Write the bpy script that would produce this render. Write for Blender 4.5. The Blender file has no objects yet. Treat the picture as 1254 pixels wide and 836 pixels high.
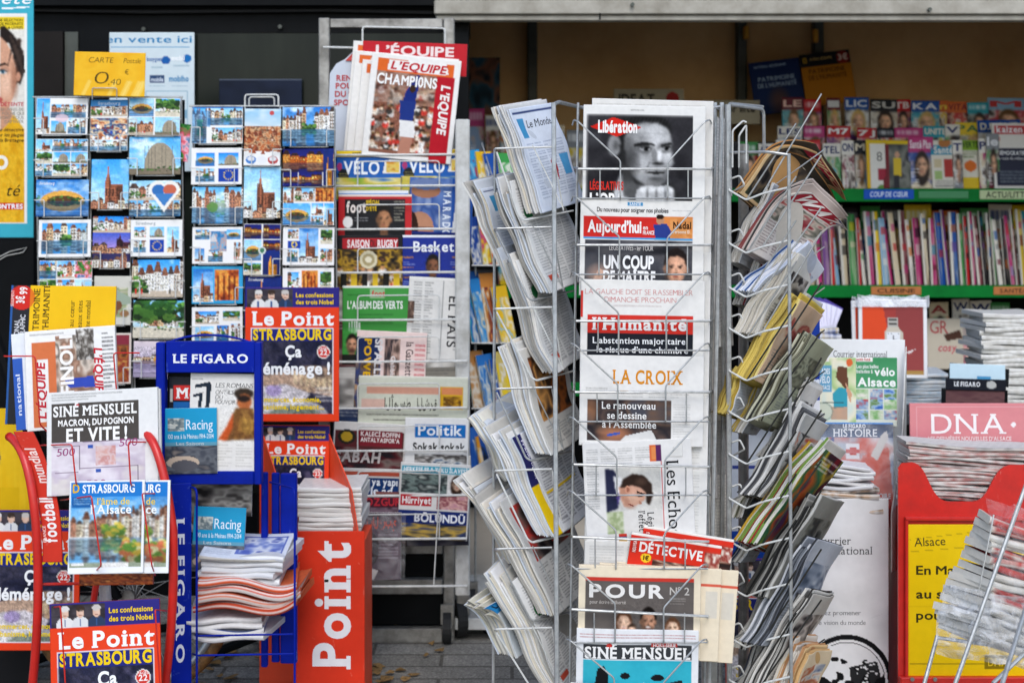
import bpy, math, random
import numpy as np
from mathutils import Vector, Matrix

# ------------------------------------------------------------------ camera, sky, sun, exposure
S = bpy.context.scene
COL = S.collection
F = 1254 * 50 / 36          # focal length in photo pixels
CX, HY, H = 627.0, 253.0, 1.35   # principal column, horizon row, eye height

cam_d = bpy.data.cameras.new('camera')
cam_d.lens = 50
cam_d.sensor_width = 36
cam_d.shift_y = -(418 - HY) / 1254
cam_d.clip_start = 0.05
cam_d.clip_end = 500
cam_d.dof.use_dof = True
cam_d.dof.focus_distance = 3.15
cam_d.dof.aperture_fstop = 4.5
cam = bpy.data.objects.new('camera', cam_d)
cam.location = (0, 0, H)
cam.rotation_euler = (math.pi / 2, 0, 0)
COL.objects.link(cam)
S.camera = cam

SUN_EL, SUN_AZ = math.radians(46), math.radians(176)   # behind the photographer, bright haze
world = bpy.data.worlds.new('World')
S.world = world
world.use_nodes = True
wn, wl = world.node_tree.nodes, world.node_tree.links
sky = wn.new('ShaderNodeTexSky')
sky.sky_type = 'NISHITA'
sky.sun_disc = False
sky.sun_elevation = SUN_EL
sky.sun_rotation = SUN_AZ
sky.dust_density = 1.5
sky.ozone_density = 1.0
hsv = wn.new('ShaderNodeHueSaturation')
hsv.inputs['Saturation'].default_value = 1.0
bg = wn['Background']
bg.inputs['Strength'].default_value = 0.15
wl.new(sky.outputs['Color'], hsv.inputs['Color'])
wl.new(hsv.outputs['Color'], bg.inputs['Color'])

sun_d = bpy.data.lights.new('sun', 'SUN')
sun_d.energy = 0.9
sun_d.angle = math.radians(32)
sun_d.color = (0.93, 0.97, 1.0)
sun = bpy.data.objects.new('sun', sun_d)
# light travels from the sun to the scene
_d = Vector((math.sin(SUN_AZ) * math.cos(SUN_EL), math.cos(SUN_AZ) * math.cos(SUN_EL), math.sin(SUN_EL)))
sun.rotation_euler = _d.to_track_quat('Z', 'Y').to_euler()
sun.location = (0, -6, 8)
COL.objects.link(sun)

S.view_settings.view_transform = 'Standard'
S.view_settings.look = 'None'
S.view_settings.exposure = 0.64
S.view_settings.gamma = 1
S.view_settings.use_curve_mapping = False
S.render.engine = 'CYCLES'
S.cycles.max_bounces = 6
S.cycles.transparent_max_bounces = 12
S.cycles.use_denoising = True

# ------------------------------------------------------------------ helpers
def P(px, py, Y):
    """photo pixel at depth Y metres -> world point"""
    return Vector(((px - CX) / F * Y, Y, H - (py - HY) / F * Y))

def hx(c):
    if isinstance(c, str):
        c = c.lstrip('#')
        if len(c) == 3:
            c = ''.join(k * 2 for k in c)
        return np.array([int(c[i:i + 2], 16) / 255 for i in (0, 2, 4)])
    return np.array(c, dtype=float)

def lin(c):
    c = np.clip(np.asarray(c, dtype=float), 0, 1)
    return np.where(c <= 0.04045, c / 12.92, ((c + 0.055) / 1.055) ** 2.4) * 0.93

def tag(o, label=None, cat=None, group=None, kind=None):
    if label:
        o['label'] = label
    if cat:
        o['category'] = cat
    if group:
        o['group'] = group
    if kind:
        o['kind'] = kind
    return o

def empty(name, loc, label=None, cat=None, group=None):
    o = bpy.data.objects.new(name, None)
    o.empty_display_size = 0.05
    o.location = loc
    COL.objects.link(o)
    return tag(o, label, cat, group)

def attach(o, parent):
    """parent o (built in world coordinates) under a thing without moving it"""
    o.parent = parent
    pm = parent_world(parent)
    o.matrix_parent_inverse = pm.inverted()
    return o

def parent_world(p):
    m = p.matrix_basis.copy()
    if p.parent:
        m = parent_world(p.parent) @ p.matrix_parent_inverse @ m
    return m

# ---- materials
def new_mat(name):
    m = bpy.data.materials.new(name)
    m.use_nodes = True
    n, l = m.node_tree.nodes, m.node_tree.links
    return m, n, l, n['Principled BSDF']

def mat_ink(name, rough, coat=0.0, wear=0.10, bump=0.10, scale=9.0, spec=0.4):
    """paper that shows the ink printed on it (colour attribute), with worn fibres and slight waviness"""
    m, n, l, b = new_mat(name)
    at = n.new('ShaderNodeAttribute'); at.attribute_name = 'ink'
    tc = n.new('ShaderNodeTexCoord')
    no = n.new('ShaderNodeTexNoise'); no.inputs['Scale'].default_value = scale * 8; no.inputs['Detail'].default_value = 5
    mr = n.new('ShaderNodeMapRange'); mr.inputs['From Min'].default_value = 0.25; mr.inputs['From Max'].default_value = 0.75
    mr.inputs['To Min'].default_value = 1 - wear; mr.inputs['To Max'].default_value = 1.0
    mx = n.new('ShaderNodeMix'); mx.data_type = 'RGBA'; mx.blend_type = 'MULTIPLY'; mx.inputs[0].default_value = 1
    l.new(tc.outputs['Object'], no.inputs['Vector']); l.new(no.outputs['Fac'], mr.inputs['Value'])
    l.new(at.outputs['Color'], mx.inputs[6]); l.new(mr.outputs['Result'], mx.inputs[7])
    l.new(mx.outputs[2], b.inputs['Base Color'])
    n2 = n.new('ShaderNodeTexNoise'); n2.inputs['Scale'].default_value = scale; n2.inputs['Detail'].default_value = 3
    l.new(tc.outputs['Object'], n2.inputs['Vector'])
    bp = n.new('ShaderNodeBump'); bp.inputs['Strength'].default_value = bump; bp.inputs['Distance'].default_value = 0.02
    l.new(n2.outputs['Fac'], bp.inputs['Height']); l.new(bp.outputs['Normal'], b.inputs['Normal'])
    b.inputs['Roughness'].default_value = rough
    b.inputs['Coat Weight'].default_value = coat
    b.inputs['Coat Roughness'].default_value = 0.12
    b.inputs['Specular IOR Level'].default_value = spec
    return m

def mat_plain(name, col, rough=0.5, metal=0.0, var=0.25, scale=14.0, bump=0.05, spec=0.5, coat=0.0, dirt=None, scratch=None):
    m, n, l, b = new_mat(name)
    tc = n.new('ShaderNodeTexCoord')
    no = n.new('ShaderNodeTexNoise'); no.inputs['Scale'].default_value = scale; no.inputs['Detail'].default_value = 6; no.inputs['Roughness'].default_value = 0.65
    l.new(tc.outputs['Object'], no.inputs['Vector'])
    cr = n.new('ShaderNodeValToRGB')
    c = lin(hx(col))
    d = lin(hx(dirt)) if dirt is not None else c * (1 - var)
    cr.color_ramp.elements[0].position = 0.3; cr.color_ramp.elements[0].color = (*d, 1)
    cr.color_ramp.elements[1].position = 0.62; cr.color_ramp.elements[1].color = (*c, 1)
    l.new(no.outputs['Fac'], cr.inputs['Fac'])
    if scratch is None:
        l.new(cr.outputs['Color'], b.inputs['Base Color'])
    else:      # chips and scratches down to a paler undercoat
        mp = n.new('ShaderNodeMapping'); mp.inputs['Scale'].default_value = (90, 90, 9)
        n3 = n.new('ShaderNodeTexNoise'); n3.inputs['Scale'].default_value = 1.0; n3.inputs['Detail'].default_value = 6; n3.inputs['Roughness'].default_value = .7
        l.new(tc.outputs['Object'], mp.inputs['Vector']); l.new(mp.outputs['Vector'], n3.inputs['Vector'])
        r3 = n.new('ShaderNodeMapRange'); r3.inputs['From Min'].default_value = .66; r3.inputs['From Max'].default_value = .72
        l.new(n3.outputs['Fac'], r3.inputs['Value'])
        mx = n.new('ShaderNodeMix'); mx.data_type = 'RGBA'
        l.new(r3.outputs['Result'], mx.inputs[0]); l.new(cr.outputs['Color'], mx.inputs[6]); mx.inputs[7].default_value = (*lin(hx(scratch)), 1)
        l.new(mx.outputs[2], b.inputs['Base Color'])
    mr = n.new('ShaderNodeMapRange'); mr.inputs['To Min'].default_value = min(1, rough + 0.12); mr.inputs['To Max'].default_value = max(0.02, rough - 0.08)
    l.new(no.outputs['Fac'], mr.inputs['Value']); l.new(mr.outputs['Result'], b.inputs['Roughness'])
    bp = n.new('ShaderNodeBump'); bp.inputs['Strength'].default_value = bump; bp.inputs['Distance'].default_value = 0.01
    l.new(no.outputs['Fac'], bp.inputs['Height']); l.new(bp.outputs['Normal'], b.inputs['Normal'])
    b.inputs['Metallic'].default_value = metal
    b.inputs['Specular IOR Level'].default_value = spec
    b.inputs['Coat Weight'].default_value = coat
    return m

def mat_film(name, alpha=0.25, col='#ffffff', rough=0.12):
    """clear wrapping film: mostly see-through, glossy creases"""
    m, n, l, b = new_mat(name)
    b.inputs['Base Color'].default_value = (*lin(hx(col)), 1)
    b.inputs['Roughness'].default_value = rough
    tc = n.new('ShaderNodeTexCoord')
    no = n.new('ShaderNodeTexNoise'); no.inputs['Scale'].default_value = 26; no.inputs['Detail'].default_value = 4; no.inputs['Distortion'].default_value = 1.2
    l.new(tc.outputs['Object'], no.inputs['Vector'])
    mr = n.new('ShaderNodeMapRange'); mr.inputs['From Min'].default_value = 0.35; mr.inputs['From Max'].default_value = 0.7
    mr.inputs['To Min'].default_value = alpha * 0.4; mr.inputs['To Max'].default_value = min(1, alpha * 1.8)
    l.new(no.outputs['Fac'], mr.inputs['Value']); l.new(mr.outputs['Result'], b.inputs['Alpha'])
    bp = n.new('ShaderNodeBump'); bp.inputs['Strength'].default_value = 0.8; bp.inputs['Distance'].default_value = 0.02
    l.new(no.outputs['Fac'], bp.inputs['Height']); l.new(bp.outputs['Normal'], b.inputs['Normal'])
    return m

M_NEWS = mat_ink('newsprint', 0.85, wear=0.10, bump=0.25, scale=10, spec=0.05)
M_MAG = mat_ink('glossy_cover', 0.38, coat=0.03, wear=0.05, bump=0.08, scale=5, spec=0.12)
M_CARD = mat_ink('postcard_gloss', 0.42, coat=0.0, wear=0.04, bump=0.03, scale=6, spec=0.18)
M_BOARD = mat_ink('printed_board', 0.5, wear=0.08, bump=0.03, scale=5, spec=0.1)
M_WIRE = mat_plain('galvanised_wire', '#c2c3c1', 0.4, 0.6, 0.35, 60, 0.1)
M_WIREW = mat_plain('white_coated_wire', '#d9d9d4', 0.4, 0.0, 0.25, 60, 0.05)
M_WIRED = mat_plain('dark_wire', '#33332f', 0.5, 0.4, 0.3, 60, 0.05)
M_RED = mat_plain('red_painted_steel', '#d3261d', 0.35, 0.0, 0.22, 22, 0.04, coat=0.15, scratch='#e0b0a0')
M_ORED = mat_plain('orange_red_card', '#ee4a1f', 0.5, 0.0, 0.12, 12, 0.02)
M_BLUE = mat_plain('blue_painted_steel', '#04219a', 0.5, 0.0, 0.25, 20, 0.03, spec=0.12, scratch='#7f8fc8')
M_STEEL = mat_plain('worn_steel', '#a9a6a0', 0.42, 0.55, 0.35, 18, 0.1, dirt='#6d6a64')
M_WHITE = mat_plain('white_painted_metal', '#d4d4d0', 0.45, 0.0, 0.2, 16, 0.05, dirt='#a6a49c')
M_SHUTTER = mat_plain('shutter_paint', '#b3aea2', 0.6, 0.0, 0.2, 9, 0.06, dirt='#8f897c', spec=0.2)
M_BLACK = mat_plain('black_painted_metal', '#0c0e10', 0.5, 0.0, 0.4, 8, 0.03, spec=0.1)
M_BRONZE = mat_plain('dark_brown_metal', '#1a1410', 0.6, 0.0, 0.35, 6, 0.04, spec=0.2)
M_GREYPOST = mat_plain('grey_green_metal', '#4c5048', 0.5, 0.1, 0.3, 12, 0.05)
M_RUBBER = mat_plain('black_rubber', '#1a1a1a', 0.7, 0.0, 0.3, 30, 0.05)
M_TAN = mat_plain('tan_wall_panel', '#dcb078', 0.75, 0.0, 0.2, 3, 0.03, dirt='#c89a62')
M_CEIL = mat_plain('pale_ceiling', '#d8cfc0', 0.8, 0, 0.1, 4)
M_GREEN = mat_plain('green_shelf_edge', '#047a30', 0.5, 0.0, 0.25, 8, 0.03, spec=0.1)
M_DARKSHELF = mat_plain('dark_shelf', '#2b2c30', 0.6, 0.0, 0.3, 8, 0.03)
M_FILM = mat_film('clear_plastic_film', 0.12)
M_FILMW = mat_film('milky_plastic_wrap', 0.4, '#e6e8ec', 0.15)

# ---- plain mesh builder
class MB:
    def __init__(s):
        s.v, s.f = [], []
    def add(s, vs, fs):
        k = len(s.v)
        s.v += [tuple(q) for q in vs]
        s.f += [tuple(i + k for i in q) for q in fs]
        return s
    def box(s, lo, hi, M=None, bev=0.0):
        x0, y0, z0 = lo; x1, y1, z1 = hi
        b = min(bev, (x1 - x0) * .4, (y1 - y0) * .4, (z1 - z0) * .4)
        if b <= 0:
            vs = [Vector(c) for c in ((x0, y0, z0), (x1, y0, z0), (x1, y1, z0), (x0, y1, z0), (x0, y0, z1), (x1, y0, z1), (x1, y1, z1), (x0, y1, z1))]
            fs = [(0, 3, 2, 1), (4, 5, 6, 7), (0, 1, 5, 4), (1, 2, 6, 5), (2, 3, 7, 6), (3, 0, 4, 7)]
        else:
            # chamfered along z edges and top/bottom rims
            ring = lambda i, z: [(x0 + i + b, y0 + i, z), (x1 - i - b, y0 + i, z), (x1 - i, y0 + i + b, z), (x1 - i, y1 - i - b, z), (x1 - i - b, y1 - i, z), (x0 + i + b, y1 - i, z), (x0 + i, y1 - i - b, z), (x0 + i, y0 + i + b, z)]
            c = b * .6
            vs = [Vector(q) for q in ring(c, z0) + ring(0, z0 + c) + ring(0, z1 - c) + ring(c, z1)]
            fs = [tuple(range(7, -1, -1)), tuple(range(24, 32))]
            for r in range(3):
                for i in range(8):
                    j = (i + 1) % 8
                    fs.append((r * 8 + i, r * 8 + j, r * 8 + 8 + j, r * 8 + 8 + i))
        if M is not None:
            vs = [M @ q for q in vs]
        return s.add(vs, fs)
    def tube(s, pts, r=0.002, n=7, closed=False):
        pts = [Vector(p) for p in pts]
        out = [pts[0]]
        for p in pts[1:]:
            if (p - out[-1]).length > 1e-6:
                out.append(p)
        pts = out
        m = len(pts)
        if m < 2:
            return s
        rings = []
        prev = None
        for i, p in enumerate(pts):
            if closed:
                a, c = pts[i - 1], pts[(i + 1) % m]
            else:
                a, c = pts[max(0, i - 1)], pts[min(m - 1, i + 1)]
            d1 = (p - a).normalized() if (p - a).length > 1e-9 else (c - p).normalized()
            d2 = (c - p).normalized() if (c - p).length > 1e-9 else d1
            t = (d1 + d2)
            t = t.normalized() if t.length > 1e-6 else d1
            if prev is None:
                u = t.orthogonal().normalized()
            else:
                u = (prev - t * prev.dot(t))
                u = u.normalized() if u.length > 1e-6 else t.orthogonal().normalized()
            prev = u
            w = t.cross(u)
            k = 1 / max(0.5, t.dot(d1))
            rings.append([p + (u * math.cos(2 * math.pi * q / n) + w * math.sin(2 * math.pi * q / n)) * r * min(k, 1.4) for q in range(n)])
        vs = [q for R in rings for q in R]
        fs = []
        for i in range(m if closed else m - 1):
            a, c = i * n, ((i + 1) % m) * n
            for q in range(n):
                fs.append((a + q, a + (q + 1) % n, c + (q + 1) % n, c + q))
        if not closed:
            fs.append(tuple(range(n - 1, -1, -1)))
            fs.append(tuple((m - 1) * n + q for q in range(n)))
        return s.add(vs, fs)
    def prism(s, pts, off):
        """closed outline (world points, planar) extruded by the vector off"""
        n = len(pts)
        off = Vector(off)
        vs = [Vector(p) for p in pts] + [Vector(p) + off for p in pts]
        fs = [tuple(range(n)), tuple(range(2 * n - 1, n - 1, -1))]
        fs += [(i, i + n, (i + 1) % n + n, (i + 1) % n) for i in range(n)]
        return s.add(vs, fs)
    def disc(s, c, axis, r, t, n=20, r2=None):
        axis = Vector(axis).normalized()
        u = axis.orthogonal().normalized(); w = axis.cross(u)
        c = Vector(c)
        a = [c + (u * math.cos(2 * math.pi * q / n) + w * math.sin(2 * math.pi * q / n)) * r for q in range(n)]
        return s.prism(a, axis * t)
    def build(s, name, mat, parent=None, smooth=False):
        me = bpy.data.meshes.new(name)
        me.from_pydata(s.v, [], s.f)
        me.materials.append(mat)
        if smooth:
            me.polygons.foreach_set('use_smooth', [True] * len(me.polygons))
        me.validate()
        import bmesh
        bm = bmesh.new(); bm.from_mesh(me)
        bmesh.ops.recalc_face_normals(bm, faces=bm.faces)
        bm.to_mesh(me); bm.free()
        o = bpy.data.objects.new(name, me)
        COL.objects.link(o)
        if parent is not None:
            attach(o, parent)
        return o

def wires(paths, r=0.002, n=7):
    m = MB()
    for p in paths:
        m.tube(p, r, n)
    return m

def rounded(pts, r=0.006, k=4):
    """polyline with its inner corners rounded off"""
    pts = [Vector(p) for p in pts]
    out = [pts[0]]
    for a, b, c in zip(pts, pts[1:], pts[2:]):
        d1, d2 = (a - b), (c - b)
        q = min(r, d1.length * .45, d2.length * .45)
        p1, p2 = b + d1.normalized() * q, b + d2.normalized() * q
        for i in range(k + 1):
            t = i / k
            out.append(p1 * (1 - t) ** 2 + b * 2 * t * (1 - t) + p2 * t * t)
    return out + [pts[-1]]

# ---- lettering: glyph outlines of the built-in face, with optional weight and slab serifs
_glyphs = {}
def glyph(ch, bold, serif):
    key = (ch, round(bold, 3), serif)
    if key in _glyphs:
        return _glyphs[key]
    c = bpy.data.curves.new('t', 'FONT')
    c.body = ch
    c.resolution_u = 4
    c.offset = bold if ch != 'M' else 0
    o = bpy.data.objects.new('t', c)
    me = o.to_mesh()
    nv = len(me.vertices)
    if nv == 0:
        res = None
    else:
        co = np.empty(nv * 3); me.vertices.foreach_get('co', co)
        co = co.reshape(-1, 3).copy(); co[:, 2] = 0
        fs = [tuple(p.vertices) for p in me.polygons]
        if ch == 'M' and bold > .004:      # pointed joins fill badly when offset: thicken by doubling instead
            k = len(co)
            c2 = co.copy(); c2[:, 0] += 2 * bold; c2[:, 2] += .5
            co = np.vstack([co, c2]); fs = fs + [tuple(i + k for i in f) for f in fs]
        if serif:
            cnt = {}
            for f in fs:
                for a, b in zip(f, f[1:] + f[:1]):
                    k = (min(a, b), max(a, b)); cnt[k] = cnt.get(k, 0) + 1
            ex = []
            ymin, ymax = co[:, 1].min(), co[:, 1].max()
            levels = [(-bold, 1), (ymax, -1)] if (ch.isupper() or ch.isdigit()) else [(-bold, 1), (0.449 + bold, -1), (ymax, -1), (ymin, 1)]
            done = set()
            for (a, b), q in cnt.items():
                if q != 1:
                    continue
                pa, pb = co[a], co[b]
                if abs(pa[1] - pb[1]) > 0.006:
                    continue
                ln = abs(pa[0] - pb[0])
                if not 0.03 < ln < 0.13 + 2.2 * bold:
                    continue
                for y, up in levels:
                    if abs(pa[1] - y) < 0.035:
                        x0, x1 = min(pa[0], pb[0]), max(pa[0], pb[0])
                        e = serif
                        t = 0.055 + bold * 0.9
                        kk = (round(x0, 2), round(y, 2))
                        if kk in done:
                            break
                        done.add(kk)
                        ex.append((x0 - e, x1 + e, pa[1], pa[1] + up * t)); break
            for x0, x1, y0, y1 in ex:
                k = len(co)
                co = np.vstack([co, [[x0, y0, 1], [x1, y0, 1], [x1, y1, 1], [x0, y1, 1]]])
                fs.append((k, k + 1, k + 2, k + 3) if y1 > y0 else (k + 3, k + 2, k + 1, k))
        res = (co, fs, co[:, 0].min(), co[:, 0].max())
    o.to_mesh_clear()
    bpy.data.objects.remove(o); bpy.data.curves.remove(c)
    _glyphs[key] = res
    return res

CAP = 0.682
def text_mesh(s, bold=0.015, serif=0.0, gap=0.07, shear=0.0):
    """-> verts (n,3) in em units from the baseline's left end, faces, width"""
    V, FS, x, n = [], [], 0.0, 0
    for ch in s:
        g = glyph(ch, bold, serif) if ch != ' ' else None
        if g is None:
            x += 0.26
            continue
        co, fs, a, b = g
        q = co.copy()
        q[:, 0] += x - a + shear * q[:, 1]
        V.append(q); FS += [tuple(i + n for i in f) for f in fs]; n += len(q)
        x += (b - a) + gap
    return (np.vstack(V) if V else np.zeros((0, 3))), FS, max(0.01, x - gap)

# ---- printed matter: a picture painted on a fine mesh, with lettering laid on it
def vnoise(shape, cells, rng):
    """smooth value noise 0..1"""
    ny, nx = shape
    cy, cx = max(1, int(cells[0])), max(1, int(cells[1]))
    g = rng.random((cy + 2, cx + 2))
    y = np.linspace(0, cy, ny)[:, None]; x = np.linspace(0, cx, nx)[None, :]
    iy, ix = y.astype(int), x.astype(int); fy, fx = y - iy, x - ix
    fy, fx = fy * fy * (3 - 2 * fy), fx * fx * (3 - 2 * fx)
    return (g[iy, ix] * (1 - fy) * (1 - fx) + g[iy + 1, ix] * fy * (1 - fx) + g[iy, ix + 1] * (1 - fy) * fx + g[iy + 1, ix + 1] * fy * fx)

class Art:
    def __init__(s, w, h, bg='#eceae6', q=0.95, seed=0):
        s.w, s.h = float(w), float(h)
        s.nx, s.ny = max(2, int(w * q)), max(2, int(h * q))
        s.a = np.empty((s.ny + 1, s.nx + 1, 3)); s.a[:] = hx(bg)
        s.X, s.Y = np.meshgrid(np.linspace(0, s.w, s.nx + 1), np.linspace(0, s.h, s.ny + 1))
        s.t = []
        s.r = np.random.default_rng(seed)
    def m(s, x0, y0, x1, y1):
        return (s.X >= x0) & (s.X <= x1) & (s.Y >= y0) & (s.Y <= y1)
    def put(s, m, c, al=1.0):
        s.a[m] = s.a[m] * (1 - al) + hx(c) * al
        return s
    def rect(s, x0, y0, x1, y1, c, al=1.0):
        return s.put(s.m(x0, y0, x1, y1), c, al)
    def grad(s, x0, y0, x1, y1, c0, c1, horiz=False):
        m = s.m(x0, y0, x1, y1)
        t = ((s.X - x0) / max(1e-6, x1 - x0) if horiz else (s.Y - y0) / max(1e-6, y1 - y0))[m][:, None]
        s.a[m] = hx(c0) * (1 - t) + hx(c1) * t
        return s
    def ell(s, cx, cy, rx, ry, c, al=1.0, clip=None):
        m = ((s.X - cx) / rx) ** 2 + ((s.Y - cy) / ry) ** 2 <= 1
        if clip:
            m &= s.m(*clip)
        return s.put(m, c, al)
    def soft(s, cx, cy, rx, ry, c, al=0.6, clip=None):
        d = np.clip(1 - (((s.X - cx) / rx) ** 2 + ((s.Y - cy) / ry) ** 2), 0, 1) * al
        if clip:
            d = d * s.m(*clip)
        s.a = s.a * (1 - d[..., None]) + hx(c) * d[..., None]
        return s
    def poly(s, pts, c, al=1.0, clip=None):
        m = np.zeros(s.X.shape, bool)
        n = len(pts)
        for i in range(n):
            (xa, ya), (xb, yb) = pts[i], pts[(i + 1) % n]
            if ya == yb:
                continue
            k = ((s.Y < ya) != (s.Y < yb)) & (s.X < (xb - xa) * (s.Y - ya) / (yb - ya) + xa)
            m ^= k
        if clip:
            m &= s.m(*clip)
        return s.put(m, c, al)
    def noise(s, x0, y0, x1, y1, cells, cols, al=1.0):
        """patch of blended colours: a blurred, busy printed photo"""
        m = s.m(x0, y0, x1, y1)
        n = vnoise(s.X.shape, (cells * s.h / max(1, y1 - y0), cells * s.w / max(1, x1 - x0)), s.r)
        n = n * .68 + .32 * vnoise(s.X.shape, (cells * 2.9 * s.h / max(1, y1 - y0), cells * 2.9 * s.w / max(1, x1 - x0)), s.r)
        n = np.clip((n - 0.18) / 0.64, 0, 0.999) * (len(cols) - 1)
        cs = np.array([hx(c) for c in cols])
        i = n.astype(int); f = (n - i)[..., None]
        col = cs[i] * (1 - f) + cs[np.minimum(i + 1, len(cols) - 1)] * f
        s.a[m] = s.a[m] * (1 - al) + col[m] * al
        return s
    def lines(s, x0, y0, x1, y1, c='#777777', pitch=3.0, cols=1, al=0.55, gut=4):
        """columns of body copy too small to read"""
        cw = (x1 - x0 - gut * (cols - 1)) / cols
        for k in range(cols):
            a = x0 + k * (cw + gut); y = y0
            while y + pitch * .5 < y1:
                e = a + cw * (1 if s.r.random() < .8 else s.r.uniform(.4, .95))
                m = s.m(a, y, e, y + pitch * .5)
                jit = (s.r.random(s.X.shape) * .6 + .4)[m][:, None] * al
                s.a[m] = s.a[m] * (1 - jit) + hx(c) * jit
                y += pitch
        return s
    def text(s, st, x, y, h, c='#111111', w=None, bold=0.015, serif=0.0, gap=0.07, shear=0.0, rot=0, al='l', xs=1.0):
        s.t.append((st, x, y, h, c, w, bold, serif, gap, shear, rot, al, xs))
        return s
    def grain(s, x0, y0, x1, y1, amt=.2):
        """fine tonal detail over a printed photograph"""
        m = s.m(x0, y0, x1, y1)
        n = .5 * s.r.random(s.X.shape) + .5 * vnoise(s.X.shape, (s.ny / 2.2, s.nx / 2.2), s.r)
        k = (1 + amt * 2 * (n - .5))[m][:, None]
        s.a[m] = np.clip(s.a[m] * k, 0, 1)
        return s
    def scuff(s, n=40, c='#f0e0d8', al=.3):
        for _ in range(n):
            x, y, t, l = s.r.uniform(0, s.w), s.r.uniform(0, s.h), s.r.uniform(0, 3.14), s.r.uniform(2, 14)
            e = s.r.random() < .4
            if e: x = s.r.choice([s.r.uniform(0, 3), s.w - s.r.uniform(0, 3)]); t = 1.57 + s.r.uniform(-.2, .2)
            dx, dy = math.cos(t) * l, math.sin(t) * l
            s.poly([(x, y), (x + dx, y + dy), (x + dx + .9, y + dy + .7), (x + .9, y + .7)], c, al * s.r.uniform(.3, 1))
        m = .93 + .1 * vnoise(s.X.shape, (s.h / 30, s.w / 30), s.r)
        s.a = np.clip(s.a * m[..., None], 0, 1)
        return s
    def blur(s, x0, y0, x1, y1, n=1):
        i0, i1 = max(0, int(y0 / s.h * s.ny)), min(s.ny, int(y1 / s.h * s.ny)) + 1
        j0, j1 = max(0, int(x0 / s.w * s.nx)), min(s.nx, int(x1 / s.w * s.nx)) + 1
        for _ in range(n):
            p = np.pad(s.a[i0:i1, j0:j1], ((1, 1), (1, 1), (0, 0)), 'edge')
            s.a[i0:i1, j0:j1] = (p[1:-1, 1:-1] * 4 + (p[:-2, 1:-1] + p[2:, 1:-1] + p[1:-1, :-2] + p[1:-1, 2:]) * 2 + p[:-2, :-2] + p[2:, 2:] + p[:-2, 2:] + p[2:, :-2]) / 16
        return s

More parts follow.
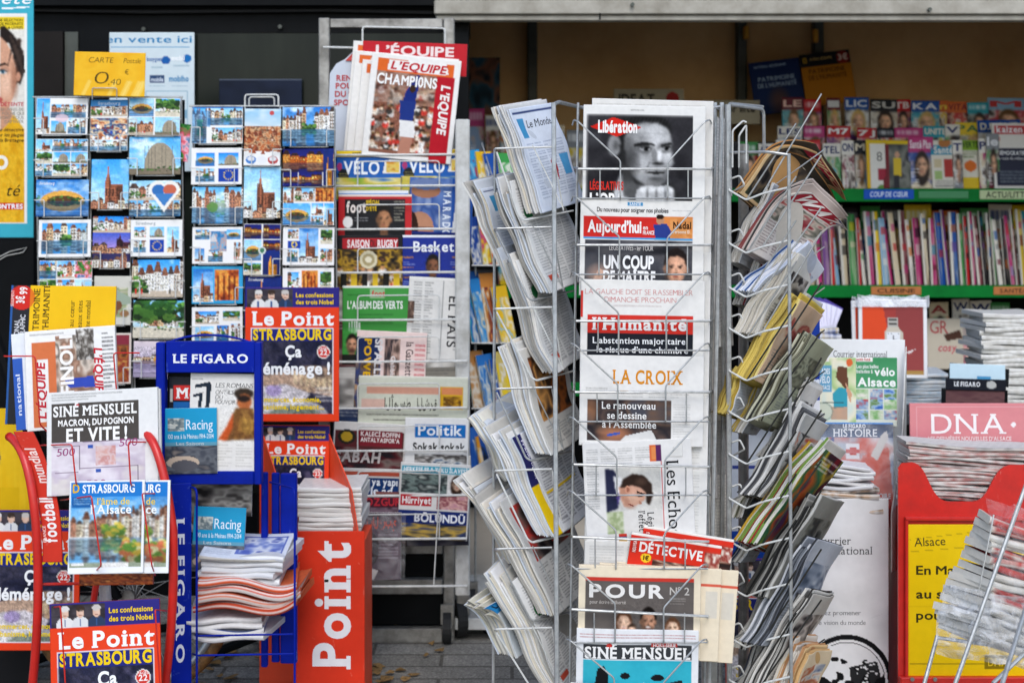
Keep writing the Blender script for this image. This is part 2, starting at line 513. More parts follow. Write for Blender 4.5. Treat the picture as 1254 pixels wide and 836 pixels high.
def sheet(name, art, M, sc, thick=0.004, mat=None, edge='#d8d4cc', warp=None, ax=0.0, rag=0.0, parent=None, rings=None, back=None, seed=1, eps=0.00035, cut=None):
    """printed sheet/booklet/board as ONE mesh: printed front (local -y), page edges, back. Local x centred (ax shifts),
    z up from the bottom edge, y backwards. sc = metres per photo pixel."""
    mat = mat or M_NEWS
    w, h = art.w * sc, art.h * sc
    nx, ny = art.nx + 1, art.ny + 1
    rng = np.random.default_rng(seed)
    gx = (art.X / art.w - 0.5 + ax) * w
    gz = (1 - art.Y / art.h) * h
    u = art.X / art.w * 2 - 1
    v = 1 - art.Y / art.h
    def wp(u, v):
        if warp is None:
            z = np.zeros(np.shape(u)); return z, z, z
        r = warp(np.asarray(u), np.asarray(v))
        if not isinstance(r, tuple):
            z = np.zeros(np.shape(u)); r = (z, r + z, z)
        return tuple(np.asarray(k) + np.zeros(np.shape(u)) for k in r)
    dx, dy, dz = wp(u, v)
    front = np.stack([gx + dx, dy, gz + dz], -1).reshape(-1, 3)
    ink = lin(art.a).reshape(-1, 3)
    idx = np.arange(nx * ny).reshape(ny, nx)
    q = np.stack([idx[:-1, :-1], idx[1:, :-1], idx[1:, 1:], idx[:-1, 1:]], -1).reshape(-1, 4)
    border = np.concatenate([idx[0, :], idx[1:, -1], idx[-1, -2::-1], idx[-2:0:-1, 0]])
    V = [front]; C = [ink]; polys = [tuple(r) for r in q.tolist()]
    n = len(front)
    nb = len(border)
    rings = rings if rings is not None else (1 if thick < 0.003 else min(9, max(2, int(thick / 0.0022))))
    prev = border.copy()
    bfront = front[border]
    ctr = np.array([ax * w, 0, h / 2])
    ec = lin(hx(edge))
    for k in range(1, rings + 1):
        ins = (rag * rng.random() if k < rings else 0)
        pos = bfront.copy()
        dirv = (ctr - pos) * np.array([1, 0, 1]); ln = np.linalg.norm(dirv, axis=1, keepdims=True) + 1e-9
        pos = pos + dirv / ln * ins
        pos[:, 1] += thick * k / rings
        V.append(pos)
        jit = 1 if rings < 3 else (0.72 + 0.28 * rng.random())
        C.append(np.tile(ec * jit, (nb, 1)))
        cur = np.arange(n, n + nb); n += nb
        nxt = np.roll(np.arange(nb), -1)
        for i in range(nb):
            j = (i + 1) % nb
            polys.append((int(prev[i]), int(prev[j]), int(cur[j]), int(cur[i])))
        prev = cur
    # back: rows strung between the left and right borders
    p = [int(i) for i in prev]
    if warp is None or ny < 4:
        polys.append(tuple(p))
    else:
        L = [p[0]] + [p[nb - i] for i in range(1, ny - 1)] + [p[2 * nx + ny - 3]]
        R = [p[nx - 1 + i] for i in range(ny)]
        for i in range(1, ny - 2):
            polys.append((L[i], R[i], R[i + 1], L[i + 1]))
        polys.append(tuple(p[:nx]) + (R[1], L[1]))
        polys.append((L[-2], R[-2]) + tuple(p[nx + ny - 2:2 * nx + ny - 2]))
    # lettering
    lay = 0
    for st, x, y, ch, c, tw, bold, serif, gap, shear, rot, al, xs in art.t:
        tv, tf, wd = text_mesh(st, bold, serif, gap, shear)
        if len(tv) == 0:
            continue
        sy = ch / CAP
        sx = (tw / wd) if tw else sy * xs
        tot = wd * sx
        o = 0 if al == 'l' else (-tot / 2 if al == 'c' else -tot)
        th = math.radians(rot)
        tx, ty = tv[:, 0] * sx + o, tv[:, 1] * sy
        px = x + tx * math.cos(th) - ty * math.sin(th)
        py = y - tx * math.sin(th) - ty * math.cos(th)
        lay += 1
        e = eps + 0.00012 * (lay % 4) + tv[:, 2] * 0.00006
        uu = np.clip(px / art.w * 2 - 1, -1, 1); vv = np.clip(1 - py / art.h, 0, 1)
        ddx, ddy, ddz = wp(uu, vv)
        px = np.clip(px, 0.3, art.w - 0.3); py = np.clip(py, 0.3, art.h - 0.3)
        V.append(np.stack([(px / art.w - .5 + ax) * w + ddx, ddy - e, (1 - py / art.h) * h + ddz], -1))
        C.append(np.tile(lin(hx(c)), (len(tv), 1)))
        polys += [tuple(i + n for i in f) for f in tf]
        n += len(tv)
    V = np.vstack(V); C = np.vstack(C)
    me = bpy.data.meshes.new(name)
    me.from_pydata(V.tolist(), [], polys)
    at = me.color_attributes.new('ink', 'FLOAT_COLOR', 'POINT')
    at.data.foreach_set('color', np.concatenate([C, np.ones((len(C), 1))], 1).astype(np.float32).ravel())
    sm = np.zeros(len(polys), bool); sm[:len(q)] = True
    me.polygons.foreach_set('use_smooth', sm)
    me.materials.append(mat)
    me.update()
    o = bpy.data.objects.new(name, me)
    o.matrix_basis = M
    COL.objects.link(o)
    if parent is not None:
        attach(o, parent)
    return o

def place(cx, by, Y, roll=0, lean=0, yaw=0):
    return Matrix.Translation(P(cx, by, Y)) @ Matrix.Rotation(math.radians(yaw), 4, 'Z') @ Matrix.Rotation(-math.radians(lean), 4, 'X') @ Matrix.Rotation(math.radians(roll), 4, 'Y')

def put_sheet(name, art, cx, by, Y, roll=0, lean=0, yaw=0, label=None, cat=None, group=None, **k):
    o = sheet(name, art, place(cx, by, Y, roll, lean, yaw), Y / F, **k)
    return tag(o, label, cat, group)

def clone(o, M=None, label=None, group=None):
    c = o.copy()
    COL.objects.link(c)
    if M is not None:
        c.matrix_basis = M
    if label:
        c['label'] = label
    if group:
        c['group'] = group
    return c

# ------------------------------------------------------------------ painters for printed pictures
def R(seed):
    return np.random.default_rng(seed)

HOUSE = ['#efe8d8', '#e6d4b4', '#d8b088', '#c08a6a', '#f4f0e6', '#e2d8c4', '#b07a60', '#ece6da', '#f0ead8', '#dcd4c8']
def p_sky(a, x0, y0, x1, y1, top=None, bot='#c4e2f4', cloud=0.5):
    top = ['#1c82d8', '#3a9ae0', '#64b2e4', '#2470bc', '#8cc4e8', '#4aa4e2'][a.r.integers(6)]
    cloud = cloud * a.r.uniform(.6, 1.7)
    a.grad(x0, y0, x1, y1, top, bot)
    if cloud:
        m = a.m(x0, y0, x1, y1)
        n = vnoise(a.X.shape, (a.h / 9, a.w / 16), a.r) * .6 + vnoise(a.X.shape, (a.h / 4, a.w / 7), a.r) * .4
        k = np.clip(np.clip((n - 0.45) * 3.2, 0, 1)[m][:, None] * cloud, 0, 1)
        a.a[m] = a.a[m] * (1 - k) + hx('#f6f8fa') * k

def p_houses(a, x0, x1, base, hmin, hmax, clip, bend=0.0, night=False):
    """a row of gabled, half-timbered houses standing on the line y=base"""
    r = a.r
    x = x0
    while x < x1:
        w = r.uniform(.09, .2) * (x1 - x0) if (x1 - x0) > 25 else r.uniform(.2, .4) * (x1 - x0)
        t = abs(((x + w / 2) - (x0 + x1) / 2) / ((x1 - x0) / 2))
        h = r.uniform(hmin, hmax) * (1 + bend * t * t)
        c = hx(HOUSE[r.integers(len(HOUSE))])
        if night:
            c = c * np.array([1.0, .66, .3]) * r.uniform(.5, 1.0)
        a.rect(x, base - h, x + w, base, c) if not clip else a.put(a.m(x, base - h, x + w, base) & a.m(*clip), c)
        rc = ['#6d4636', '#7a5240', '#54433c', '#8a5c46'][r.integers(4)] if not night else '#3a2020'
        rh = h * r.uniform(.25, .55)
        a.poly([(x - .5, base - h), (x + w + .5, base - h), (x + w * .7, base - h - rh), (x + w * .3, base - h - rh)], rc, clip=clip)
        wc = '#3d3f45' if not night else '#ffd77a'
        ny = max(1, int(h / 4.2))
        for j in range(ny):
            for i in range(max(1, int(w / 3.6))):
                wx, wy = x + 1.2 + i * 3.6, base - h + 1.5 + j * 4.2
                if wx + 1.7 < x + w and wy + 2 < base:
                    a.put(a.m(wx, wy, wx + 1.5, wy + 2) & (a.m(*clip) if clip else True), wc, .8)
        if r.random() < .55 and not night:
            for q in range(3):
                xx = x + w * (q + .5) / 3
                a.put(a.m(xx, base - h * .9, xx + .7, base) & (a.m(*clip) if clip else True), '#6a4a34', .6)
            a.put(a.m(x, base - h * .55, x + w, base - h * .5) & (a.m(*clip) if clip else True), '#5d4030', .7)
        x += w
    m = a.m(x0, base - hmax * 2.2, x1, base)
    if clip:
        m &= a.m(*clip)
    m &= (a.a[..., 2] < a.a[..., 0] + .08)
    a.a[m] = np.clip(a.a[m] * (.6 + .7 * a.r.random(a.X.shape))[m][:, None], 0, 1)

def p_trees(a, x0, x1, base, h, clip, cols=('#2f5a2a', '#4f7f38', '#6fa046', '#253f22'), n=14):
    tops = a.r.uniform(.55, 1, 8)
    for k in range(n * 4):
        r = a.r.uniform(.07, .24) * h
        x = a.r.uniform(x0, x1)
        v = a.r.random() * tops[int((x - x0) / max(.01, x1 - x0) * 7.99)]
        c = hx(cols[a.r.integers(len(cols))]) * (.65 + .55 * v)
        a.ell(x, base - v * h * 1.1, r * 1.2, r * .8, np.clip(c, 0, 1), .85, clip)

def p_water(a, x0, y0, x1, y1, tint='#1d5f93', k=.55):
    """mirror what stands above y0 into the strip below, tinted and rippled"""
    iy0 = int(round(y0 / a.h * a.ny)); iy1 = int(round(min(y1, a.h) / a.h * a.ny))
    ix0, ix1 = int(x0 / a.w * a.nx), int(min(x1, a.w) / a.w * a.nx) + 1
    for j in range(iy0, iy1 + 1):
        s = max(0, iy0 - 1 - (j - iy0))
        row = a.a[s, ix0:ix1].copy()
        row = (row + np.roll(row, 1, 0) + np.roll(row, -1, 0)) / 3
        rip = .8 + .35 * a.r.random()
        a.a[j, ix0:ix1] = np.clip((row * (1 - k) + hx(tint) * k) * rip, 0, 1)

def p_spire(a, x0, y0, x1, y1, col='#a8684c', cx=None, dark=False):
    """cathedral with a single tall spire rising over its nave"""
    w, h = x1 - x0, y1 - y0
    cx = cx if cx is not None else x0 + w * .45
    cl = (x0, y0, x1, y1)
    c, d = hx(col), hx(col) * .62
    a.poly([(cx - w * .09, y1), (cx - w * .085, y0 + h * .5), (cx - w * .03, y0 + h * .34), (cx, y0 + h * .06), (cx + w * .03, y0 + h * .34), (cx + w * .085, y0 + h * .5), (cx + w * .09, y1)], c, clip=cl)
    a.poly([(cx + w * .02, y1), (cx + w * .02, y0 + h * .2), (cx + w * .03, y0 + h * .34), (cx + w * .085, y0 + h * .5), (cx + w * .09, y1)], d, clip=cl)
    a.rect(cx + w * .09, y0 + h * .55, min(x1, cx + w * .4), y1, c * .9)
    a.rect(cx + w * .24, y0 + h * .58, min(x1, cx + w * .4), y1, d)
    for k in range(9):
        a.put(a.m(cx - w * .085 + k * w * .021, y0 + h * .36, cx - w * .078 + k * w * .021, y1) & (np.abs(a.X - cx) < w * .085), d * .8, .6)
        a.put(a.m(cx - w * .09, y0 + h * (.4 + k * .065), cx + w * .4, y0 + h * (.41 + k * .065)) & (np.abs(a.a - c).sum(-1) < .5), d * .9, .5)
    for k in range(5):
        a.rect(cx - w * .05 + k * w * .09, y0 + h * .64, cx - w * .05 + k * w * .09 + w * .03, y0 + h * .8, d * .7, .8)

def p_flag(a, x0, y0, x1, y1):
    a.rect(x0, y0, x1, y1, '#0d3fa5')
    r = min(x1 - x0, y1 - y0) * .33
    for k in range(12):
        t = k * math.pi / 6
        a.ell((x0 + x1) / 2 + r * math.sin(t), (y0 + y1) / 2 - r * math.cos(t), max(.75, r * .14), max(.75, r * .14), '#f6d820')

def p_scene(a, x0, y0, x1, y1, kind):
    w, h = x1 - x0, y1 - y0
    cl = (x0, y0, x1, y1)
    if kind == 'river':
        p_sky(a, x0, y0, x1, y1, cloud=.5)
        b = y0 + h * .58
        p_houses(a, x0, x0 + w * .42, b, h * .2, h * .4, cl, .3)
        p_houses(a, x0 + w * .62, x1, b, h * .22, h * .46, cl, .3)
        p_trees(a, x0 + w * .4, x0 + w * .64, b, h * .22, cl)
        p_water(a, x0, b, x1, y1)
    elif kind == 'street':
        p_sky(a, x0, y0, x1, y1, '#3a8fd6', '#d5e6f2', .6)
        p_houses(a, x0, x1, y0 + h * .86, h * .32, h * .55, cl, .5)
        a.rect(x0, y0 + h * .84, x1, y1, '#b9ab98')
        p_trees(a, x0, x0 + w * .3, y0 + h * .86, h * .35, cl, n=7)
        for k in range(6):
            xx = a.r.uniform(x0, x1)
            a.put(a.m(xx, y0 + h * .78, xx + 1.4, y0 + h * .9), ['#333', '#c33', '#eee'][a.r.integers(3)])
    elif kind == 'spire':
        p_sky(a, x0, y0, x1, y1, '#2a8fd4', '#bfe0ee', .5)
        p_spire(a, x0, y0, x1, y0 + h * .92)
        p_houses(a, x0, x1, y1, h * .08, h * .2, cl)
    elif kind == 'night':
        a.grad(x0, y0, x1, y1, '#0b1a6a', '#3a3a96')
        b = y0 + h * .6
        p_houses(a, x0, x1, b, h * .18, h * .36, cl, .1, True)
        p_water(a, x0, b, x1, y1, '#141a5c', .4)
    elif kind == 'glow':
        a.grad(x0, y0, x1, y1, '#0c2d78', '#12245a')
        p_spire(a, x0, y0, x1, y1, '#f0a030')
    elif kind == 'dusk':
        a.grad(x0, y0, x1, y1, '#3f58b8', '#c49ac8')
        p_spire(a, x0, y0 + h * .05, x1, y0 + h * .8, '#5d2f3f', x0 + w * .72)
        p_houses(a, x0, x1, y1, h * .2, h * .42, cl)
    elif kind == 'modern':
        p_sky(a, x0, y0, x1, y1, '#1a78cc', '#a9d4f0', .5)
        a.ell(x0 + w * .6, y0 + h * .78, w * .3, h * .62, '#9a8f7c', clip=cl)
        for k in range(9):
            a.rect(x0 + w * (.3 + k * .067), y0 + h * .25, x0 + w * (.31 + k * .067), y0 + h * .9, '#5b564c', .5)
        a.rect(x0, y0 + h * .84, x1, y1, '#7a6f5e')
        p_trees(a, x0, x1, y0 + h * .9, h * .14, cl, n=9)
    elif kind == 'park':
        p_sky(a, x0, y0, x1, y1, '#7fb4dd', '#e6eef2', .6)
        p_houses(a, x0 + w * .2, x0 + w * .85, y0 + h * .7, h * .2, h * .36, cl)
        p_trees(a, x0, x1, y0 + h * .55, h * .6, cl, n=26)
        a.rect(x0, y0 + h * .72, x1, y1, '#c9c1ae')
        p_trees(a, x0, x1, y0 + h * .8, h * .14, cl, n=8)
    elif kind == 'bridge':
        p_sky(a, x0, y0, x1, y1, '#3b96da', '#cfe5f2', .4)
        b = y0 + h * .6
        a.ell(x0 + w * .5, b, w * .42, h * .3, '#d9a44e', clip=(x0, y0, x1, b))
        a.ell(x0 + w * .5, b, w * .3, h * .17, '#5a3d22', clip=(x0, y0, x1, b))
        p_trees(a, x0, x1, b, h * .16, cl, n=9)
        p_water(a, x0, b, x1, y1, '#10386c', .45)
    elif kind == 'crowd':
        a.noise(x0, y0, x1, y1, 7, ['#2c3b57', '#b7673f', '#e3c79c', '#35608f', '#7f2e2a'])
        for k in range(18):
            a.ell(a.r.uniform(x0, x1), a.r.uniform(y0 + h * .3, y1), 1.8, 2.2, ['#e8bfa0', '#d8a886', '#fff', '#2d4fa0'][a.r.integers(4)], 1, cl)
    elif kind == 'interior':
        a.noise(x0, y0, x1, y1, 4, ['#6a2413', '#c4672b', '#e0a14c', '#8a3a1c'])
        for k in range(4):
            xx = x0 + w * (.1 + k * .23)
            a.rect(xx, y0 + h * .2, xx + w * .09, y1, '#4e1a10', .6)
    elif kind == 'blossom':
        a.noise(x0, y0, x1, y1, 6, ['#1f5a2a', '#3f8f3c', '#d4556a', '#f0b7c0', '#2d6e9c'])

_ps = p_scene
def p_scene(a, x0, y0, x1, y1, kind):
    _ps(a, x0, y0, x1, y1, kind)
    if a.w > 75:
        a.blur(x0, y0, x1, y1, 1)
    m = a.m(x0, y0, x1, y1)
    a.a[m] = np.clip((a.a[m] - .5) * 1.15 + .52, 0, 1)
    a.grain(x0, y0, x1, y1, .13)

def collage(a, cells, bgc=None, gut=1.2):
    """cells: (x0,y0,x1,y1,kind) in 0..1 of the sheet"""
    for x0, y0, x1, y1, k in cells:
        q = (x0 * a.w + gut / 2, y0 * a.h + gut / 2, x1 * a.w - gut / 2, y1 * a.h - gut / 2)
        if k == 'flag':
            p_flag(a, *q)
        else:
            p_scene(a, *q, k)

def grid(n, m, kinds, seed, x0=0.0, y0=0.0, x1=1.0, y1=1.0):
    r = R(seed); out = []
    for j in range(m):
        for i in range(n):
            out.append((x0 + (x1 - x0) * i / n, y0 + (y1 - y0) * j / m, x0 + (x1 - x0) * (i + 1) / n, y0 + (y1 - y0) * (j + 1) / m, kinds[r.integers(len(kinds))]))
    return out

def p_face(a, cx, cy, w, h, skin='#d9a27e', hair='#2a1c14', shirt=None, grey=False, turn=0.0, clip=None, beard=None, smile=False, longhair=False):
    """head-and-shoulders portrait; w,h size of the face, turn -1..1"""
    def C(c):
        c = hx(c)
        return np.array([c @ [.3, .59, .11]] * 3) if grey else c
    sk = C(skin)
    if shirt is not None:
        a.ell(cx, cy + h * 1.28, w * 1.15, h * .62, C(shirt), 1, clip)
    a.poly([(cx - w * .24, cy + h * .2), (cx + w * .26, cy + h * .2), (cx + w * .3, cy + h * .8), (cx - w * .3, cy + h * .8)], sk * .78, clip=clip)
    if longhair:
        a.ell(cx, cy + h * .15, w * .72, h * .85, C(hair), 1, clip)
    a.ell(cx - turn * w * .1, cy - h * .12, w * .56, h * .56, C(hair), 1, clip)
    a.ell(cx - w * .5, cy + h * .05, w * .09, h * .13, sk * .8, 1, clip)
    a.ell(cx + w * .5, cy + h * .05, w * .09, h * .13, sk * .86, 1, clip)
    a.ell(cx, cy + h * .02, w * .47, h * .52, sk, 1, clip)
    a.soft(cx + turn * w * .15 + w * .1, cy - h * .02, w * .36, h * .44, np.clip(sk * 1.16 + .03, 0, 1), .8, clip)
    a.soft(cx - w * .38, cy + h * .12, w * .22, h * .42, sk * .55, .8, clip)
    a.poly([(cx - w * .46, cy - h * .16), (cx - w * .3, cy - h * .36), (cx + w * .1, cy - h * .4), (cx + w * .4, cy - h * .3), (cx + w * .47, cy - h * .12), (cx + w * .5, cy - h * .42), (cx, cy - h * .64), (cx - w * .5, cy - h * .42)], C(hair), clip=clip)
    o = turn * w * .1
    for s in (-1, 1):
        ex = cx + o + s * w * .2
        a.ell(ex, cy - h * .015, w * .1, h * .038, sk * .5, .9, clip)
        a.ell(ex, cy - h * .005, w * .045, h * .03, C('#1c1410'), 1, clip)
        a.poly([(ex - w * .13, cy - h * .075), (ex + w * .13, cy - h * .09), (ex + w * .13, cy - h * .055), (ex - w * .13, cy - h * .045)], C(hair) * .9 + .04, clip=clip)
    a.poly([(cx + o - w * .02, cy), (cx + o + w * .06, cy), (cx + o + w * .1, cy + h * .2), (cx + o - w * .08, cy + h * .2)], sk * .82, .7, clip)
    a.soft(cx + o, cy + h * .2, w * .13, h * .04, sk * .4, .9, clip)
    if beard:
        a.soft(cx + o * .6, cy + h * .37, w * .4, h * .2, C(beard), .9, clip)
    if smile:
        a.ell(cx + o, cy + h * .31, w * .17, h * .045, C('#f4efe8'), 1, clip)
    a.ell(cx + o, cy + h * (.3 if not smile else .345), w * .17, h * .022, C('#8a3f38'), .9, clip)
    a.soft(cx + o, cy + h * .4, w * .15, h * .05, sk * .62, .6, clip)
    b = (max(cx - w, clip[0]), max(cy - h, clip[1]), min(cx + w, clip[2]), min(cy + h * 1.4, clip[3])) if clip else (cx - w, cy - h, cx + w, cy + h * 1.4)
    a.blur(*b, 1); a.grain(*b, .12)

def p_crowd(a, x0, y0, x1, y1, n, s, cols=('#e8c7a8', '#d9a985', '#c18a66', '#f1ece4', '#5a3427')):
    cl = (x0, y0, x1, y1)
    for k in range(n):
        x, y = a.r.uniform(x0, x1), a.r.uniform(y0, y1)
        a.ell(x, y + s * 1.5, s * 1.3, s * 1.2, ['#f3efe9', '#c9382e', '#34312e', '#8a7f76', '#e9dcc8'][a.r.integers(5)], .9, cl)
        a.ell(x, y, s * .75, s, cols[a.r.integers(len(cols))], 1, cl)
        a.ell(x, y - s * .6, s * .75, s * .5, ['#2b1d14', '#54321e', '#8a6a44'][a.r.integers(3)], 1, cl)
    a.blur(x0, y0, x1, y1, 1); a.grain(x0, y0, x1, y1, .3)

# ------------------------------------------------------------------ ground
def ground_mat():
    m, n, l, b = new_mat('pavement_asphalt')
    tc = n.new('ShaderNodeTexCoord')
    v = n.new('ShaderNodeTexVoronoi'); v.inputs['Scale'].default_value = 160
    no = n.new('ShaderNodeTexNoise'); no.inputs['Scale'].default_value = 3.5; no.inputs['Detail'].default_value = 9; no.inputs['Roughness'].default_value = .7
    l.new(tc.outputs['Object'], v.inputs['Vector']); l.new(tc.outputs['Object'], no.inputs['Vector'])
    mx = n.new('ShaderNodeMix'); mx.data_type = 'FLOAT'; mx.inputs[0].default_value = .35
    l.new(no.outputs['Fac'], mx.inputs[2]); l.new(v.outputs['Distance'], mx.inputs[3])
    bk_ = n.new('ShaderNodeTexBrick'); bk_.inputs['Scale'].default_value = 1.0; bk_.inputs['Brick Width'].default_value = .42; bk_.inputs['Row Height'].default_value = .11; bk_.inputs['Mortar Size'].default_value = .006; bk_.inputs['Mortar Smooth'].default_value = .3
    bk_.inputs['Color1'].default_value = (1, 1, 1, 1); bk_.inputs['Color2'].default_value = (.78, .77, .74, 1); bk_.inputs['Mortar'].default_value = (.38, .36, .33, 1)
    l.new(tc.outputs['Object'], bk_.inputs['Vector'])
    cr = n.new('ShaderNodeValToRGB')
    cr.color_ramp.elements[0].position = .25; cr.color_ramp.elements[0].color = (.07, .065, .055, 1)
    cr.color_ramp.elements[1].position = .7; cr.color_ramp.elements[1].color = (.36, .34, .30, 1)
    mm = n.new('ShaderNodeMix'); mm.data_type = 'RGBA'; mm.blend_type = 'MULTIPLY'; mm.inputs[0].default_value = 1
    l.new(mx.outputs[0], cr.inputs['Fac']); l.new(cr.outputs['Color'], mm.inputs[6]); l.new(bk_.outputs['Color'], mm.inputs[7]); l.new(mm.outputs[2], b.inputs['Base Color'])
    bp = n.new('ShaderNodeBump'); bp.inputs['Strength'].default_value = .5; bp.inputs['Distance'].default_value = .01
    l.new(mx.outputs[0], bp.inputs['Height']); l.new(bp.outputs['Normal'], b.inputs['Normal'])
    b.inputs['Roughness'].default_value = .9
    return m

g = MB(); g.add([(-60, -60, 0), (60, -60, 0), (60, 60, 0), (-60, 60, 0)], [(0, 1, 2, 3)])
tag(g.build('pavement', ground_mat()), kind='structure')

# ------------------------------------------------------------------ the shop: facade, window, opening, interior shell
FY = 4.95
shop = empty('newsagent_shop', (0, FY, 0), 'dark newsagent shopfront, glazed on the left and open on the right behind the racks', 'shop')
def pz(py, Y): return H - (py - HY) / F * Y
def pxx(px, Y): return (px - CX) / F * Y
xo = pxx(574, FY)           # where the opening begins
zl = pz(40, FY)
m = MB()
m.box((-6, FY, pz(-4, FY)), (6, FY + .25, 3.8))
m.box((-6, FY + .012, zl), (xo, FY + .2, pz(-4, FY)))
m.box((-6, FY - .05, pz(9, FY)), (pxx(532, FY), FY - .002, pz(2, FY)))
m.build('fascia', M_BLACK, shop)
m = MB()
m.box((-6, FY - .03, 0), (pxx(80, FY), FY + .02, zl)); m.build('panel', M_BRONZE, shop)
m = MB(); m.box((pxx(80, FY) + .003, FY - .015, 0), (pxx(97, FY), FY + .03, zl)); m.build('post', M_GREYPOST, shop)
m = MB()
m.box((pxx(97, FY) + .003, FY - .01, 0), (pxx(136, FY), FY + .04, zl))
m.box((pxx(136, FY) + .003, FY - .01, 0), (pxx(556, FY), FY + .04, .35))
m.box((pxx(556, FY) + .003, FY - .01, 0), (xo, FY + .04, zl))
m.build('window_frame', M_BLACK, shop)
mg, n_, l_, b_ = new_mat('dark_window_glass')
tc = n_.new('ShaderNodeTexCoord'); no = n_.new('ShaderNodeTexNoise'); no.inputs['Scale'].default_value = 2.4; no.inputs['Detail'].default_value = 6
mp = n_.new('ShaderNodeMapping'); mp.inputs['Scale'].default_value = (3, 1, .7)
l_.new(tc.outputs['Object'], mp.inputs['Vector']); l_.new(mp.outputs['Vector'], no.inputs['Vector'])
cr = n_.new('ShaderNodeValToRGB'); cr.color_ramp.elements[0].position = .3; cr.color_ramp.elements[0].color = (.006, .008, .007, 1)
cr.color_ramp.elements[1].position = .75; cr.color_ramp.elements[1].color = (.02, .024, .018, 1)
l_.new(no.outputs['Fac'], cr.inputs['Fac']); l_.new(cr.outputs['Color'], b_.inputs['Base Color'])
b_.inputs['Roughness'].default_value = .18; b_.inputs['Specular IOR Level'].default_value = .14
for bx_, by_ in ((176, 36), (343, 33), (88, 50), (1130, 16), (772, 10)):
    m = MB(); p = P(bx_, by_, FY - .003); m.disc(p + Vector((0, .006 if by_ > 20 else -.076, 0)), (0, -1, 0), .007, .012, 12); m.build('bolt', M_GREYPOST, shop)
m = MB(); m.tube([P(0, 12, FY - .012), P(180, 15, FY - .012), P(400, 13, FY - .012), P(530, 16, FY - .012)], .006, 8); m.build('cable', M_RUBBER, shop)
m = MB(); m.box((pxx(136, FY) + .004, FY + .008, .352), (pxx(556, FY) - .002, FY + .02, zl - .002)); m.build('window_glass', mg, shop)
# interior shell
m = MB(); m.box((-2.9, 6.45, 0), (3.2, 6.6, 2.45)); m.build('back_wall', M_TAN, shop)
m = MB(); m.box((3.0, FY + .26, 0), (3.2, 6.445, 2.45)); m.build('side_wall', M_TAN, shop)
m = MB(); m.box((-3.1, FY + .26, 0), (-2.91, 6.6, 2.45)); m.build('side_wall', M_TAN, shop)
m = MB(); m.box((-2.9, FY + .05, .004), (2.99, 6.44, .012)); m.build('interior_floor', M_CEIL, shop)
m = MB(); m.box((-3.1, FY + .255, 2.455), (3.2, 6.6, 2.6)); m.build('ceiling', M_CEIL, shop)
m = MB()
for px in (652, 908, 1002):
    x = pxx(px, 6.4)
    m.box((x - .022, 6.38, 0), (x + .022, 6.447, 2.44), bev=.006)
m.build('wall_upright', M_GREYPOST, shop)
# lamp reflections on the uprights, put in as small orange blocks
M_LAMPREFL = mat_plain('orange_lamp_reflection', '#e0a23c', .3, .5, .2)
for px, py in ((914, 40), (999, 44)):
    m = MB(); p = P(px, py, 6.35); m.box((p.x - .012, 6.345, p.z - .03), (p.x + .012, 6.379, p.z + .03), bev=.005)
    m.build('lamp_reflection', M_LAMPREFL, shop)
# right end of the facade
m = MB(); m.box((2.6, FY, 0), (6, FY + .24, pz(-4, FY) - .003)); m.build('pier', M_BRONZE, shop)

# roller shutter: box front and bottom lip
sh = empty('roller_shutter', (pxx(894, FY), FY, pz(27, FY)), 'pale grey raised roller shutter with scuffed bottom rail above the shop opening', 'shutter')
m = MB(); m.box((pxx(533, FY), FY - .075, pz(21, FY)), (2.62, FY - .003, pz(4, FY)), bev=.006); m.build('slat', M_SHUTTER, sh)
m = MB(); m.box((pxx(535, FY), FY - .06, pz(28, FY)), (2.62, FY - .01, pz(21, FY) - .002), bev=.004); m.build('bottom_rail', M_SHUTTER, sh)
m = MB(); m.box((pxx(732, FY), FY - .079, pz(28, FY)), (pxx(734, FY), FY - .0755, pz(20, FY))); m.build('joint', M_BLACK, sh)

# ------------------------------------------------------------------ poster frame, window signs
a = Art(70, 300, '#3fb0c4', seed=1)
a.rect(3, 26, 62, 283, '#f4f1ea')
a.rect(3, 28, 59, 280, '#efece4')
a.grad(3, 30, 59, 150, '#ece7dc', '#e2ddd2')
a.rect(3, 30, 59, 45, '#f0d22a')
for k, s_ in enumerate(('UNE SÉLECTION', 'DE PRODUITS', '& LIVRES')):
    a.text(s_, 57, 35.5 + k * 4.6, 3.2, '#4a3d10', al='r', bold=.01)
a.poly([(29, 42), (34, 41), (44, 50), (54, 64), (59, 80), (58, 100), (54, 112), (49, 108), (48, 84), (40, 62), (29, 60)], '#231a18')
for k in range(22):
    a.ell(52 + a.r.uniform(-6, 6), 84 + a.r.uniform(-26, 27), 2.6, 3.6, ['#2a201d', '#3a2c26', '#1c1513'][k % 3], .9)
for k in range(5): a.poly([(40 + k * 3, 52 + k * 6), (43 + k * 3, 52 + k * 6), (50 + k * 2, 76 + k * 6), (48 + k * 2, 77 + k * 6)], '#4a3a32', .6)
a.poly([(29, 54), (36, 60), (44, 74), (48, 92), (49, 110), (46, 126), (40, 142), (29, 152)], '#d8a284')
a.soft(36, 112, 11, 22, '#f0c6aa', .85); a.soft(47, 108, 6, 28, '#a06a50', .7); a.soft(33, 146, 12, 9, '#b47c60', .6)
a.soft(34, 95, 9, 5, '#a06e58', .6); a.ell(33, 97, 5.4, 2.5, '#f0e8e2'); a.ell(32.4, 97, 2.5, 2.5, '#2e6f8c'); a.ell(32.4, 97, 1.1, 1.2, '#101418'); a.poly([(28, 95), (33, 93.8), (39, 97), (38, 98), (33, 95.2), (28, 96.4)], '#2a1c18'); a.poly([(28, 88), (35, 86), (42, 91), (35, 88.6), (28, 91)], '#33241e')
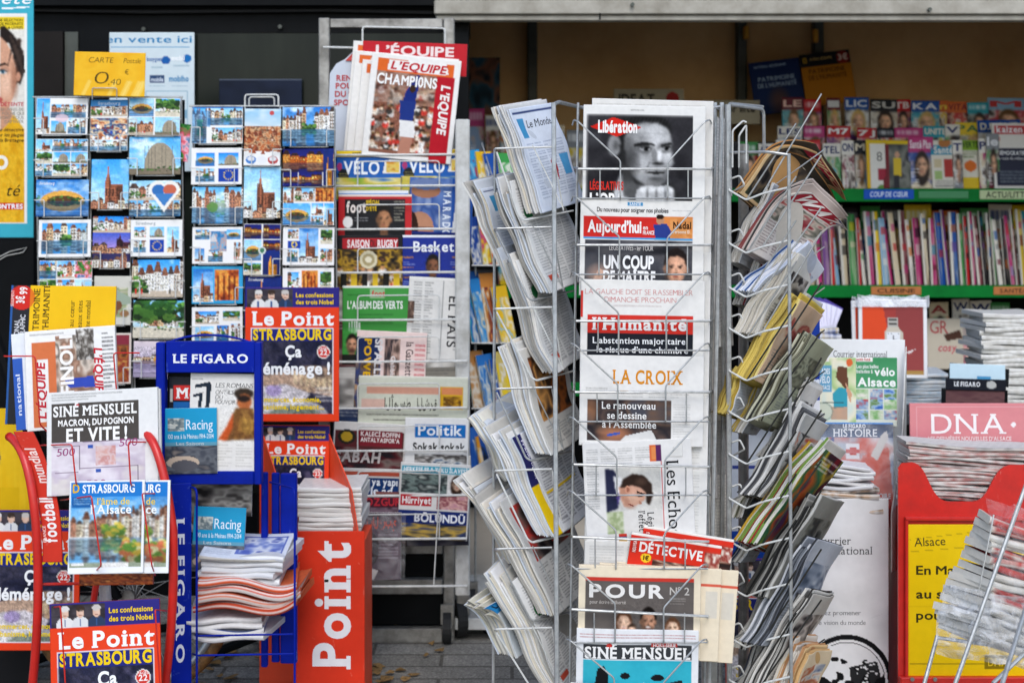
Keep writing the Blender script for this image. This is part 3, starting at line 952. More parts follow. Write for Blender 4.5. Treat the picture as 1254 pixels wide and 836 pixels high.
a.poly([(44, 62), (46, 62), (40, 86), (38, 92)], '#2a201d'); a.ell(51.5, 103, 2.8, 6, '#cf9578'); a.ell(51.5, 112, 1.2, 1.6, '#e8e0d0'); a.poly([(28, 128), (33, 130), (30, 135), (28, 136)], '#b84a44')
a.poly([(29, 168), (38, 152), (46, 150), (59, 168), (59, 282), (29, 282), (3, 282), (3, 168)], '#e9b01e')
a.noise(3, 172, 59, 282, 7, ['#dfa214', '#f2c232', '#eab322', '#d99a10'], .7)
a.poly([(29, 148), (42, 142), (45, 152), (36, 164), (29, 170)], '#cc987a'); a.blur(29, 40, 59, 172, 1); a.grain(29, 40, 59, 280, .08)
a.text('DÉTENTE', 58, 139, 4.4, '#c03a4a', al='r', bold=.025)
for k, s_ in enumerate(('10 LIVRES DE', 'POCHE QUI', 'VONT VOUS', 'CAPTIVER')):
    a.text(s_, 58, 145 + k * 5, 3.6, '#8b8578', al='r', bold=.005)
for k, s_ in enumerate(('Une détective', 'sur les plages', 'de la Bretagne')):
    a.text(s_, 58, 170 + k * 6.4, 4.2, '#2c2418', al='r', bold=.01, shear=.15)
a.text('té', 52, 249, 14, '#1f1a10', al='r', bold=0, shear=.3)
a.text('o', 22, 216, 24, '#f4f0e4', bold=.02, w=17)
a.rect(3, 257, 58, 266, '#d2321e'); a.text('RENCONTRES', 57, 264.6, 5.6, '#ffffff', al='r', bold=.03)
a.text('été', 66, 14, 13, '#ffffff', al='r', bold=0.005, shear=.3, w=36)
a.poly([(30, 19), (64, 17), (66, 18.5), (32, 21)], '#ffffff')
pf = empty('advertising_poster', P(6, 291, 4.5), 'turquoise framed poster of dark haired woman in yellow top, cut off at the left edge', 'poster')
put_sheet('poster_print', a, 6, 291, 4.5, thick=.004, mat=M_BOARD, edge='#3a9fb4', parent=pf)
m = MB(); q0, q1 = P(-32, 352, 4.5), P(44, 292, 4.5)
m.box((q0.x, 4.5, 0.0), (q1.x, 4.56, q1.z - .002), bev=.008); m.build('stand_panel', M_BLACK, pf)
# chalk-white scribble drawn on the panel below the poster
m = MB()
m.tube([P(-4, 316, 4.495), P(12, 308, 4.495), P(33, 303, 4.495), P(28, 309, 4.495), P(8, 313, 4.495), P(-4, 320, 4.495)], .0016, 5)
m.build('chalk_mark', M_WHITE, pf)

a = Art(104, 170, '#d5e2e6', seed=2)
a.rect(2, 17, 98, 18.5, '#4a9ac4')
a.text('en vente ici', 101, 12.5, 8.4, '#2f86b8', w=106, al='r', bold=.012)
logos = [(30, 34, '#c94a3c'), (62, 34, '#1d5fa8'), (88, 32, '#1b6fb4'), (30, 58, '#d0404a'), (58, 57, '#17335f'), (86, 57, '#2f86b8'), (30, 96, '#b85a9a'), (60, 96, '#3355a4'), (86, 100, '#7aa8c4'), (60, 124, '#c84a5a'), (86, 128, '#34589a')]
for i, (x, y, c) in enumerate(logos):
    if i in (1, 2):
        a.ell(x + 7, y, 5.5, 5, c)
    elif i == 5:
        pass
    else:
        a.rect(x - 9, y - 5, x + 9, y + 5, c, .85)
    a.lines(x - 10, y + 8, x + 10, y + 11, '#6f94a8', 3)
a.text('mobiho', 73, 60, 7, '#2f86b8', w=24, bold=.03)
a.text('bouygues', 46, 35, 5, '#1d5fa8', w=18, bold=.02)
a.text('mobil', 76, 34, 5.4, '#ffffff', w=16, bold=.03)
a.text('mobile', 51, 60, 5, '#dfe8f4', w=15, bold=.02)
a.rect(44, 71, 96, 71.9, '#8fb4c4'); a.rect(44, 71, 44.8, 150, '#8fb4c4'); a.rect(95.5, 71, 96.3, 150, '#8fb4c4')
put_sheet('window_poster', a, 186, 210, 4.93, thick=.0015, mat=M_BOARD, edge='#c8d4d8',
          label='pale blue rounded poster of phone logos stuck on the dark window above the postcards', cat='poster')
a = Art(101, 60, '#1b2233', seed=3); a.noise(0, 0, 101, 60, 3, ['#181e2c', '#222a3e']); a.rect(0, 0, 101, 1.2, '#4a5260')
put_sheet('window_sign', a, 319, 157, 4.93, thick=.003, mat=M_BOARD, edge='#2a3244',
          label='blank navy rectangle on the window glass above the right postcard rack', cat='sign')

# ------------------------------------------------------------------ shelving inside the shop and its magazines
SY = 5.72
def shelf_unit():
    t = empty('magazine_shelving', (pxx(1120, 5.9), 5.95, 0), 'long dark shop shelving with bright green shelf edges and category strips', 'shelf')
    x0, x1 = pxx(560, 5.9), pxx(1420, 5.9)
    for py0, py1 in ((231, 247), (349, 364), (468, 484)):
        m = MB(); m.box((x0, SY - .02, pz(py1, SY)), (x1, SY + .004, pz(py0, SY)), bev=.003); m.build('shelf_edge', M_GREEN, t)
        m = MB(); m.box((x0, SY + .005, pz(py1 - 2, SY)), (x1, 6.37, pz(py0 + 3, SY))); m.build('shelf_board', M_DARKSHELF, t)
    m = MB()
    # stepped risers on the two upper shelves
    m.box((x0, SY + .17, pz(234, SY) + .002), (x1, SY + .27, pz(234, SY) + .12))
    m.box((x0, SY + .272, pz(234, SY) + .002), (x1, SY + .40, pz(234, SY) + .21))
    m.box((x0, SY + .2, pz(352, SY) + .002), (x1, SY + .4, pz(352, SY) + .06))
    m.build('riser', M_DARKSHELF, t)
    m = MB(); m.box((x0, 6.32, 0), (x1, 6.372, pz(236, SY))); m.build('back_panel', M_BLACK, t)
    for px0, px1, py0, py1, c, st, tc, h in ((1058, 1119, 232, 244, '#1f56b8', 'COUP DE CŒUR', '#d8e4f4', 6), (1125, 1186, 234, 243, '#4f8f62', '', '#000', 5),
                                             (1200, 1262, 233, 244, '#b9c79a', 'ACTU/LITT', '#2c3326', 7), (1067, 1128, 351, 361, '#c07a48', 'CUISINE', '#4a3320', 5),
                                             (1217, 1280, 351, 361, '#c07a48', 'SANTÉ/BIEN', '#4a3320', 5)):
        a = Art(px1 - px0, py1 - py0, c, seed=px0)
        if st:
            a.text(st, (px1 - px0) / 2, (py1 - py0) / 2 + h / 2, h, tc, w=(px1 - px0) * .76, al='c', bold=.02, shear=.15 if 'COUP' in st else 0)
        sheet('category_strip', a, place((px0 + px1) / 2, py1, SY - .0225), SY / F, thick=.0018, mat=M_BOARD, edge=c, parent=t)
shelf_unit()

CNAME = {'#c8262c': 'red', '#e8c51e': 'yellow', '#1d4fa0': 'blue', '#ece6da': 'white', '#1c1c22': 'black', '#c23a78': 'pink', '#3f8f4a': 'green', '#d8692a': 'orange', '#2d9fb0': 'teal', '#e6d3b0': 'cream', '#6b2230': 'maroon', '#8fb8d4': 'pale blue', '#7a4a8c': 'purple', '#8a8d90': 'grey'}
CC = list(CNAME)
_row_label_seen = {}
def shelf_mag(px, py, wpx, hpx, Y, c, rng, where, word=None, wc='#ffffff', spec=None, roll=0.0, spine=False, pos=''):
    a = Art(wpx, hpx, c, q=.75, seed=int(px * 7 + py))
    if spec:
        spec(a)
    elif spine:
        k = rng.integers(2, 4)
        a.noise(wpx * .2, 0, wpx, hpx, 1.5, [c, c, '#d8ccb8', c, '#5a5048'], .6)
        a.rect(0, 0, max(1.5, wpx * .25), hpx, '#e8e2d4' if rng.random() < .5 else c)
        y = hpx * rng.uniform(.05, .2)
        for _ in range(k):
            hh = hpx * rng.uniform(.05, .16)
            a.rect(wpx * .2, y, wpx, y + hh, CC[rng.integers(len(CC))], .6); y += hh + hpx * rng.uniform(.05, .2)
    else:
        a.noise(0, hpx * .3, wpx, hpx, 2.5, [CC[rng.integers(len(CC))], '#d9c3a5', CC[rng.integers(len(CC))], '#efe8da', '#4a3a34'], .9)
        if rng.random() < .55:
            p_face(a, wpx * .55, hpx * .55, wpx * .42, hpx * .4, '#d9a582', ['#2a1c14', '#6b4a2a', '#c9a45c'][rng.integers(3)], CC[rng.integers(len(CC))], clip=(0, hpx * .25, wpx, hpx), longhair=rng.random() < .6)
        a.lines(2, hpx * .62, wpx * .45, hpx * .95, '#ffffff', 3.2, al=.8)
        if word is None:
            q = wpx * .08
            while q < wpx * .86:      # masthead too small and blurred to read
                e = q + wpx * rng.uniform(.08, .2)
                a.rect(q, hpx * .07, min(e, wpx * .92), hpx * .2, wc if c != '#ece6da' else '#1f2f6a', .75); q = e + wpx * .05
            a.blur(0, 0, wpx, hpx * .25, 1)
        elif wpx > 9:
            a.text(word, wpx * .06, hpx * .22, hpx * .15, wc if c != '#ece6da' else '#1f2f6a', w=wpx * .86, bold=.03)
    cn = CNAME.get(c, 'pale')
    lab = f"{cn} {'spine-on' if spine else 'cover-out'} magazine {where}, {pos}"
    o = put_sheet('magazine', a, px + wpx / 2, py, Y, roll=roll, lean=rng.uniform(3, 9), yaw=rng.uniform(-6, 6) if not spine else rng.uniform(20, 45), label=lab, cat='magazine', group='magazines on the green shop shelves',
                  thick=.004 if not spine else .006, mat=M_MAG, edge='#d8d2c4', rings=2, seed=int(px))
    return o

def ordinal(i):
    W = ['first', 'second', 'third', 'fourth', 'fifth', 'sixth', 'seventh', 'eighth', 'ninth', 'tenth', 'eleventh', 'twelfth', 'thirteenth', 'fourteenth', 'fifteenth', 'sixteenth', 'seventeenth', 'eighteenth', 'nineteenth', 'twentieth']
    if i < 20: return W[i]
    if i < 29: return 'twenty-' + W[i - 20]
    if i == 29: return 'thirtieth'
    if i < 39: return 'thirty-' + W[i - 30]
    if i == 39: return 'fortieth'
    if i < 49: return 'forty-' + W[i - 40]
    return 'fiftieth' if i == 49 else 'fifty-' + W[i - 50]

def shelf_row(items, py, Y, where, seed, x0=None, x1=None, hmin=60, hmax=70, wmin=14, wmax=34, spine=False):
    rng = R(seed)
    lst = []
    if items:
        lst = items
    else:
        x = x0
        while x < x1:
            w = rng.uniform(wmin, wmax)
            lst.append((x, w, rng.uniform(hmin, hmax), CC[rng.integers(len(CC))] if not spine or rng.random() < .62 else ['#ece6da', '#e6d3b0', '#c8262c', '#c23a78'][rng.integers(4)], None, '#ffffff', None)); x += w * (1.0 if not spine else .95) + .6
    for i, it in enumerate(lst):
        x, w, h, c, wd, wc, sp = it
        dy = rng.uniform(0, .035) if not spine else rng.uniform(0, .02)
        shelf_mag(x, py, w, h, Y + dy, c, rng, where, wd, wc, sp, roll=rng.uniform(-1.2, 1.2), spine=spine, pos=ordinal(i) + ' from the left')

# upper shelf: back, middle and front tiers
shelf_row([(958, 26, 52, '#6b2230', 'LE', '#e8c0b0', None), (985, 22, 50, '#c8262c', None, '#fff', None), (1014, 17, 52, '#6b2230', 'I', '#ddd', None), (1035, 30, 52, '#1d4fa0', 'LIC', '#d8e0ea', None), (1066, 34, 50, '#1c1c22', 'SU', '#c9c6c0', None), (1096, 20, 50, '#c8262c', 'TB', '#f0e2e0', None),
           (1116, 34, 48, '#1d4fa0', 'KA', '#e8ecf4', None), (1144, 18, 48, '#d8692a', 'in', '#f4d44a', None), (1160, 26, 47, '#d8692a', 'VITA', '#8a2222', None), (1186, 26, 46, '#2d9fb0', None, '#fff', None), (1211, 46, 52, '#8fb8d4', 'M', '#c84040', None)],
          171, SY + .29, 'in the back tier of the upper shelf', 11)
shelf_row([(952, 30, 46, '#ece6da', 'LES', '#fff', None), (984, 26, 46, '#c23a78', None, '#fff', None), (1012, 30, 46, '#c8262c', 'M7', '#fff', None), (1050, 24, 44, '#c8262c', '7J', '#f4f0ea', None), (1075, 22, 44, '#1c1c22', None, '#fff', None), (1096, 36, 44, '#c23a78', None, '#f4dce4', None), (1131, 30, 46, '#2d9fb0', 'UNITE', '#f0ead8', None),
           (1158, 18, 48, '#ece6da', 'V', '#c8303c', None), (1170, 46, 50, '#e8c51e', 'PAN', '#2d6f3c', None), (1200, 54, 54, '#1d4fa0', 'D.MONT', '#f0e8d0', None), (1256, 30, 50, '#c8262c', None, '#fff', None)],
          200, SY + .18, 'in the middle tier of the upper shelf', 12)
def kaizen(a):
    a.rect(0, 0, a.w, a.h, '#e9e4da'); a.rect(4, 3, a.w, 14, '#c8373a'); a.text('kaizen', 6, 12, 8, '#ffffff', w=32, bold=.02)
    a.rect(4, 32, a.w, a.h - 3, '#26283c'); a.text('DÉMOCRATIE', 6, 40, 4.6, '#eee', w=34, bold=.03); a.text('la voie du milieu', 6, 46, 3.4, '#ccc', w=32); a.lines(7, 60, a.w - 4, 76, '#9aa', 4)
    a.text('18', 6, 22, 4, '#c8373a')
def yel8(a):
    a.rect(0, 0, a.w, a.h, '#ece8de'); a.rect(0, 0, 5, a.h, '#e8b81c'); a.rect(0, 0, a.w, 4, '#e8c51e'); a.text('8', 13, 26, 11, '#5b5750', bold=-.005); a.rect(14, 36, 24, 50, '#a8283c'); a.ell(20, 60, 7, 5, '#6f9a48')
def sante(a):
    a.rect(0, 0, a.w, a.h, '#e9e2d2'); a.rect(0, 6, a.w, 18, '#2496b4'); a.text('Santé', 4, 16, 8, '#f2efe6', w=a.w * .8, bold=.03); a.ell(a.w * .6, 3, 8, 6, '#b8763a')
    a.rect(4, 24, 13, 34, '#d8c8a0'); a.rect(15, 24, 27, 46, '#b83a30'); a.rect(4, 38, 13, 48, '#a8c47a'); a.lines(4, 50, a.w - 3, 58, '#444', 3)
def green(a):
    a.rect(0, 0, a.w, a.h, '#e6e0cc'); a.rect(0, 0, a.w, 12, '#8ab02c'); a.text('VERTS', 2, 9, 7, '#2c4a14', w=a.w * .9, bold=.03); a.ell(a.w * .5, 32, 8, 7, '#e0701c'); a.rect(0, 46, a.w, a.h, '#e8c51e'); a.lines(2, 14, a.w - 2, 22, '#3c5a20', 3)
def cycl(a):
    a.noise(0, 0, a.w, a.h, 3, ['#3c3f42', '#6a6c62', '#8a8a80', '#2c2c30']); a.rect(0, 0, 7, a.h, '#7a2028'); a.ell(a.w * .52, 18, 3, 4, '#d0a080'); a.rect(a.w * .38, 22, a.w * .66, 44, '#e0c030'); a.rect(a.w * .4, 44, a.w * .6, 66, '#2a2a30'); a.rect(0, 0, a.w, 4, '#e8c51e')
shelf_row([(905, 24, 58, '#3f8f4a', None, '#fff', None), (930, 22, 56, '#ece6da', 'ART', '#fff', None), (950, 30, 60, '#ece6da', 'TER', '#fff', None), (984, 22, 60, '#c8262c', None, '#fff', None), (1008, 22, 56, '#ece6da', 'TEL', '#fff', None), (1032, 16, 60, '#ece6da', 'ON', '#2c5a8c', None), (1048, 14, 60, '#1c1c22', 'M', '#e8dcc0', None), (1062, 24, 60, '#ece6da', None, '#fff', yel8),
           (1082, 34, 60, '#1c1c22', None, '#fff', cycl), (1113, 30, 64, '#c23a78', 'Santé Plus', '#f8e8ee', None), (1142, 30, 60, '#2d9fb0', None, '#fff', sante), (1168, 12, 60, '#ece6da', 'T', '#3c8a48', None),
           (1179, 22, 60, '#3f8f4a', None, '#fff', green), (1200, 14, 62, '#ece6da', 'PI', '#c84a3c', None), (1209, 16, 68, '#8a8d90', 'le', '#e8e8ea', None), (1218, 44, 82, '#ece6da', None, '#fff', kaizen)],
          231, SY + .06, 'in the front tier of the upper shelf', 13)
# left end of the same shelf, glimpsed between the racks
shelf_row(None, 205, SY + .1, 'glimpsed on the upper shelf beside the spinner', 19, 574, 640, 60, 74, 16, 26)
shelf_row(None, 231, SY + .1, 'on the upper shelf glimpsed between spinner posts', 21, 655, 705, 60, 90, 14, 24)
# lower shelf, spines out
shelf_row(None, 349, SY + .08, 'packed on the lower green shelf', 14, 990, 1262, 80, 94, 4.5, 11, spine=True)
shelf_row(None, 349, SY + .26, 'in the shaded row behind the lower shelf', 15, 1000, 1260, 92, 100, 22, 36)
shelf_row(None, 349, SY + .1, 'on the lower shelf behind the spinner rack', 18, 610, 640, 80, 100, 14, 24)
# bottom row in the dark
def cosy(a):
    a.rect(0, 0, a.w, a.h, '#cfc4b0'); a.text('GR', 4, 18, 15, '#b8323c', w=a.w * .5, bold=0, serif=.03); a.text('cosy', a.w * .3, 40, 9, '#c84a5c', w=a.w * .5, bold=.02, shear=.2); a.poly([(20, 20), (40, 14), (44, 24), (24, 28)], '#4a2c20')
def vip(a):
    a.rect(0, 0, a.w, a.h, '#b8a8a0'); a.text('VIP', 3, 24, 18, '#e6dcd6', w=a.w * .9, bold=.03); a.noise(0, 26, a.w, a.h, 3, ['#c84a7a', '#e0c0a8', '#8a2a50'])
shelf_row([(1136, 44, 62, '#ece6da', None, '#fff', cosy), (1180, 52, 62, '#c23a78', None, '#fff', vip)], 452, SY + .1, 'in the shaded bottom row behind the red boards', 16)
shelf_row([(1140, 24, 60, '#e6d3b0', 'A', '#a33', None), (1168, 22, 64, '#ece6da', 'W', '#b03040', None), (1190, 26, 62, '#ece6da', 'W', '#a02c3c', None), (1216, 24, 60, '#3f8f4a', None, '#fff', None)], 430, SY + .24, 'in the dim bottom row, standing at the back', 17)

# ------------------------------------------------------------------ leaning books and signs on the shelf top
def patri(a, c, dark, seed):
    a.rect(0, 0, a.w, a.h, c)
    if not dark:
        a.rect(0, 0, a.w, 16, '#191a20'); a.ell(a.w - 9, 9, 8, 8, '#8a2420'); a.text('3€', a.w - 9, 12, 7, '#e8d0c0', al='c', bold=.03)
        a.text('NATIONAL GEOGRAPHIC', 12, 9, 3.4, '#c8a860', w=28, bold=.01)
        a.rect(4, 5, 8, 11, '#d8a828'); a.rect(5, 6, 7, 10, '#191a20')
    else:
        a.text('NATIONAL GEOGRAPHIC', 6, 8, 3.2, '#a8c0e0', w=40, bold=.01); a.soft(a.w * .5, 52, 16, 22, '#7a4a38', .7)
    tc = '#a8c0e0' if dark else '#3a2808'
    a.text('PATRIMOINE', a.w * .5, 25, 5.2, tc, w=a.w * .72, al='c', bold=.01, serif=.03)
    a.text('DE L’HUMANITÉ', a.w * .5, 33, 5.2, tc, w=a.w * .76, al='c', bold=.01, serif=.03)
a = Art(63, 66, '#1b2f62', seed=5); patri(a, '#182c5c', True, 5)
put_sheet('magazine', a, 957, 138, SY + .5, roll=-7, lean=8, thick=.004, mat=M_MAG, edge='#22304e', label='navy world heritage magazine leaning at the wall left of its orange twin', cat='magazine')
a = Art(62, 66, '#c07a14', seed=6); patri(a, '#b87414', False, 6)
put_sheet('magazine', a, 1019, 128, SY + .49, roll=-7, lean=8, thick=.004, mat=M_MAG, edge='#6a4a18', label='orange and black world heritage magazine leaning beside its navy twin on the shelf top', cat='magazine')
a = Art(86, 34, '#b0a58c', seed=7)
a.text('IDEAT', 6, 20, 13, '#3c3a34', w=44, bold=.03); a.ell(72, 12, 8, 8, '#a8302c'); a.poly([(4, 17), (40, 14), (46, 12), (46, 14), (30, 18), (4, 19)], '#d8d4c6')
put_sheet('magazine', a, 795, 142, SY + .45, lean=10, thick=.004, mat=M_MAG, edge='#908878', label='beige magazine with red dot standing on the shelf above the front rack', cat='magazine')
a = Art(70, 30, '#b4aa92', seed=8); a.text('l’Accor llité', 4, 15, 9, '#2e2c28', w=60, bold=.03)
put_sheet('magazine', a, 896, 152, SY + .42, lean=10, thick=.004, mat=M_MAG, edge='#908878', label='beige magazine with black lettering half hidden behind the rack corner', cat='magazine')
# dark shapes at the left end of the interior
a = Art(44, 70, '#20384c', seed=9); a.noise(0, 0, 44, 70, 3, ['#1c2c3a', '#2f5a72', '#8a5a48', '#182430'])
put_sheet('poster', a, 590, 140, 6.2, lean=4, thick=.003, mat=M_BOARD, edge='#22303a', label='small dark blue poster on the back wall right of the sports newspapers', cat='poster')

# ------------------------------------------------------------------ postcard racks
def card_art(w, h, kind, seed):
    a = Art(w, h, '#f2f1ee', q=1.1, seed=seed)
    K = kind
    if K in ('river', 'street', 'spire', 'night', 'glow', 'dusk', 'modern', 'park', 'bridge', 'crowd', 'blossom'):
        p_scene(a, 0, 0, w, h, K)
        if K in ('spire', 'modern', 'bridge', 'glow') and w > 20:
            a.text('Strasbourg', 4, 6, 3.4, '#f2f4f8', w=18, bold=.01, shear=.2)
    elif K == 'wriver':
        p_scene(a, 4, 4, w - 4, h - 5, 'river'); a.rect(w - 12, 4, w - 4, h - 5, '#8fa8b0', .3)
    elif K == 'quad':
        collage(a, grid(2, 2, ['river', 'street', 'spire', 'modern', 'park', 'bridge'], seed))
    elif K == 'six':
        collage(a, grid(3, 2, ['river', 'street', 'spire', 'park', 'night', 'blossom'], seed))
    elif K == 'nine':
        collage(a, grid(3, 3, ['river', 'street', 'spire', 'park', 'modern', 'blossom'], seed))
    elif K == 'euro':
        collage(a, [(.06, .18, .3, .5, 'street'), (.36, .18, .66, .5, 'modern'), (.7, .18, .95, .9, 'spire'), (.06, .54, .3, .9, 'river'), (.36, .52, .66, .9, 'flag')])
        a.text('Strasbourg', 6, 6, 3.4, '#7a8894', w=24, bold=0)
    elif K == 'euro2':
        collage(a, [(.08, .12, .48, .5, 'bridge'), (.52, .12, .95, .5, 'modern'), (.08, .54, .48, .94, 'river'), (.52, .54, .95, .94, 'flag')])
    elif K == 'euro3':
        collage(a, [(.08, .05, .3, .32, 'street'), (.3, .02, .7, .95, 'spire'), (.72, .05, .97, .45, 'park'), (.08, .58, .3, .92, 'river'), (.72, .55, .97, .92, 'street')]); p_flag(a, w * .1, h * .36, w * .34, h * .56)
    elif K == 'tri':
        collage(a, [(0, .0, .28, .98, 'spire'), (.28, .15, .98, .55, 'river'), (.28, .6, .6, .98, 'modern'), (.62, .55, .98, .98, 'river')])
        a.ell(w * .5, h * .55, 8, 5, '#e8c8d0', .8)
    elif K == 'heart':
        p_scene(a, 0, 0, w, h * .55, 'street'); p_scene(a, 0, h * .55, w, h, 'river')
        cx, cy = w * .68, h * .38
        a.ell(cx - 8, cy - 6, 11, 10, '#f2efe6'); a.ell(cx + 8, cy - 6, 11, 10, '#f2efe6'); a.poly([(cx - 18, cy - 2), (cx + 18, cy - 2), (cx, cy + 22)], '#f2efe6')
        a.ell(cx - 7, cy - 5, 8, 7, '#2f6fb4'); a.ell(cx + 7, cy - 5, 8, 7, '#c9654a'); a.poly([(cx - 13, cy - 1), (cx + 13, cy - 1), (cx, cy + 15)], '#3f7fc0')
    elif K == 'spiretall':
        p_scene(a, 0, 0, w, h, 'spire')
    elif K == 'pcol':
        collage(a, [(0, 0, 1, .34, 'street'), (0, .34, 1, .78, 'crowd'), (0, .78, 1, 1, 'river')]); a.rect(0, 0, w, 8, '#3f8fd0'); a.text('Strasbourg', w / 2, 6, 3.6, '#d8e8f4', w=w * .6, al='c', bold=.01)
    elif K == 'aerial':
        p_sky(a, 0, 0, w, h * .35, '#4a94d0', '#cfdfe4', .4)
        a.noise(0, h * .3, w, h * .75, 9, ['#8a4a2e', '#c47a4a', '#e0b88a', '#5a4034', '#b8602e', '#e8dcc8'])
        for k in range(40):
            x, y = a.r.uniform(0, w), a.r.uniform(h * .36, h * .76); a.poly([(x - 3, y + 3), (x, y - 2), (x + 3, y + 3)], ['#9a4a2a', '#c0683a', '#7a3a24'][a.r.integers(3)])
        for k, c in enumerate(('#3b7fc8', '#e8eaee', '#b83a3a')):
            a.ell(w * (.2 + .3 * k), h * .9, w * .14, h * .07, c)
            a.ell(w * (.2 + .3 * k), h * .88, w * .1, h * .04, '#e8e8ea')
        a.ell(w * .75, 5, 3, 3, '#c84a4a')
    elif K == 'nightcol':
        collage(a, [(0, 0, .5, .3, 'night'), (.5, 0, 1, .3, 'night'), (0, .3, .5, .72, 'bridge'), (.5, .3, 1, .55, 'night'), (0, .75, .5, 1, 'park'), (.5, .52, 1, 1, 'glow')]); a.ell(w * .5, h * .52, 4.5, 4.5, '#d8e0d8'); a.ell(w * .5, h * .52, 3, 3, '#3f7a5a')
    elif K == 'nightwide':
        p_scene(a, 0, 0, w, h * .62, 'night'); collage(a, [(0, .62, .3, 1, 'night'), (.3, .62, .78, 1, 'night'), (.78, 0, 1, 1, 'glow')], gut=.6)
    elif K == 'duskstreet':
        a.rect(0, 0, w, h, '#2c2a5c'); p_scene(a, 0, 0, w, h * .3, 'street'); p_scene(a, 0, h * .3, w, h * .72, 'dusk'); p_houses(a, 0, w, h, h * .1, h * .28, (0, 0, w, h)); a.rect(0, h * .29, w, h * .31, '#e8c890')
    elif K == 'horse':
        a.rect(0, 0, w, h, '#cfccc0'); a.noise(4, 14, w - 4, h - 10, 4, ['#b8b49a', '#8a9a6c', '#d8d2bc', '#a6a884']); a.poly([(0, 30), (20, 14), (46, 26), (46, 34), (0, 40)], '#9aa894')
        a.ell(20, 44, 10, 7, '#8a5a38'); a.ell(30, 36, 5, 6, '#7a4c30'); a.rect(13, 48, 15, 60, '#6b4028'); a.rect(24, 48, 26, 60, '#6b4028'); a.ell(38, 46, 6, 4, '#a07650')
    elif K == 'brown':
        a.rect(0, 0, w, h, '#e2d4c8'); a.rect(2, 2, w - 2, h - 2, '#7a4a2c'); a.noise(2, 16, w - 2, h - 2, 5, ['#5a2f1c', '#b06a30', '#8a2c24', '#d09a4a']); a.rect(2, 2, w - 2, 14, '#8a2c3c'); a.text('1901', 10, 11, 6, '#e8c8d0', bold=.02)
    elif K == 'pinksky':
        a.grad(0, 0, w, h, '#e8d8dc', '#8a84a8'); p_houses(a, 0, w, h * .55, 3, 8, None); a.ell(w * .5, h * .5, 7, 5, '#d89a3c'); p_water(a, 0, h * .55, w, h, '#7a6f9a', .5)
    elif K == 'cathred':
        a.rect(0, 0, w, h, '#2f9fd0'); p_scene(a, 1.5, 3, w * .42, h - 2, 'spire'); p_scene(a, w * .45, h * .1, w - 5, h * .9, 'interior'); a.rect(w * .42, 0, w * .44, h, '#3ab0e0')
    elif K == 'burst':
        collage(a, [(.05, .06, .36, .34, 'river'), (.68, .06, .97, .34, 'bridge'), (.04, .56, .25, .95, 'spire'), (.32, .6, .62, .95, 'river'), (.82, .4, .97, .92, 'street')])
        a.noise(w * .36, h * .12, w * .68, h * .66, 5, ['#2f6fa8', '#4a94c8', '#c8a098', '#6fb0d8']); a.poly([(w * .34, h * .4), (w * .42, h * .14), (w * .5, h * .4)], '#f2f1ee', .6)
    elif K == 'blue4':
        collage(a, [(0, 0, .3, 1, 'river'), (.3, .02, 1, .5, 'river'), (.38, .55, 1, .98, 'street')]); a.rect(0, 0, w, 1.5, '#1c6fc0'); a.rect(0, h * .1, w * .36, h * .55, '#1f78c8', .5)
    elif K == 'valley':
        p_scene(a, 0, 0, w, h, 'river'); a.soft(w * .55, h * .5, 14, 12, '#d8e4e8', .7); a.ell(w * .4, h * .55, 7, 6, '#5a8f3c', .8)
    elif K == 'bluecol':
        collage(a, [(0, 0, .22, 1, 'street'), (.22, 0, .62, .4, 'street'), (.62, 0, 1, .4, 'interior'), (0, .4, .55, 1, 'bridge'), (.55, .4, .8, .75, 'spire'), (.8, .4, 1, 1, 'spire'), (.55, .75, .8, 1, 'river')])
    elif K == 'cottage':
        collage(a, [(.05, .1, .55, .48, 'street'), (.6, .1, .96, .4, 'park'), (.05, .52, .45, .95, 'bridge'), (.48, .5, .74, .95, 'river'), (.76, .45, .96, .95, 'street')])
    elif K == 'market':
        collage(a, [(.08, .1, .34, .6, 'street'), (.36, .06, .7, .8, 'interior'), (.72, .1, .96, .6, 'park')])
    return a

CY = 4.2
CARD_TXT = {'quad': 'postcard of four town views', 'six': 'postcard of six small views', 'nine': 'postcard of nine small town views', 'river': 'postcard of houses along a river', 'street': 'postcard of a street of timbered houses', 'modern': 'postcard of a rounded modern building under clouds', 'bridge': 'postcard of a lit bridge mirrored in water',
            'wriver': 'white bordered postcard of a canal between houses', 'euro': 'white postcard of five views and a European flag', 'euro2': 'white postcard with flag in its lower right quarter', 'euro3': 'white postcard of a spire and a flag', 'tri': 'postcard of a red spire beside river views', 'heart': 'postcard with a heart shaped picture',
            'spiretall': 'tall postcard of a cathedral spire under blue sky', 'pcol': 'tall postcard collage of streets and a crowd', 'aerial': 'tall postcard of red roofs seen from above', 'nightcol': 'tall postcard collage of orange lights at night', 'nightwide': 'dark blue postcard of the lit city at night', 'duskstreet': 'tall postcard with a violet dusk sky',
            'horse': 'tall sketch postcard of brown horses in a valley', 'brown': 'tall brown old fashioned postcard', 'pinksky': 'postcard of a dome under pink evening sky', 'cathred': 'blue postcard of a spire beside red interiors', 'burst': 'white postcard of views round a blue glass front', 'blue4': 'postcard of boats beside two town views',
            'valley': 'postcard of a canal lined with white houses', 'bluecol': 'postcard collage of blue skies and water', 'cottage': 'white collage postcard of cottages and blue shutters', 'market': 'white postcard of three old house fronts', 'park': 'postcard of a garden house among trees', 'spire': 'postcard of a tall spire', 'glow': 'dark postcard of a glowing orange spire', 'street2': 'postcard'}

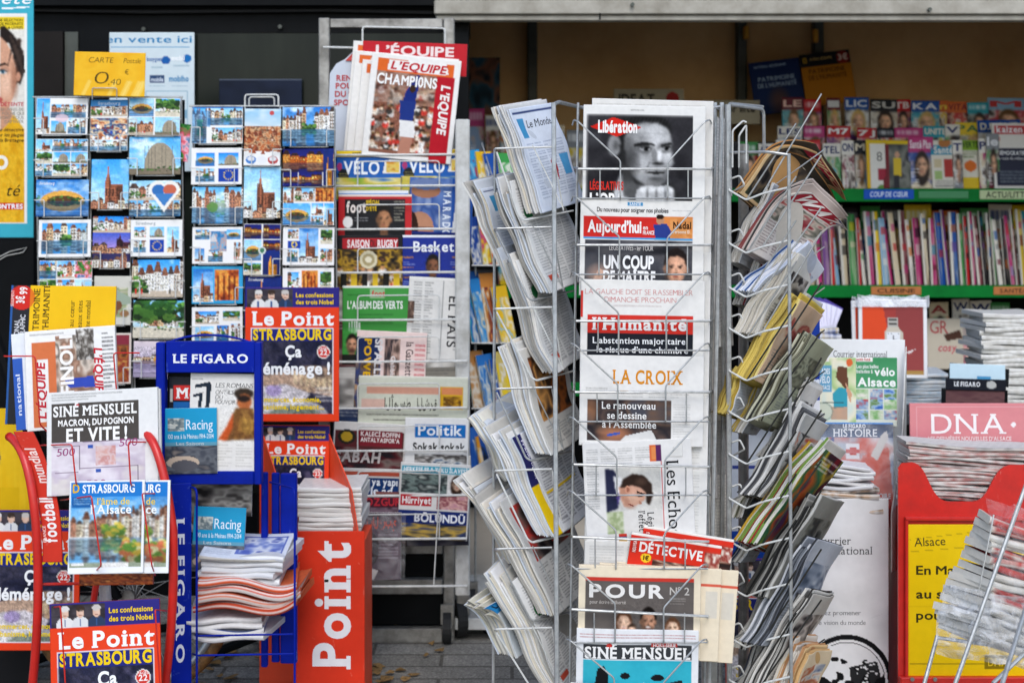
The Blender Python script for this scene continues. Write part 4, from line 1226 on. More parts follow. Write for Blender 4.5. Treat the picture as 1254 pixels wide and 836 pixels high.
def card_rack(name, label, cols, frame, gx):
    """cols: list of (x, w, [(top, bottom, kind)], group) in photo pixels"""
    x0, x1, y0, y1 = frame
    t = empty(name, Vector((pxx((x0 + x1) / 2, CY), CY + .1, 0)), label, 'postcard rack', 'postcard racks')
    m = MB()
    r = .0026
    for gxx in gx:
        m.tube([P(gxx, y0, CY + .03), P(gxx + 5, y1, CY + .03)], r)
    for yy in (y0, y1 - 3):
        m.tube([P(x0, yy, CY + .03), P(x1, yy, CY + .03)], r)
    m.build('rack_frame', M_WIRE, t)
    m = MB()
    p = P((x0 + x1) / 2, y0 + 20, CY + .13)
    m.tube([Vector((p.x, p.y, 0.04)), Vector((p.x, p.y, p.z))], .016, 12)
    m.build('pole', M_BLACK, t)
    m = MB()
    for k in range(4):
        an = math.pi / 4 + k * math.pi / 2
        m.tube([(p.x, p.y, .05), (p.x + .26 * math.cos(an), p.y + .26 * math.sin(an), .02)], .014, 8)
    m.build('foot', M_BLACK, t)
    b = MB()
    b.box((pxx(x0 + 4, CY), CY + .05, pz(y1 + 6, CY)), (pxx(x1 - 3, CY), CY + .056, pz(y0 + 2, CY)))
    b.build('backing_panel', M_BLACK, t)
    for cx, cw, lst in cols:
        for i, (ty, by, kind, dx) in enumerate(lst):
            w, h = cw, by - ty
            x = cx + dx
            a = card_art(w, h, kind, int(x * 3 + ty * 7))
            yaw = a.r.uniform(-2.5, 2.5)
            put_sheet('postcard', a, x + w / 2, by, CY, roll=a.r.uniform(-.7, .7), lean=4, yaw=yaw, thick=.0012, mat=M_CARD, edge='#e8e6e0',
                      label=CARD_TXT[kind] + ', ' + LOC(name, cx, i, len(lst)), cat='postcard', group='postcards in the wire racks')
            k = MB()
            fy = CY - .012
            k.tube([P(x - 3, by - 21, CY + .03), P(x + 6, by - 22, fy), P(x + w - 6, by - 22, fy), P(x + w + 3, by - 21, CY + .03)] if False else rounded([P(x - 2, by - 20, CY + .028), P(x - 2, by - 20, fy), P(x + 10, by - 20, fy), P(x + 10, by + 1, fy), P(x + 10, by + 1, CY + .028)], .004), .0016, 5)
            k.tube(rounded([P(x + w + 2, by - 20, CY + .028), P(x + w + 2, by - 20, fy), P(x + w - 9, by - 20, fy), P(x + w - 9, by + 1, fy), P(x + w - 9, by + 1, CY + .028)], .004), .0016, 5)
            k.tube([P(x + 8, by + 1, CY + .004), P(x + w - 7, by + 1, CY + .004)], .0016, 5)
            k.build('card_holder', M_WIREW, t)
    return t

_cn = {}
def LOC(name, cx, i, n):
    col = {43: 'left column', 110: 'middle column', 157: 'right column', 234: 'left column', 298: 'middle column', 346: 'right column'}[cx]
    rk = 'left rack' if cx < 200 else 'right rack'
    rows = ['top row', 'second row', 'third row', 'fourth row', 'fifth row', 'sixth row', 'seventh row']
    return f'{col}, {rows[i]} of {rk}'

card_rack('postcard_rack', 'wire rack of town postcards under the yellow price card', [
    (43, 64, [(120, 165, 'tri', 0), (170, 216, 'nine', 0), (220, 265, 'bridge', 1), (269, 315, 'wriver', 4), (319, 364, 'six', 5), (368, 414, 'street', 6)]),
    (110, 46, [(122, 185, 'pcol', 0), (195, 256, 'spiretall', 1), (265, 328, 'duskstreet', 3), (338, 398, 'horse', 4), (408, 470, 'brown', 4)]),
    (157, 63, [(120, 166, 'quad', 0), (167, 214, 'modern', 1), (221, 265, 'heart', 1), (269, 314, 'euro', 3), (318, 364, 'street', 4), (368, 414, 'park', 5), (418, 462, 'pinksky', 6)])],
    (40, 224, 119, 480), (44, 106, 109, 157, 160, 222))
# cards pushed in askew behind others
a = card_art(56, 46, 'blossom', 31)
put_sheet('postcard', a, 202, 196, CY + .016, roll=5, lean=2, thick=.0012, mat=M_CARD, edge='#e8e6e0', label='pink flower postcard tucked behind the top right cards of the left rack', cat='postcard', group='postcards in the wire racks')
card_rack('postcard_rack', 'wire rack of town postcards with bent top handle, right of the price card', [
    (234, 62, [(131, 176, 'blue4', 1), (181, 226, 'euro2', 0), (229, 274, 'valley', 1), (278, 323, 'burst', 1), (326, 372, 'cathred', 1), (376, 420, 'cottage', 1)]),
    (298, 45, [(133, 203, 'aerial', 0), (204, 267, 'spiretall', 0), (274, 337, 'nightcol', 0), (338, 400, 'glow', 1)]),
    (346, 63, [(131, 179, 'river', 0), (182, 228, 'nightwide', 0), (229, 276, 'bluecol', 0), (278, 325, 'euro3', 0), (328, 373, 'market', 0)])],
    (232, 411, 130, 480), (236, 296, 300, 343, 347, 409))
m = MB()
m.tube(rounded([P(300, 131, CY + .03), P(300, 116, CY + .03), P(341, 116, CY + .03), P(341, 131, CY + .03)], .01), .0026)
m.tube(rounded([P(305, 131, CY + .05), P(305, 119, CY + .05), P(336, 119, CY + .05), P(336, 131, CY + .05)], .01), .0026)
rk2 = [o for o in bpy.data.objects if o.name.startswith('postcard_rack') and o.parent is None][-1]
m.build('handle', M_WIREW, rk2)

# handwritten price card on its wire clip
a = Art(87, 54, '#f0b41c', seed=4)
a.noise(0, 0, 87, 54, 4, ['#eaa812', '#f4c02c', '#f0b41c'], .7)
for k in range(7):
    x = a.r.uniform(0, 80); a.poly([(x, 54), (x + 5, 54), (x + 13, 36), (x + 9, 34)], '#f8dc80', .55)
a.text('CARTE', 17, 13, 6.5, '#4a3c12', w=30, bold=-.012, shear=.15); a.text('Postale', 60, 13, 6, '#4a3c12', w=21, bold=-.014, shear=.2)
a.text('0', 24, 39, 15, '#4a3c12', w=17, bold=-.02, shear=.1); a.text(',40', 42, 40, 7.5, '#4a3c12', w=15, bold=-.014, shear=.1); a.text('€', 62, 27, 6, '#4a3c12', bold=-.01)
pc = put_sheet('price_card', a, 133.5, 118, CY - .02, roll=1.2, lean=2, thick=.0012, mat=M_MAG, edge='#d89c14', label='yellow handwritten postcard price card above the left rack', cat='price card')
m = MB(); m.tube(rounded([P(113, 122, CY - .022), P(113, 108, CY - .026), P(143, 108, CY - .026), P(143, 122, CY - .022)], .006), .0016, 5)
m.build('clip', M_WIRE, pc)

# ------------------------------------------------------------------ steel newspaper stand at the back
YS = 4.42
st = empty('steel_newspaper_stand', Vector((pxx(484, YS), YS, 0)), 'tall steel-framed stand of sports and foreign newspapers on castors', 'newspaper stand')
m = MB()
q = lambda x0, x1, y0, y1, d0=0.0, d1=.03: m.box((pxx(x0, YS), YS + d0, pz(y1, YS)), (pxx(x1, YS), YS + d1, pz(y0, YS)), bev=.003)
for x_ in (390, 543):
    m = MB(); q(x_, x_ + 13.5, 22, 786, 0, .03); m.build('post', M_STEEL, st)
m = MB()
for a4 in ((23, 34, 0, .03), (708, 726, -.012, .02), (768, 785, -.012, .02), (662, 678, 0, .03)):
    m = MB(); q(404, 542, *a4); m.build('crossbar', M_STEEL, st)
m = MB(); q(404, 542, 728, 766, .016, .02); m.build('lower_panel', M_BLACK, st)
m = MB(); q(404, 542, 680, 707, .016, .02); m.build('upper_panel', M_BLACK, st)
m = MB(); m.box((pxx(400, YS), YS + .08, .012), (pxx(548, YS), YS + .34, pz(786, YS)), bev=.01); m.build('base_box', M_BLACK, st)
m = MB()
for x in (557, 576): pass
m.box((pxx(560, YS), YS - .16, pz(712, YS)), (pxx(577, YS), YS - .13, pz(150, YS)), bev=.004)
m.build('side_post', M_WHITE, st)
m = MB(); m.box((pxx(404, YS), YS + .035, pz(700, YS)), (pxx(556, YS), YS + .04, pz(150, YS))); m.build('back_panel', M_DARKSHELF, st)
for x, y in ((414, YS + .02), (548, YS - .02), (541, YS + .35), (575, YS + .25)):
    m = MB(); z = .05
    p = Vector((pxx(x, YS), y, z)); m.disc(p - Vector((.012, 0, 0)), (1, 0, 0), .048, .024, 20); w = m.build('castor', M_RUBBER, st)
    m = MB(); m.disc(p - Vector((.014, 0, 0)), (1, 0, 0), .018, .028, 14); m.box((p.x - .02, p.y - .006, .06), (p.x + .02, p.y + .006, .12)); m.build('hub', M_STEEL, w)
# top wire hoop
m = MB()
m.tube(rounded([P(444, 60, YS - .02), P(444, 33, YS - .02), P(545, 35, YS - .02), P(545, 60, YS - .02)], .01), .003)
m.tube([P(396, 58, YS - .02), P(444, 59, YS - .02)], .0035)
m.build('hoop', M_WIREW, st)

# pockets: a rod across, hooked wires rising in front of the papers; each lower pocket stands further forward
def silver_y(k): return YS - .05 - .018 * k
SROD = [190, 228, 281, 334, 392, 443, 500, 552, 607, 660, 718]
for k, y in enumerate(SROD):
    yy = silver_y(k) - .035
    m = MB()
    x0, x1 = 398 + k * 1.0, 571
    m.tube([P(x0, y - 8, YS), P(x0, y, yy), P(x1, y - 1, yy), P(x1, y - 1, YS - .13)], .0026, 6)
    if 0 < k < 10:
        m.tube(rounded([P(438, y + 1, yy), P(438, y - 30, yy), P(538, y - 31, yy), P(538, y + 1, yy)], .012), .002, 6)
    if k == 10:
        m.tube([P(540, 566, yy), P(531, 718, yy)], .002, 6)
    m.build('wire_pocket', M_WIREW, st)

def eq(a, x0=0.0, y0=0.0, small=False):
    pass
GR = 'papers in the steel newspaper stand'
def sp(name, a, cx, by, k, label, roll=0, dy=0.0, lean=3, mat=None, thick=.006, warp=None, cat='newspaper', **kw):
    return put_sheet(name, a, cx, by, silver_y(k) - .02 + dy, roll=roll, lean=lean, label=label, cat=cat, group=GR, mat=mat or M_NEWS, thick=thick, warp=warp, rag=.001, edge='#e4e0d8', **kw)

# spare copies behind the front ones fill the pockets
for k in range(3, 10):
    for j, (x, w, c) in enumerate(((452, 92, ['#3c4a3c', '#d8d4cc', '#5a3034', '#c8c4bc', '#2c3a5a', '#d8d0c4', '#7a4a44'][k - 3]), (532, 84, ['#26347a', '#dcdad4', '#e0dcd4', '#8a8478', '#e2e2e0', '#d6d2ca', '#3a3a4a'][k - 3]))):
        a = Art(w, 66, c, q=.5, seed=400 + k * 2 + j); a.noise(0, 14, w, 66, 3, [c, '#8a8680', c, '#3a3634'], .7); a.lines(3, 3, w - 4, 12, '#5a5a58' if j else '#e6e2da', 4)
        o = put_sheet('newspaper', a, x, SROD[k] + 16 if k < 9 else 668, silver_y(k) - .004, roll=(k * 7 + j * 3) % 5 - 2, lean=3, thick=.005, rag=.001, edge='#e4e0d8')
        tag(o, f"spare paper at the {'right' if j else 'left'} behind the front copies, {ordinal(k)} pocket of the steel stand", 'newspaper', 'papers in the steel newspaper stand')
# wavy paper shapes
def W_soft(amp=.006, ph=0.0, curl=.0):
    return lambda u, v: amp * np.sin(u * 2.4 + ph) * (0.3 + v) + curl * np.clip(v - .6, 0, 1) ** 2 * 6 + 0 * u
# white notice board with clipped corner behind the top papers
a = Art(60, 140, '#d6dbe4', seed=1)
for i, s_ in enumerate(('RENDEZ', 'POUR', 'DU PLUS', 'SPORTIF')):
    a.text(s_, 6 - i * .6, 60 + i * 11, 6.6, '#b82c34', w=26 + 10 * (i % 2), bold=.03)
a.rect(20, 0, 60, 24, '#c8242c')
m = MB(); pts = [P(400, 192, YS - .005), P(404, 90, YS - .005), P(412, 78, YS - .005), P(422, 73, YS - .005), P(444, 52, YS - .005), P(470, 52, YS - .005), P(470, 192, YS - .005)]
bd = m.prism(pts, (0, .004, 0)).build('notice_board', mat_plain('grey_white_card', '#ccd2dc', .5, 0, .1), None)
tag(bd, 'grey white notice card with clipped corner behind the topmost newspapers', 'notice')
for i, (s_, y) in enumerate((('RENDEZ', 99), ('POUR VIVRE', 108.6), ('DU PLUS', 118.5), ('SPORTIF', 129))):
    tv, tf, wd = text_mesh(s_, .03)
    k = 6.6 / CAP * (YS - .006) / F
    p = P(412 - i, y, YS - .0062)
    mm = MB(); mm.add([(p.x + v[0] * k, p.y - v[2] * 1e-5, p.z + v[1] * k) for v in tv], tf)
    if i == 0: TM = mm
    else: TM.add(mm.v, mm.f)
TM.build('lettering', mat_plain('red_print', '#b82c34', .5, 0, .05), bd)
m = MB(); m.prism([P(423, 74.5, YS - .0095), P(444, 53, YS - .0095), P(470, 53, YS - .0095), P(470, 74.5, YS - .0095)], (0, .003, 0)).build('red_corner', M_RED, bd)

# top sports papers (three copies behind, then the front one)
def champ(front=True):
    a = Art(110, 128, '#efece6', seed=21)
    a.rect(8, 6, 102, 22, '#e0692e')
    a.poly([(22, 7), (92, 5), (96, 19), (20, 20)], '#f2eee8'); a.text('L’EQUIPE', 24, 18, 9.5, '#c22430', w=68, bold=.03, shear=.2)
    a.rect(8, 22, 84, 122, '#8a5a48'); p_crowd(a, 8, 36, 84, 118, 120, 3.2)
    a.noise(8, 22, 84, 60, 5, ['#5a4038', '#9a7a68', '#c8b8a8', '#6a3a30'], .5)
    a.text('CHAMP10NS', 9, 37, 12, '#f4f2ee', w=74, bold=.03)
    a.poly([(42, 62), (46, 44), (56, 24), (60, 22), (62, 28), (58, 62)], '#1f2f78'); a.ell(54, 40, 4, 5, '#3a2a20'); a.poly([(40, 56), (60, 56), (58, 80), (42, 80)], '#25387f'); a.poly([(42, 80), (60, 80), (62, 100), (44, 100)], '#e8e6e2'); a.poly([(46, 100), (60, 100), (58, 122), (44, 122)], '#b8806a')
    a.rect(82, 22, 104, 128, '#b8202c'); a.text('L’EQUIPE', 89, 32, 10.5, '#f4ece6', w=60, bold=.035, rot=-90, shear=.15)
    return a
for i, (dx, dy_, r_) in enumerate(((0, -26, 5), (2, -14, 5), (5, -3, 5.5))):
    a = Art(128 if i < 2 else 118, 140, '#efebe4', seed=22 + i); a.rect(6, 5, 116, 14 + i, '#df6c34'); a.rect(20, 8, 104, 18, '#efe9e2', .8); a.text('L’EQUIPE', 40, 16, 8, '#c22430', w=60, bold=.03, shear=.2)
    sp('newspaper', a, 484 + dx, 206 + dy_ + 14, 0, ['rearmost', 'second', 'third'][i] + ' orange topped sports newspaper fanned behind the front copy at stand top', roll=r_, dy=.020 - .009 * i, warp=W_soft(.002, 1))
a = Art(128, 40, '#c0222c', seed=26); a.text('L’ÉQUIPE', 16, 16, 11, '#f0dcd8', w=96, bold=.03)
sp('notice_board', a, 507, 92, 0, 'red header card with white capitals above the sports newspapers', roll=2, dy=.03, mat=M_BOARD, thick=.003, cat='notice')
sp('newspaper', champ(), 497, 196, 0, 'front sports newspaper with red side band and cheering crowd photo at stand top', roll=6, dy=-.014, warp=W_soft(.002, 1))

def velo(a, x):
    a.rect(x, 0, x + 80, 60, '#1f5fb0'); a.rect(x, 1, x + 80, 8.5, '#f0cc20'); a.text('POSTER : LA CARTE DU TOUR', x + 20, 7, 4.4, '#2a2c30', w=54, bold=.03)
    a.text('VÉLO', x + 9, 29, 15, '#f2f6fa', w=44, bold=.03); a.poly([(x + 60, 12), (x + 78, 11), (x + 78, 28), (x + 57, 28)], '#f2efe6'); a.noise(x + 61, 13, x + 77, 27, 3, ['#f0b428', '#e8d070', '#d88a2a'])
    a.ell(x + 9, 30, 7, 7, '#1c1d22'); a.lines(x + 4, 28, x + 14, 33, '#e8d860', 3); a.ell(x + 4, 20, 3, 5, '#b03a70')
    a.noise(x, 34, x + 80, 60, 3, ['#8fae3c', '#c8b44a', '#e0d490', '#3a70b0'])
a = Art(81, 62, '#1f5fb0', seed=30); velo(a, 0)
sp('magazine', a, 452, 246, 1, 'blue cycling magazine with yellow strip, left of its two copies', mat=M_MAG, thick=.008, cat='magazine', dy=.004)
a = Art(83, 64, '#1f5fb0', seed=31); velo(a, 1)
sp('magazine', a, 532, 246, 1, 'blue cycling magazine with yellow strip, right of its two copies', mat=M_MAG, thick=.008, cat='magazine', dy=.004)
a = Art(86, 60, '#3f8fd0', seed=32); a.rect(0, 0, 86, 4, '#eef0f2'); a.rect(0, 4, 86, 8, '#2c7cc4'); a.lines(12, 4.5, 50, 8, '#fff', 3)
sp('magazine', a, 457, 293, 2, 'pale blue topped magazine behind the red football magazine', mat=M_MAG, thick=.008, cat='magazine', dy=.006)
a = Art(90, 62, '#1c1b1f', seed=33); a.rect(0, 0, 90, 3, '#e8d4c8'); a.rect(0, 3, 8, 62, '#c2272c'); a.rect(82, 3, 90, 62, '#c2272c'); a.rect(0, 3, 90, 6, '#c2272c'); a.text('foot', 10, 22, 13, '#f0e4dc', w=24, bold=.035); a.text('SPÉCIAL', 34, 12, 4.6, '#e8c020', w=17, bold=.03); a.text('D’ÉTÉ', 34, 20, 4.6, '#e8c020', w=13, bold=.03)
p_face(a, 56, 30, 17, 26, '#a87450', '#1c1512', '#2a2a30', clip=(30, 6, 82, 62)); a.ell(12, 34, 6, 7, '#f0eeea'); a.lines(20, 28, 36, 36, '#fff', 3.4); a.lines(68, 8, 81, 34, '#e8e0c0', 3.8)
sp('magazine', a, 459, 300, 2, 'red framed football magazine with a portrait on black', mat=M_MAG, thick=.005, cat='magazine', dy=-.004)
a = Art(78, 84, '#5a78b4', seed=34); a.noise(0, 0, 50, 84, 3, ['#4a6aac', '#6a86bc', '#3f5a98', '#8a9cc0']); a.ell(20, 16, 18, 9, '#a87458'); a.ell(20, 8, 20, 7, '#6f80a8'); a.ell(14, 62, 17, 20, '#c08a6c'); a.ell(3, 62, 9, 20, '#3a2620'); a.rect(0, 60, 30, 64, '#4a3028', .5); a.rect(52, 0, 78, 84, '#2f5aa8'); a.poly([(58, 18), (74, 14), (72, 84), (52, 84)], '#f0eeea')
a.text('MARADONA', 42, 16, 9, '#e8eef6', w=74, bold=.03, rot=-90, gap=.3); a.text('L’EQUIPE', 61, 24, 8.5, '#c02a34', w=66, bold=.03, rot=-90, shear=.15)
sp('newspaper', a, 538, 302, 2, 'blue sports newspaper turned sideways with vertical white lettering', roll=2, thick=.005, dy=.006, warp=W_soft(.0015, .6), lean=3)
a = Art(82, 66, '#17161a', seed=35); a.rect(0, 2, 82, 17, '#1c1a1e'); a.rect(8, 4, 76, 16, '#b8222c'); a.text('SAISON', 14, 15, 9, '#f2e6e4', w=27, bold=.035); a.text('DU', 42, 15, 9, '#5a1a20', w=8, bold=.03); a.text('RUGBY', 51, 15, 9, '#f2e6e4', w=25, bold=.035)
a.noise(0, 18, 82, 66, 7, ['#14110f', '#5a4420', '#c89c2c', '#2a1c18', '#8a5a34']); p_crowd(a, 0, 38, 82, 62, 16, 4, ('#c08a5c', '#d8a880')); a.ell(40, 30, 11, 11, '#d8cfae'); a.ell(40, 30, 7.5, 7.5, '#a89a70'); a.ell(40, 30, 4, 4, '#e4dcc0')
for k in range(6): a.rect(6 + k * 13, 46, 13 + k * 13, 64, '#d8b428' if k % 2 else '#16150f')
sp('magazine', a, 452, 354, 3, 'black rugby magazine with red title band and gold shield', mat=M_MAG, thick=.004, cat='magazine', dy=-.004, warp=W_soft(.0015, 2))
a = Art(82, 66, '#1d2f8c', seed=36); a.rect(0, 0, 82, 3, '#eceef2'); a.text('Basket', 15, 20, 12, '#f0f2f6', w=50, bold=.02)
for k in range(3): a.lines(3, 26.5 + k * 12, 15, 30 + k * 12, '#d88a2c', 3.4, al=.9); a.lines(3, 32 + k * 12, 18, 38 + k * 12, '#c8d0e8', 3)
for k in range(2): a.lines(62, 26.5 + k * 12, 78, 30 + k * 12, '#d88a2c', 3.4, al=.9); a.lines(60, 32 + k * 12, 80, 38 + k * 12, '#c8d0e8', 3)
p_face(a, 39, 38, 15, 22, '#7a4e36', '#17120f', '#24262e', clip=(16, 18, 64, 66)); a.poly([(20, 58), (56, 58), (62, 66), (16, 66)], '#2a2f3a')
sp('magazine', a, 532, 354, 3, 'navy basketball magazine with a player portrait', mat=M_MAG, thick=.006, cat='magazine', dy=0, warp=W_soft(.003, 1))
a = Art(82, 96, '#3c8f3c', seed=37); a.rect(0, 0, 82, 3, '#e0e6dc'); a.rect(0, 3, 82, 96, '#3f9440'); a.text('foot', 36, 13, 7, '#c8303a', w=16, bold=.03); a.rect(34, 4, 52, 15, '#e8e0d8', .5); a.text('L’ALBUM DES VERTS', 6, 28, 9, '#f0f4ec', w=68, bold=.03); a.lines(6, 10, 30, 16, '#1f5a24', 4); a.lines(20, 34, 62, 50, '#1f5a24', 5)
for k in range(5): a.rect(8 + k * 3, 45 - (2 - abs(k - 2)) * 2, 9.5 + k * 3, 55 + (2 - abs(k - 2)) * 2, '#e4ece0')
p_face(a, 12, 72, 13, 20, '#c49070', '#1c1612', '#1a1c1a', beard='#2a1e18'); a.rect(0, 84, 82, 96, '#20241f')
sp('magazine', a, 460, 446, 4, 'green football album with white capitals and bearded portrait', mat=M_MAG, thick=.005, cat='magazine', dy=-.001, lean=3)
a = Art(72, 100, '#e2e0da', seed=38); a.rect(0, 0, 72, 3, '#f0eee8'); a.lines(6, 6, 30, 96, '#6a6a68', 3.4, 2); a.text('EL PAÍS', 50, 22, 11, '#26262a', w=62, bold=.01, serif=.04, rot=-90); a.noise(0, 30, 8, 56, 3, ['#8a6a58', '#4a3a34', '#c8a890']); a.rect(42, 4, 43, 96, '#8a8a88'); a.lines(58, 6, 70, 90, '#8a8a88', 4, 1)
sp('newspaper', a, 532, 440, 4, 'grey Spanish newspaper turned sideways behind the pink paper', roll=3, dy=.0, warp=W_soft(.0015, 2), lean=2.5)
a = Art(86, 94, '#ecd4cc', seed=39); a.rect(0, 8, 28, 94, '#27335c'); a.noise(0, 40, 30, 94, 3, ['#1c2850', '#8a6a4a', '#34447a', '#c8a07a']); a.text('POWER', 10, 10, 8, '#e8b420', w=58, bold=.035, rot=-90); a.text('SPALLETTI', 23, 10, 8.5, '#e8e4e4', w=74, bold=.035, rot=-90); a.noise(34, 9, 54, 90, 4, ['#5a4a44', '#c8a898', '#2c2a30', '#8a7068']); a.text('Gabbiadini', 43, 30, 5, '#f0e8e4', w=40, rot=-90, bold=.02); a.text('la Gazzetta dello Sport', 61, 12, 8.5, '#33262a', w=92, bold=.01, serif=.03, rot=-90); a.lines(72, 14, 84, 90, '#b8343c', 6)
sp('newspaper', a, 476, 500, 5, 'pink Italian sports newspaper turned sideways', roll=2.5, dy=-.004, warp=W_soft(.0015, 0), lean=3)
a = Art(134, 72, '#cfd2c0', seed=40); a.rect(0, 0, 134, 3, '#dcdccc'); a.rect(10, 13, 100, 22, '#d8a088'); a.rect(4, 28, 32, 40, '#d8b4a4'); a.text('الشرق', 96, 38, 11, '#1f1f1c', w=24, al='r', bold=.02); a.text('الأوسط', 64, 38, 11, '#1f1f1c', w=32, al='r', bold=.02)
a.rect(100, 12, 128, 40, '#d8a82c'); a.noise(104, 24, 126, 39, 3, ['#c8962a', '#5a3a1c', '#e0b84a']); a.rect(102, 13, 127, 22, '#d88a5a'); a.lines(10, 46, 126, 50, '#3a3a34', 4); a.lines(18, 52, 120, 58, '#22221e', 6); a.lines(14, 63, 122, 70, '#6a6a60', 3)
sp('newspaper', a, 505, 533, 6, 'pale green Arabic newspaper with orange boxes', roll=1, dy=-.002, warp=W_soft(.002, 1))
a = Art(90, 62, '#dad6d0', seed=41); a.rect(2, 10, 86, 60, '#5c2c2e'); a.ell(16, 18, 11, 9, '#2c2a24'); a.ell(16, 18, 7, 6, '#b8962c'); a.rect(30, 9, 84, 28, '#7c2630'); a.text('KALECİ BOFFIN', 33, 16, 5, '#ece0dc', w=48, bold=.03); a.text('ANTALYASPOR’A', 33, 23, 5, '#ece0dc', w=48, bold=.03); a.noise(2, 30, 86, 60, 4, ['#3c2c2c', '#7a6a64', '#5a2428', '#2a2428']); a.text('SABAH', 2, 48, 12, '#c8c0bc', w=56, bold=.035, shear=.1)
sp('newspaper', a, 451, 580, 7, 'dark red Turkish sports newspaper with round crest', roll=3, dy=.0, warp=W_soft(.0025, 2))
a = Art(78, 66, '#e6e6e4', seed=42); a.rect(12, 8, 74, 24, '#1f6fb8'); a.text('Politik', 16, 21, 12, '#eef2f6', w=54, bold=.02); a.text('Sokak sokak', 10, 40, 9.5, '#2a2a2c', w=64, bold=.03); a.noise(12, 44, 76, 66, 5, ['#c8c4c0', '#4a4644', '#8a8884', '#e2e0dc', '#2f4a6a'])
sp('newspaper', a, 534, 578, 7, 'white newspaper with blue masthead box', roll=1, dy=-.004, warp=W_soft(.003, .5))
a = Art(90, 60, '#d6d2cc', seed=43); a.rect(0, 4, 80, 9, '#b0503c'); a.rect(2, 11, 80, 36, '#1c3a6c'); a.text('ÖZGÜR ya yapı', 6, 20, 8.5, '#e8eef4', w=72, bold=.03); a.text('teleriyle ad', 6, 31, 8.5, '#e8eef4', w=66, bold=.03); a.lines(4, 40, 80, 58, '#4a4440', 4)
sp('newspaper', a, 452, 634, 8, 'newspaper with blue headline block and orange strip', roll=2, dy=.002, warp=W_soft(.003, 0))
a = Art(86, 92, '#dcdad6', seed=44); a.rect(2, 4, 84, 12, '#46a4bc'); a.text('HERKESE SILA YOLU İLAVESİ', 4, 10.5, 5, '#f0f6f6', w=78, bold=.03); a.noise(2, 13, 58, 36, 4, ['#3c4a4a', '#7a8a84', '#2c3234', '#a8b0a8']); p_face(a, 70, 24, 11, 15, '#d8b498', '#33241c', '#e8e4e0', longhair=True, clip=(58, 12, 84, 38)); a.rect(2, 39, 40, 52, '#b82430'); a.text('Hürriyet', 4, 49.5, 8, '#f4eeec', w=35, bold=.03); a.noise(46, 38, 84, 56, 4, ['#c8909a', '#e0b4a8', '#8a4a54', '#d8a89c']); a.rect(0, 58, 84, 76, '#1f2f6c'); a.text('BÖLÜNDÜ', 20, 71, 9, '#eef0f6', w=62, bold=.035); a.noise(0, 74, 84, 92, 3, ['#8a6a2c', '#2a3a6a', '#c8a44a', '#1c2440'])
sp('newspaper', a, 529, 660, 9, 'Turkish newspaper with turquoise top strip and red masthead', roll=3, dy=-.004, warp=W_soft(.003, 1))
a = Art(54, 46, '#3c2c34', seed=45); a.rect(0, 0, 54, 12, '#4a2430'); a.text('ÖZGÜR', 4, 10, 9, '#b8303c', w=44, bold=.03); a.noise(0, 12, 54, 46, 3, ['#4a3a44', '#2a2028', '#7a6470', '#54404c'])
sp('newspaper', a, 470, 655, 9, 'dark newspaper with red lettering below the blue headline paper', roll=0, dy=-.001)
a = Art(50, 82, '#4a3c48', seed=46); a.noise(0, 0, 50, 82, 3, ['#4a3a46', '#5c4c58', '#3c2f3a']); a.text('بالعربي', 44, 16, 10, '#c84a34', w=36, al='r', bold=.03); a.ell(8, 44, 16, 22, '#2a2028'); a.ell(7, 30, 6, 7, '#c8a890'); a.poly([(0, 64), (22, 70), (16, 82), (0, 82)], '#d8d0cc'); a.lines(22, 26, 46, 60, '#c8bcc4', 4)
o = sp('magazine', a, 466, 710, 10, 'plum coloured magazine in clear plastic sleeve at the foot of the stand', mat=M_MAG, thick=.005, cat='magazine', dy=.0)
m = MB(); y = silver_y(10) - .026
m.add([P(440, 712, y), P(496, 708, y), P(497, 628, y - .004), P(444, 626, y + .004)], [(0, 1, 2, 3)]); m.build('sleeve', M_FILM, o)

# ------------------------------------------------------------------ bicycle wheel behind the stands
BY = 3.93
c = P(160, 727, BY); rad = 129 * BY / F
bk = empty('bicycle', Vector((c.x, BY, 0)), 'parked bicycle with tan walled tyre, only its wheel showing behind the blue stand', 'bicycle')
def circ(r, y=0, n=48): return [c + Vector((r * math.cos(2 * math.pi * k / n), y, r * math.sin(2 * math.pi * k / n))) for k in range(n)]
wh = MB().tube(circ(rad - .016), .016, 10, True).build('tyre', mat_plain('tan_tyre_wall', '#9a6a34', .7, 0, .5, 40, .05, dirt='#2a221c'), bk, True)
MB().tube(circ(rad - .038), .011, 10, True).build('rim', M_WIRE, bk, True)
m = MB()
for k in range(28):
    t = 2 * math.pi * k / 28; s_ = 1 if k % 2 else -1
    m.tube([c + Vector((.018 * math.cos(t + 1.3 * s_), .02 * s_, .018 * math.sin(t + 1.3 * s_))), c + Vector(((rad - .045) * math.cos(t), 0, (rad - .045) * math.sin(t)))], .0012, 4)
m.build('spokes', M_WIRE, bk)
m = MB(); m.disc(c - Vector((0, .035, 0)), (0, 1, 0), .02, .07, 16); m.build('hub', M_STEEL, bk)
m = MB(); m.tube([c + Vector((-.02, -.05, 0)), c + Vector((-.3, -.05, .52))], .013, 8); m.tube([c + Vector((-.02, .05, 0)), c + Vector((-.3, .05, .52))], .013, 8); m.tube([c + Vector((-.3, 0, .5)), c + Vector((-.38, 0, .72))], .018, 8); m.build('fork', M_BLACK, bk)

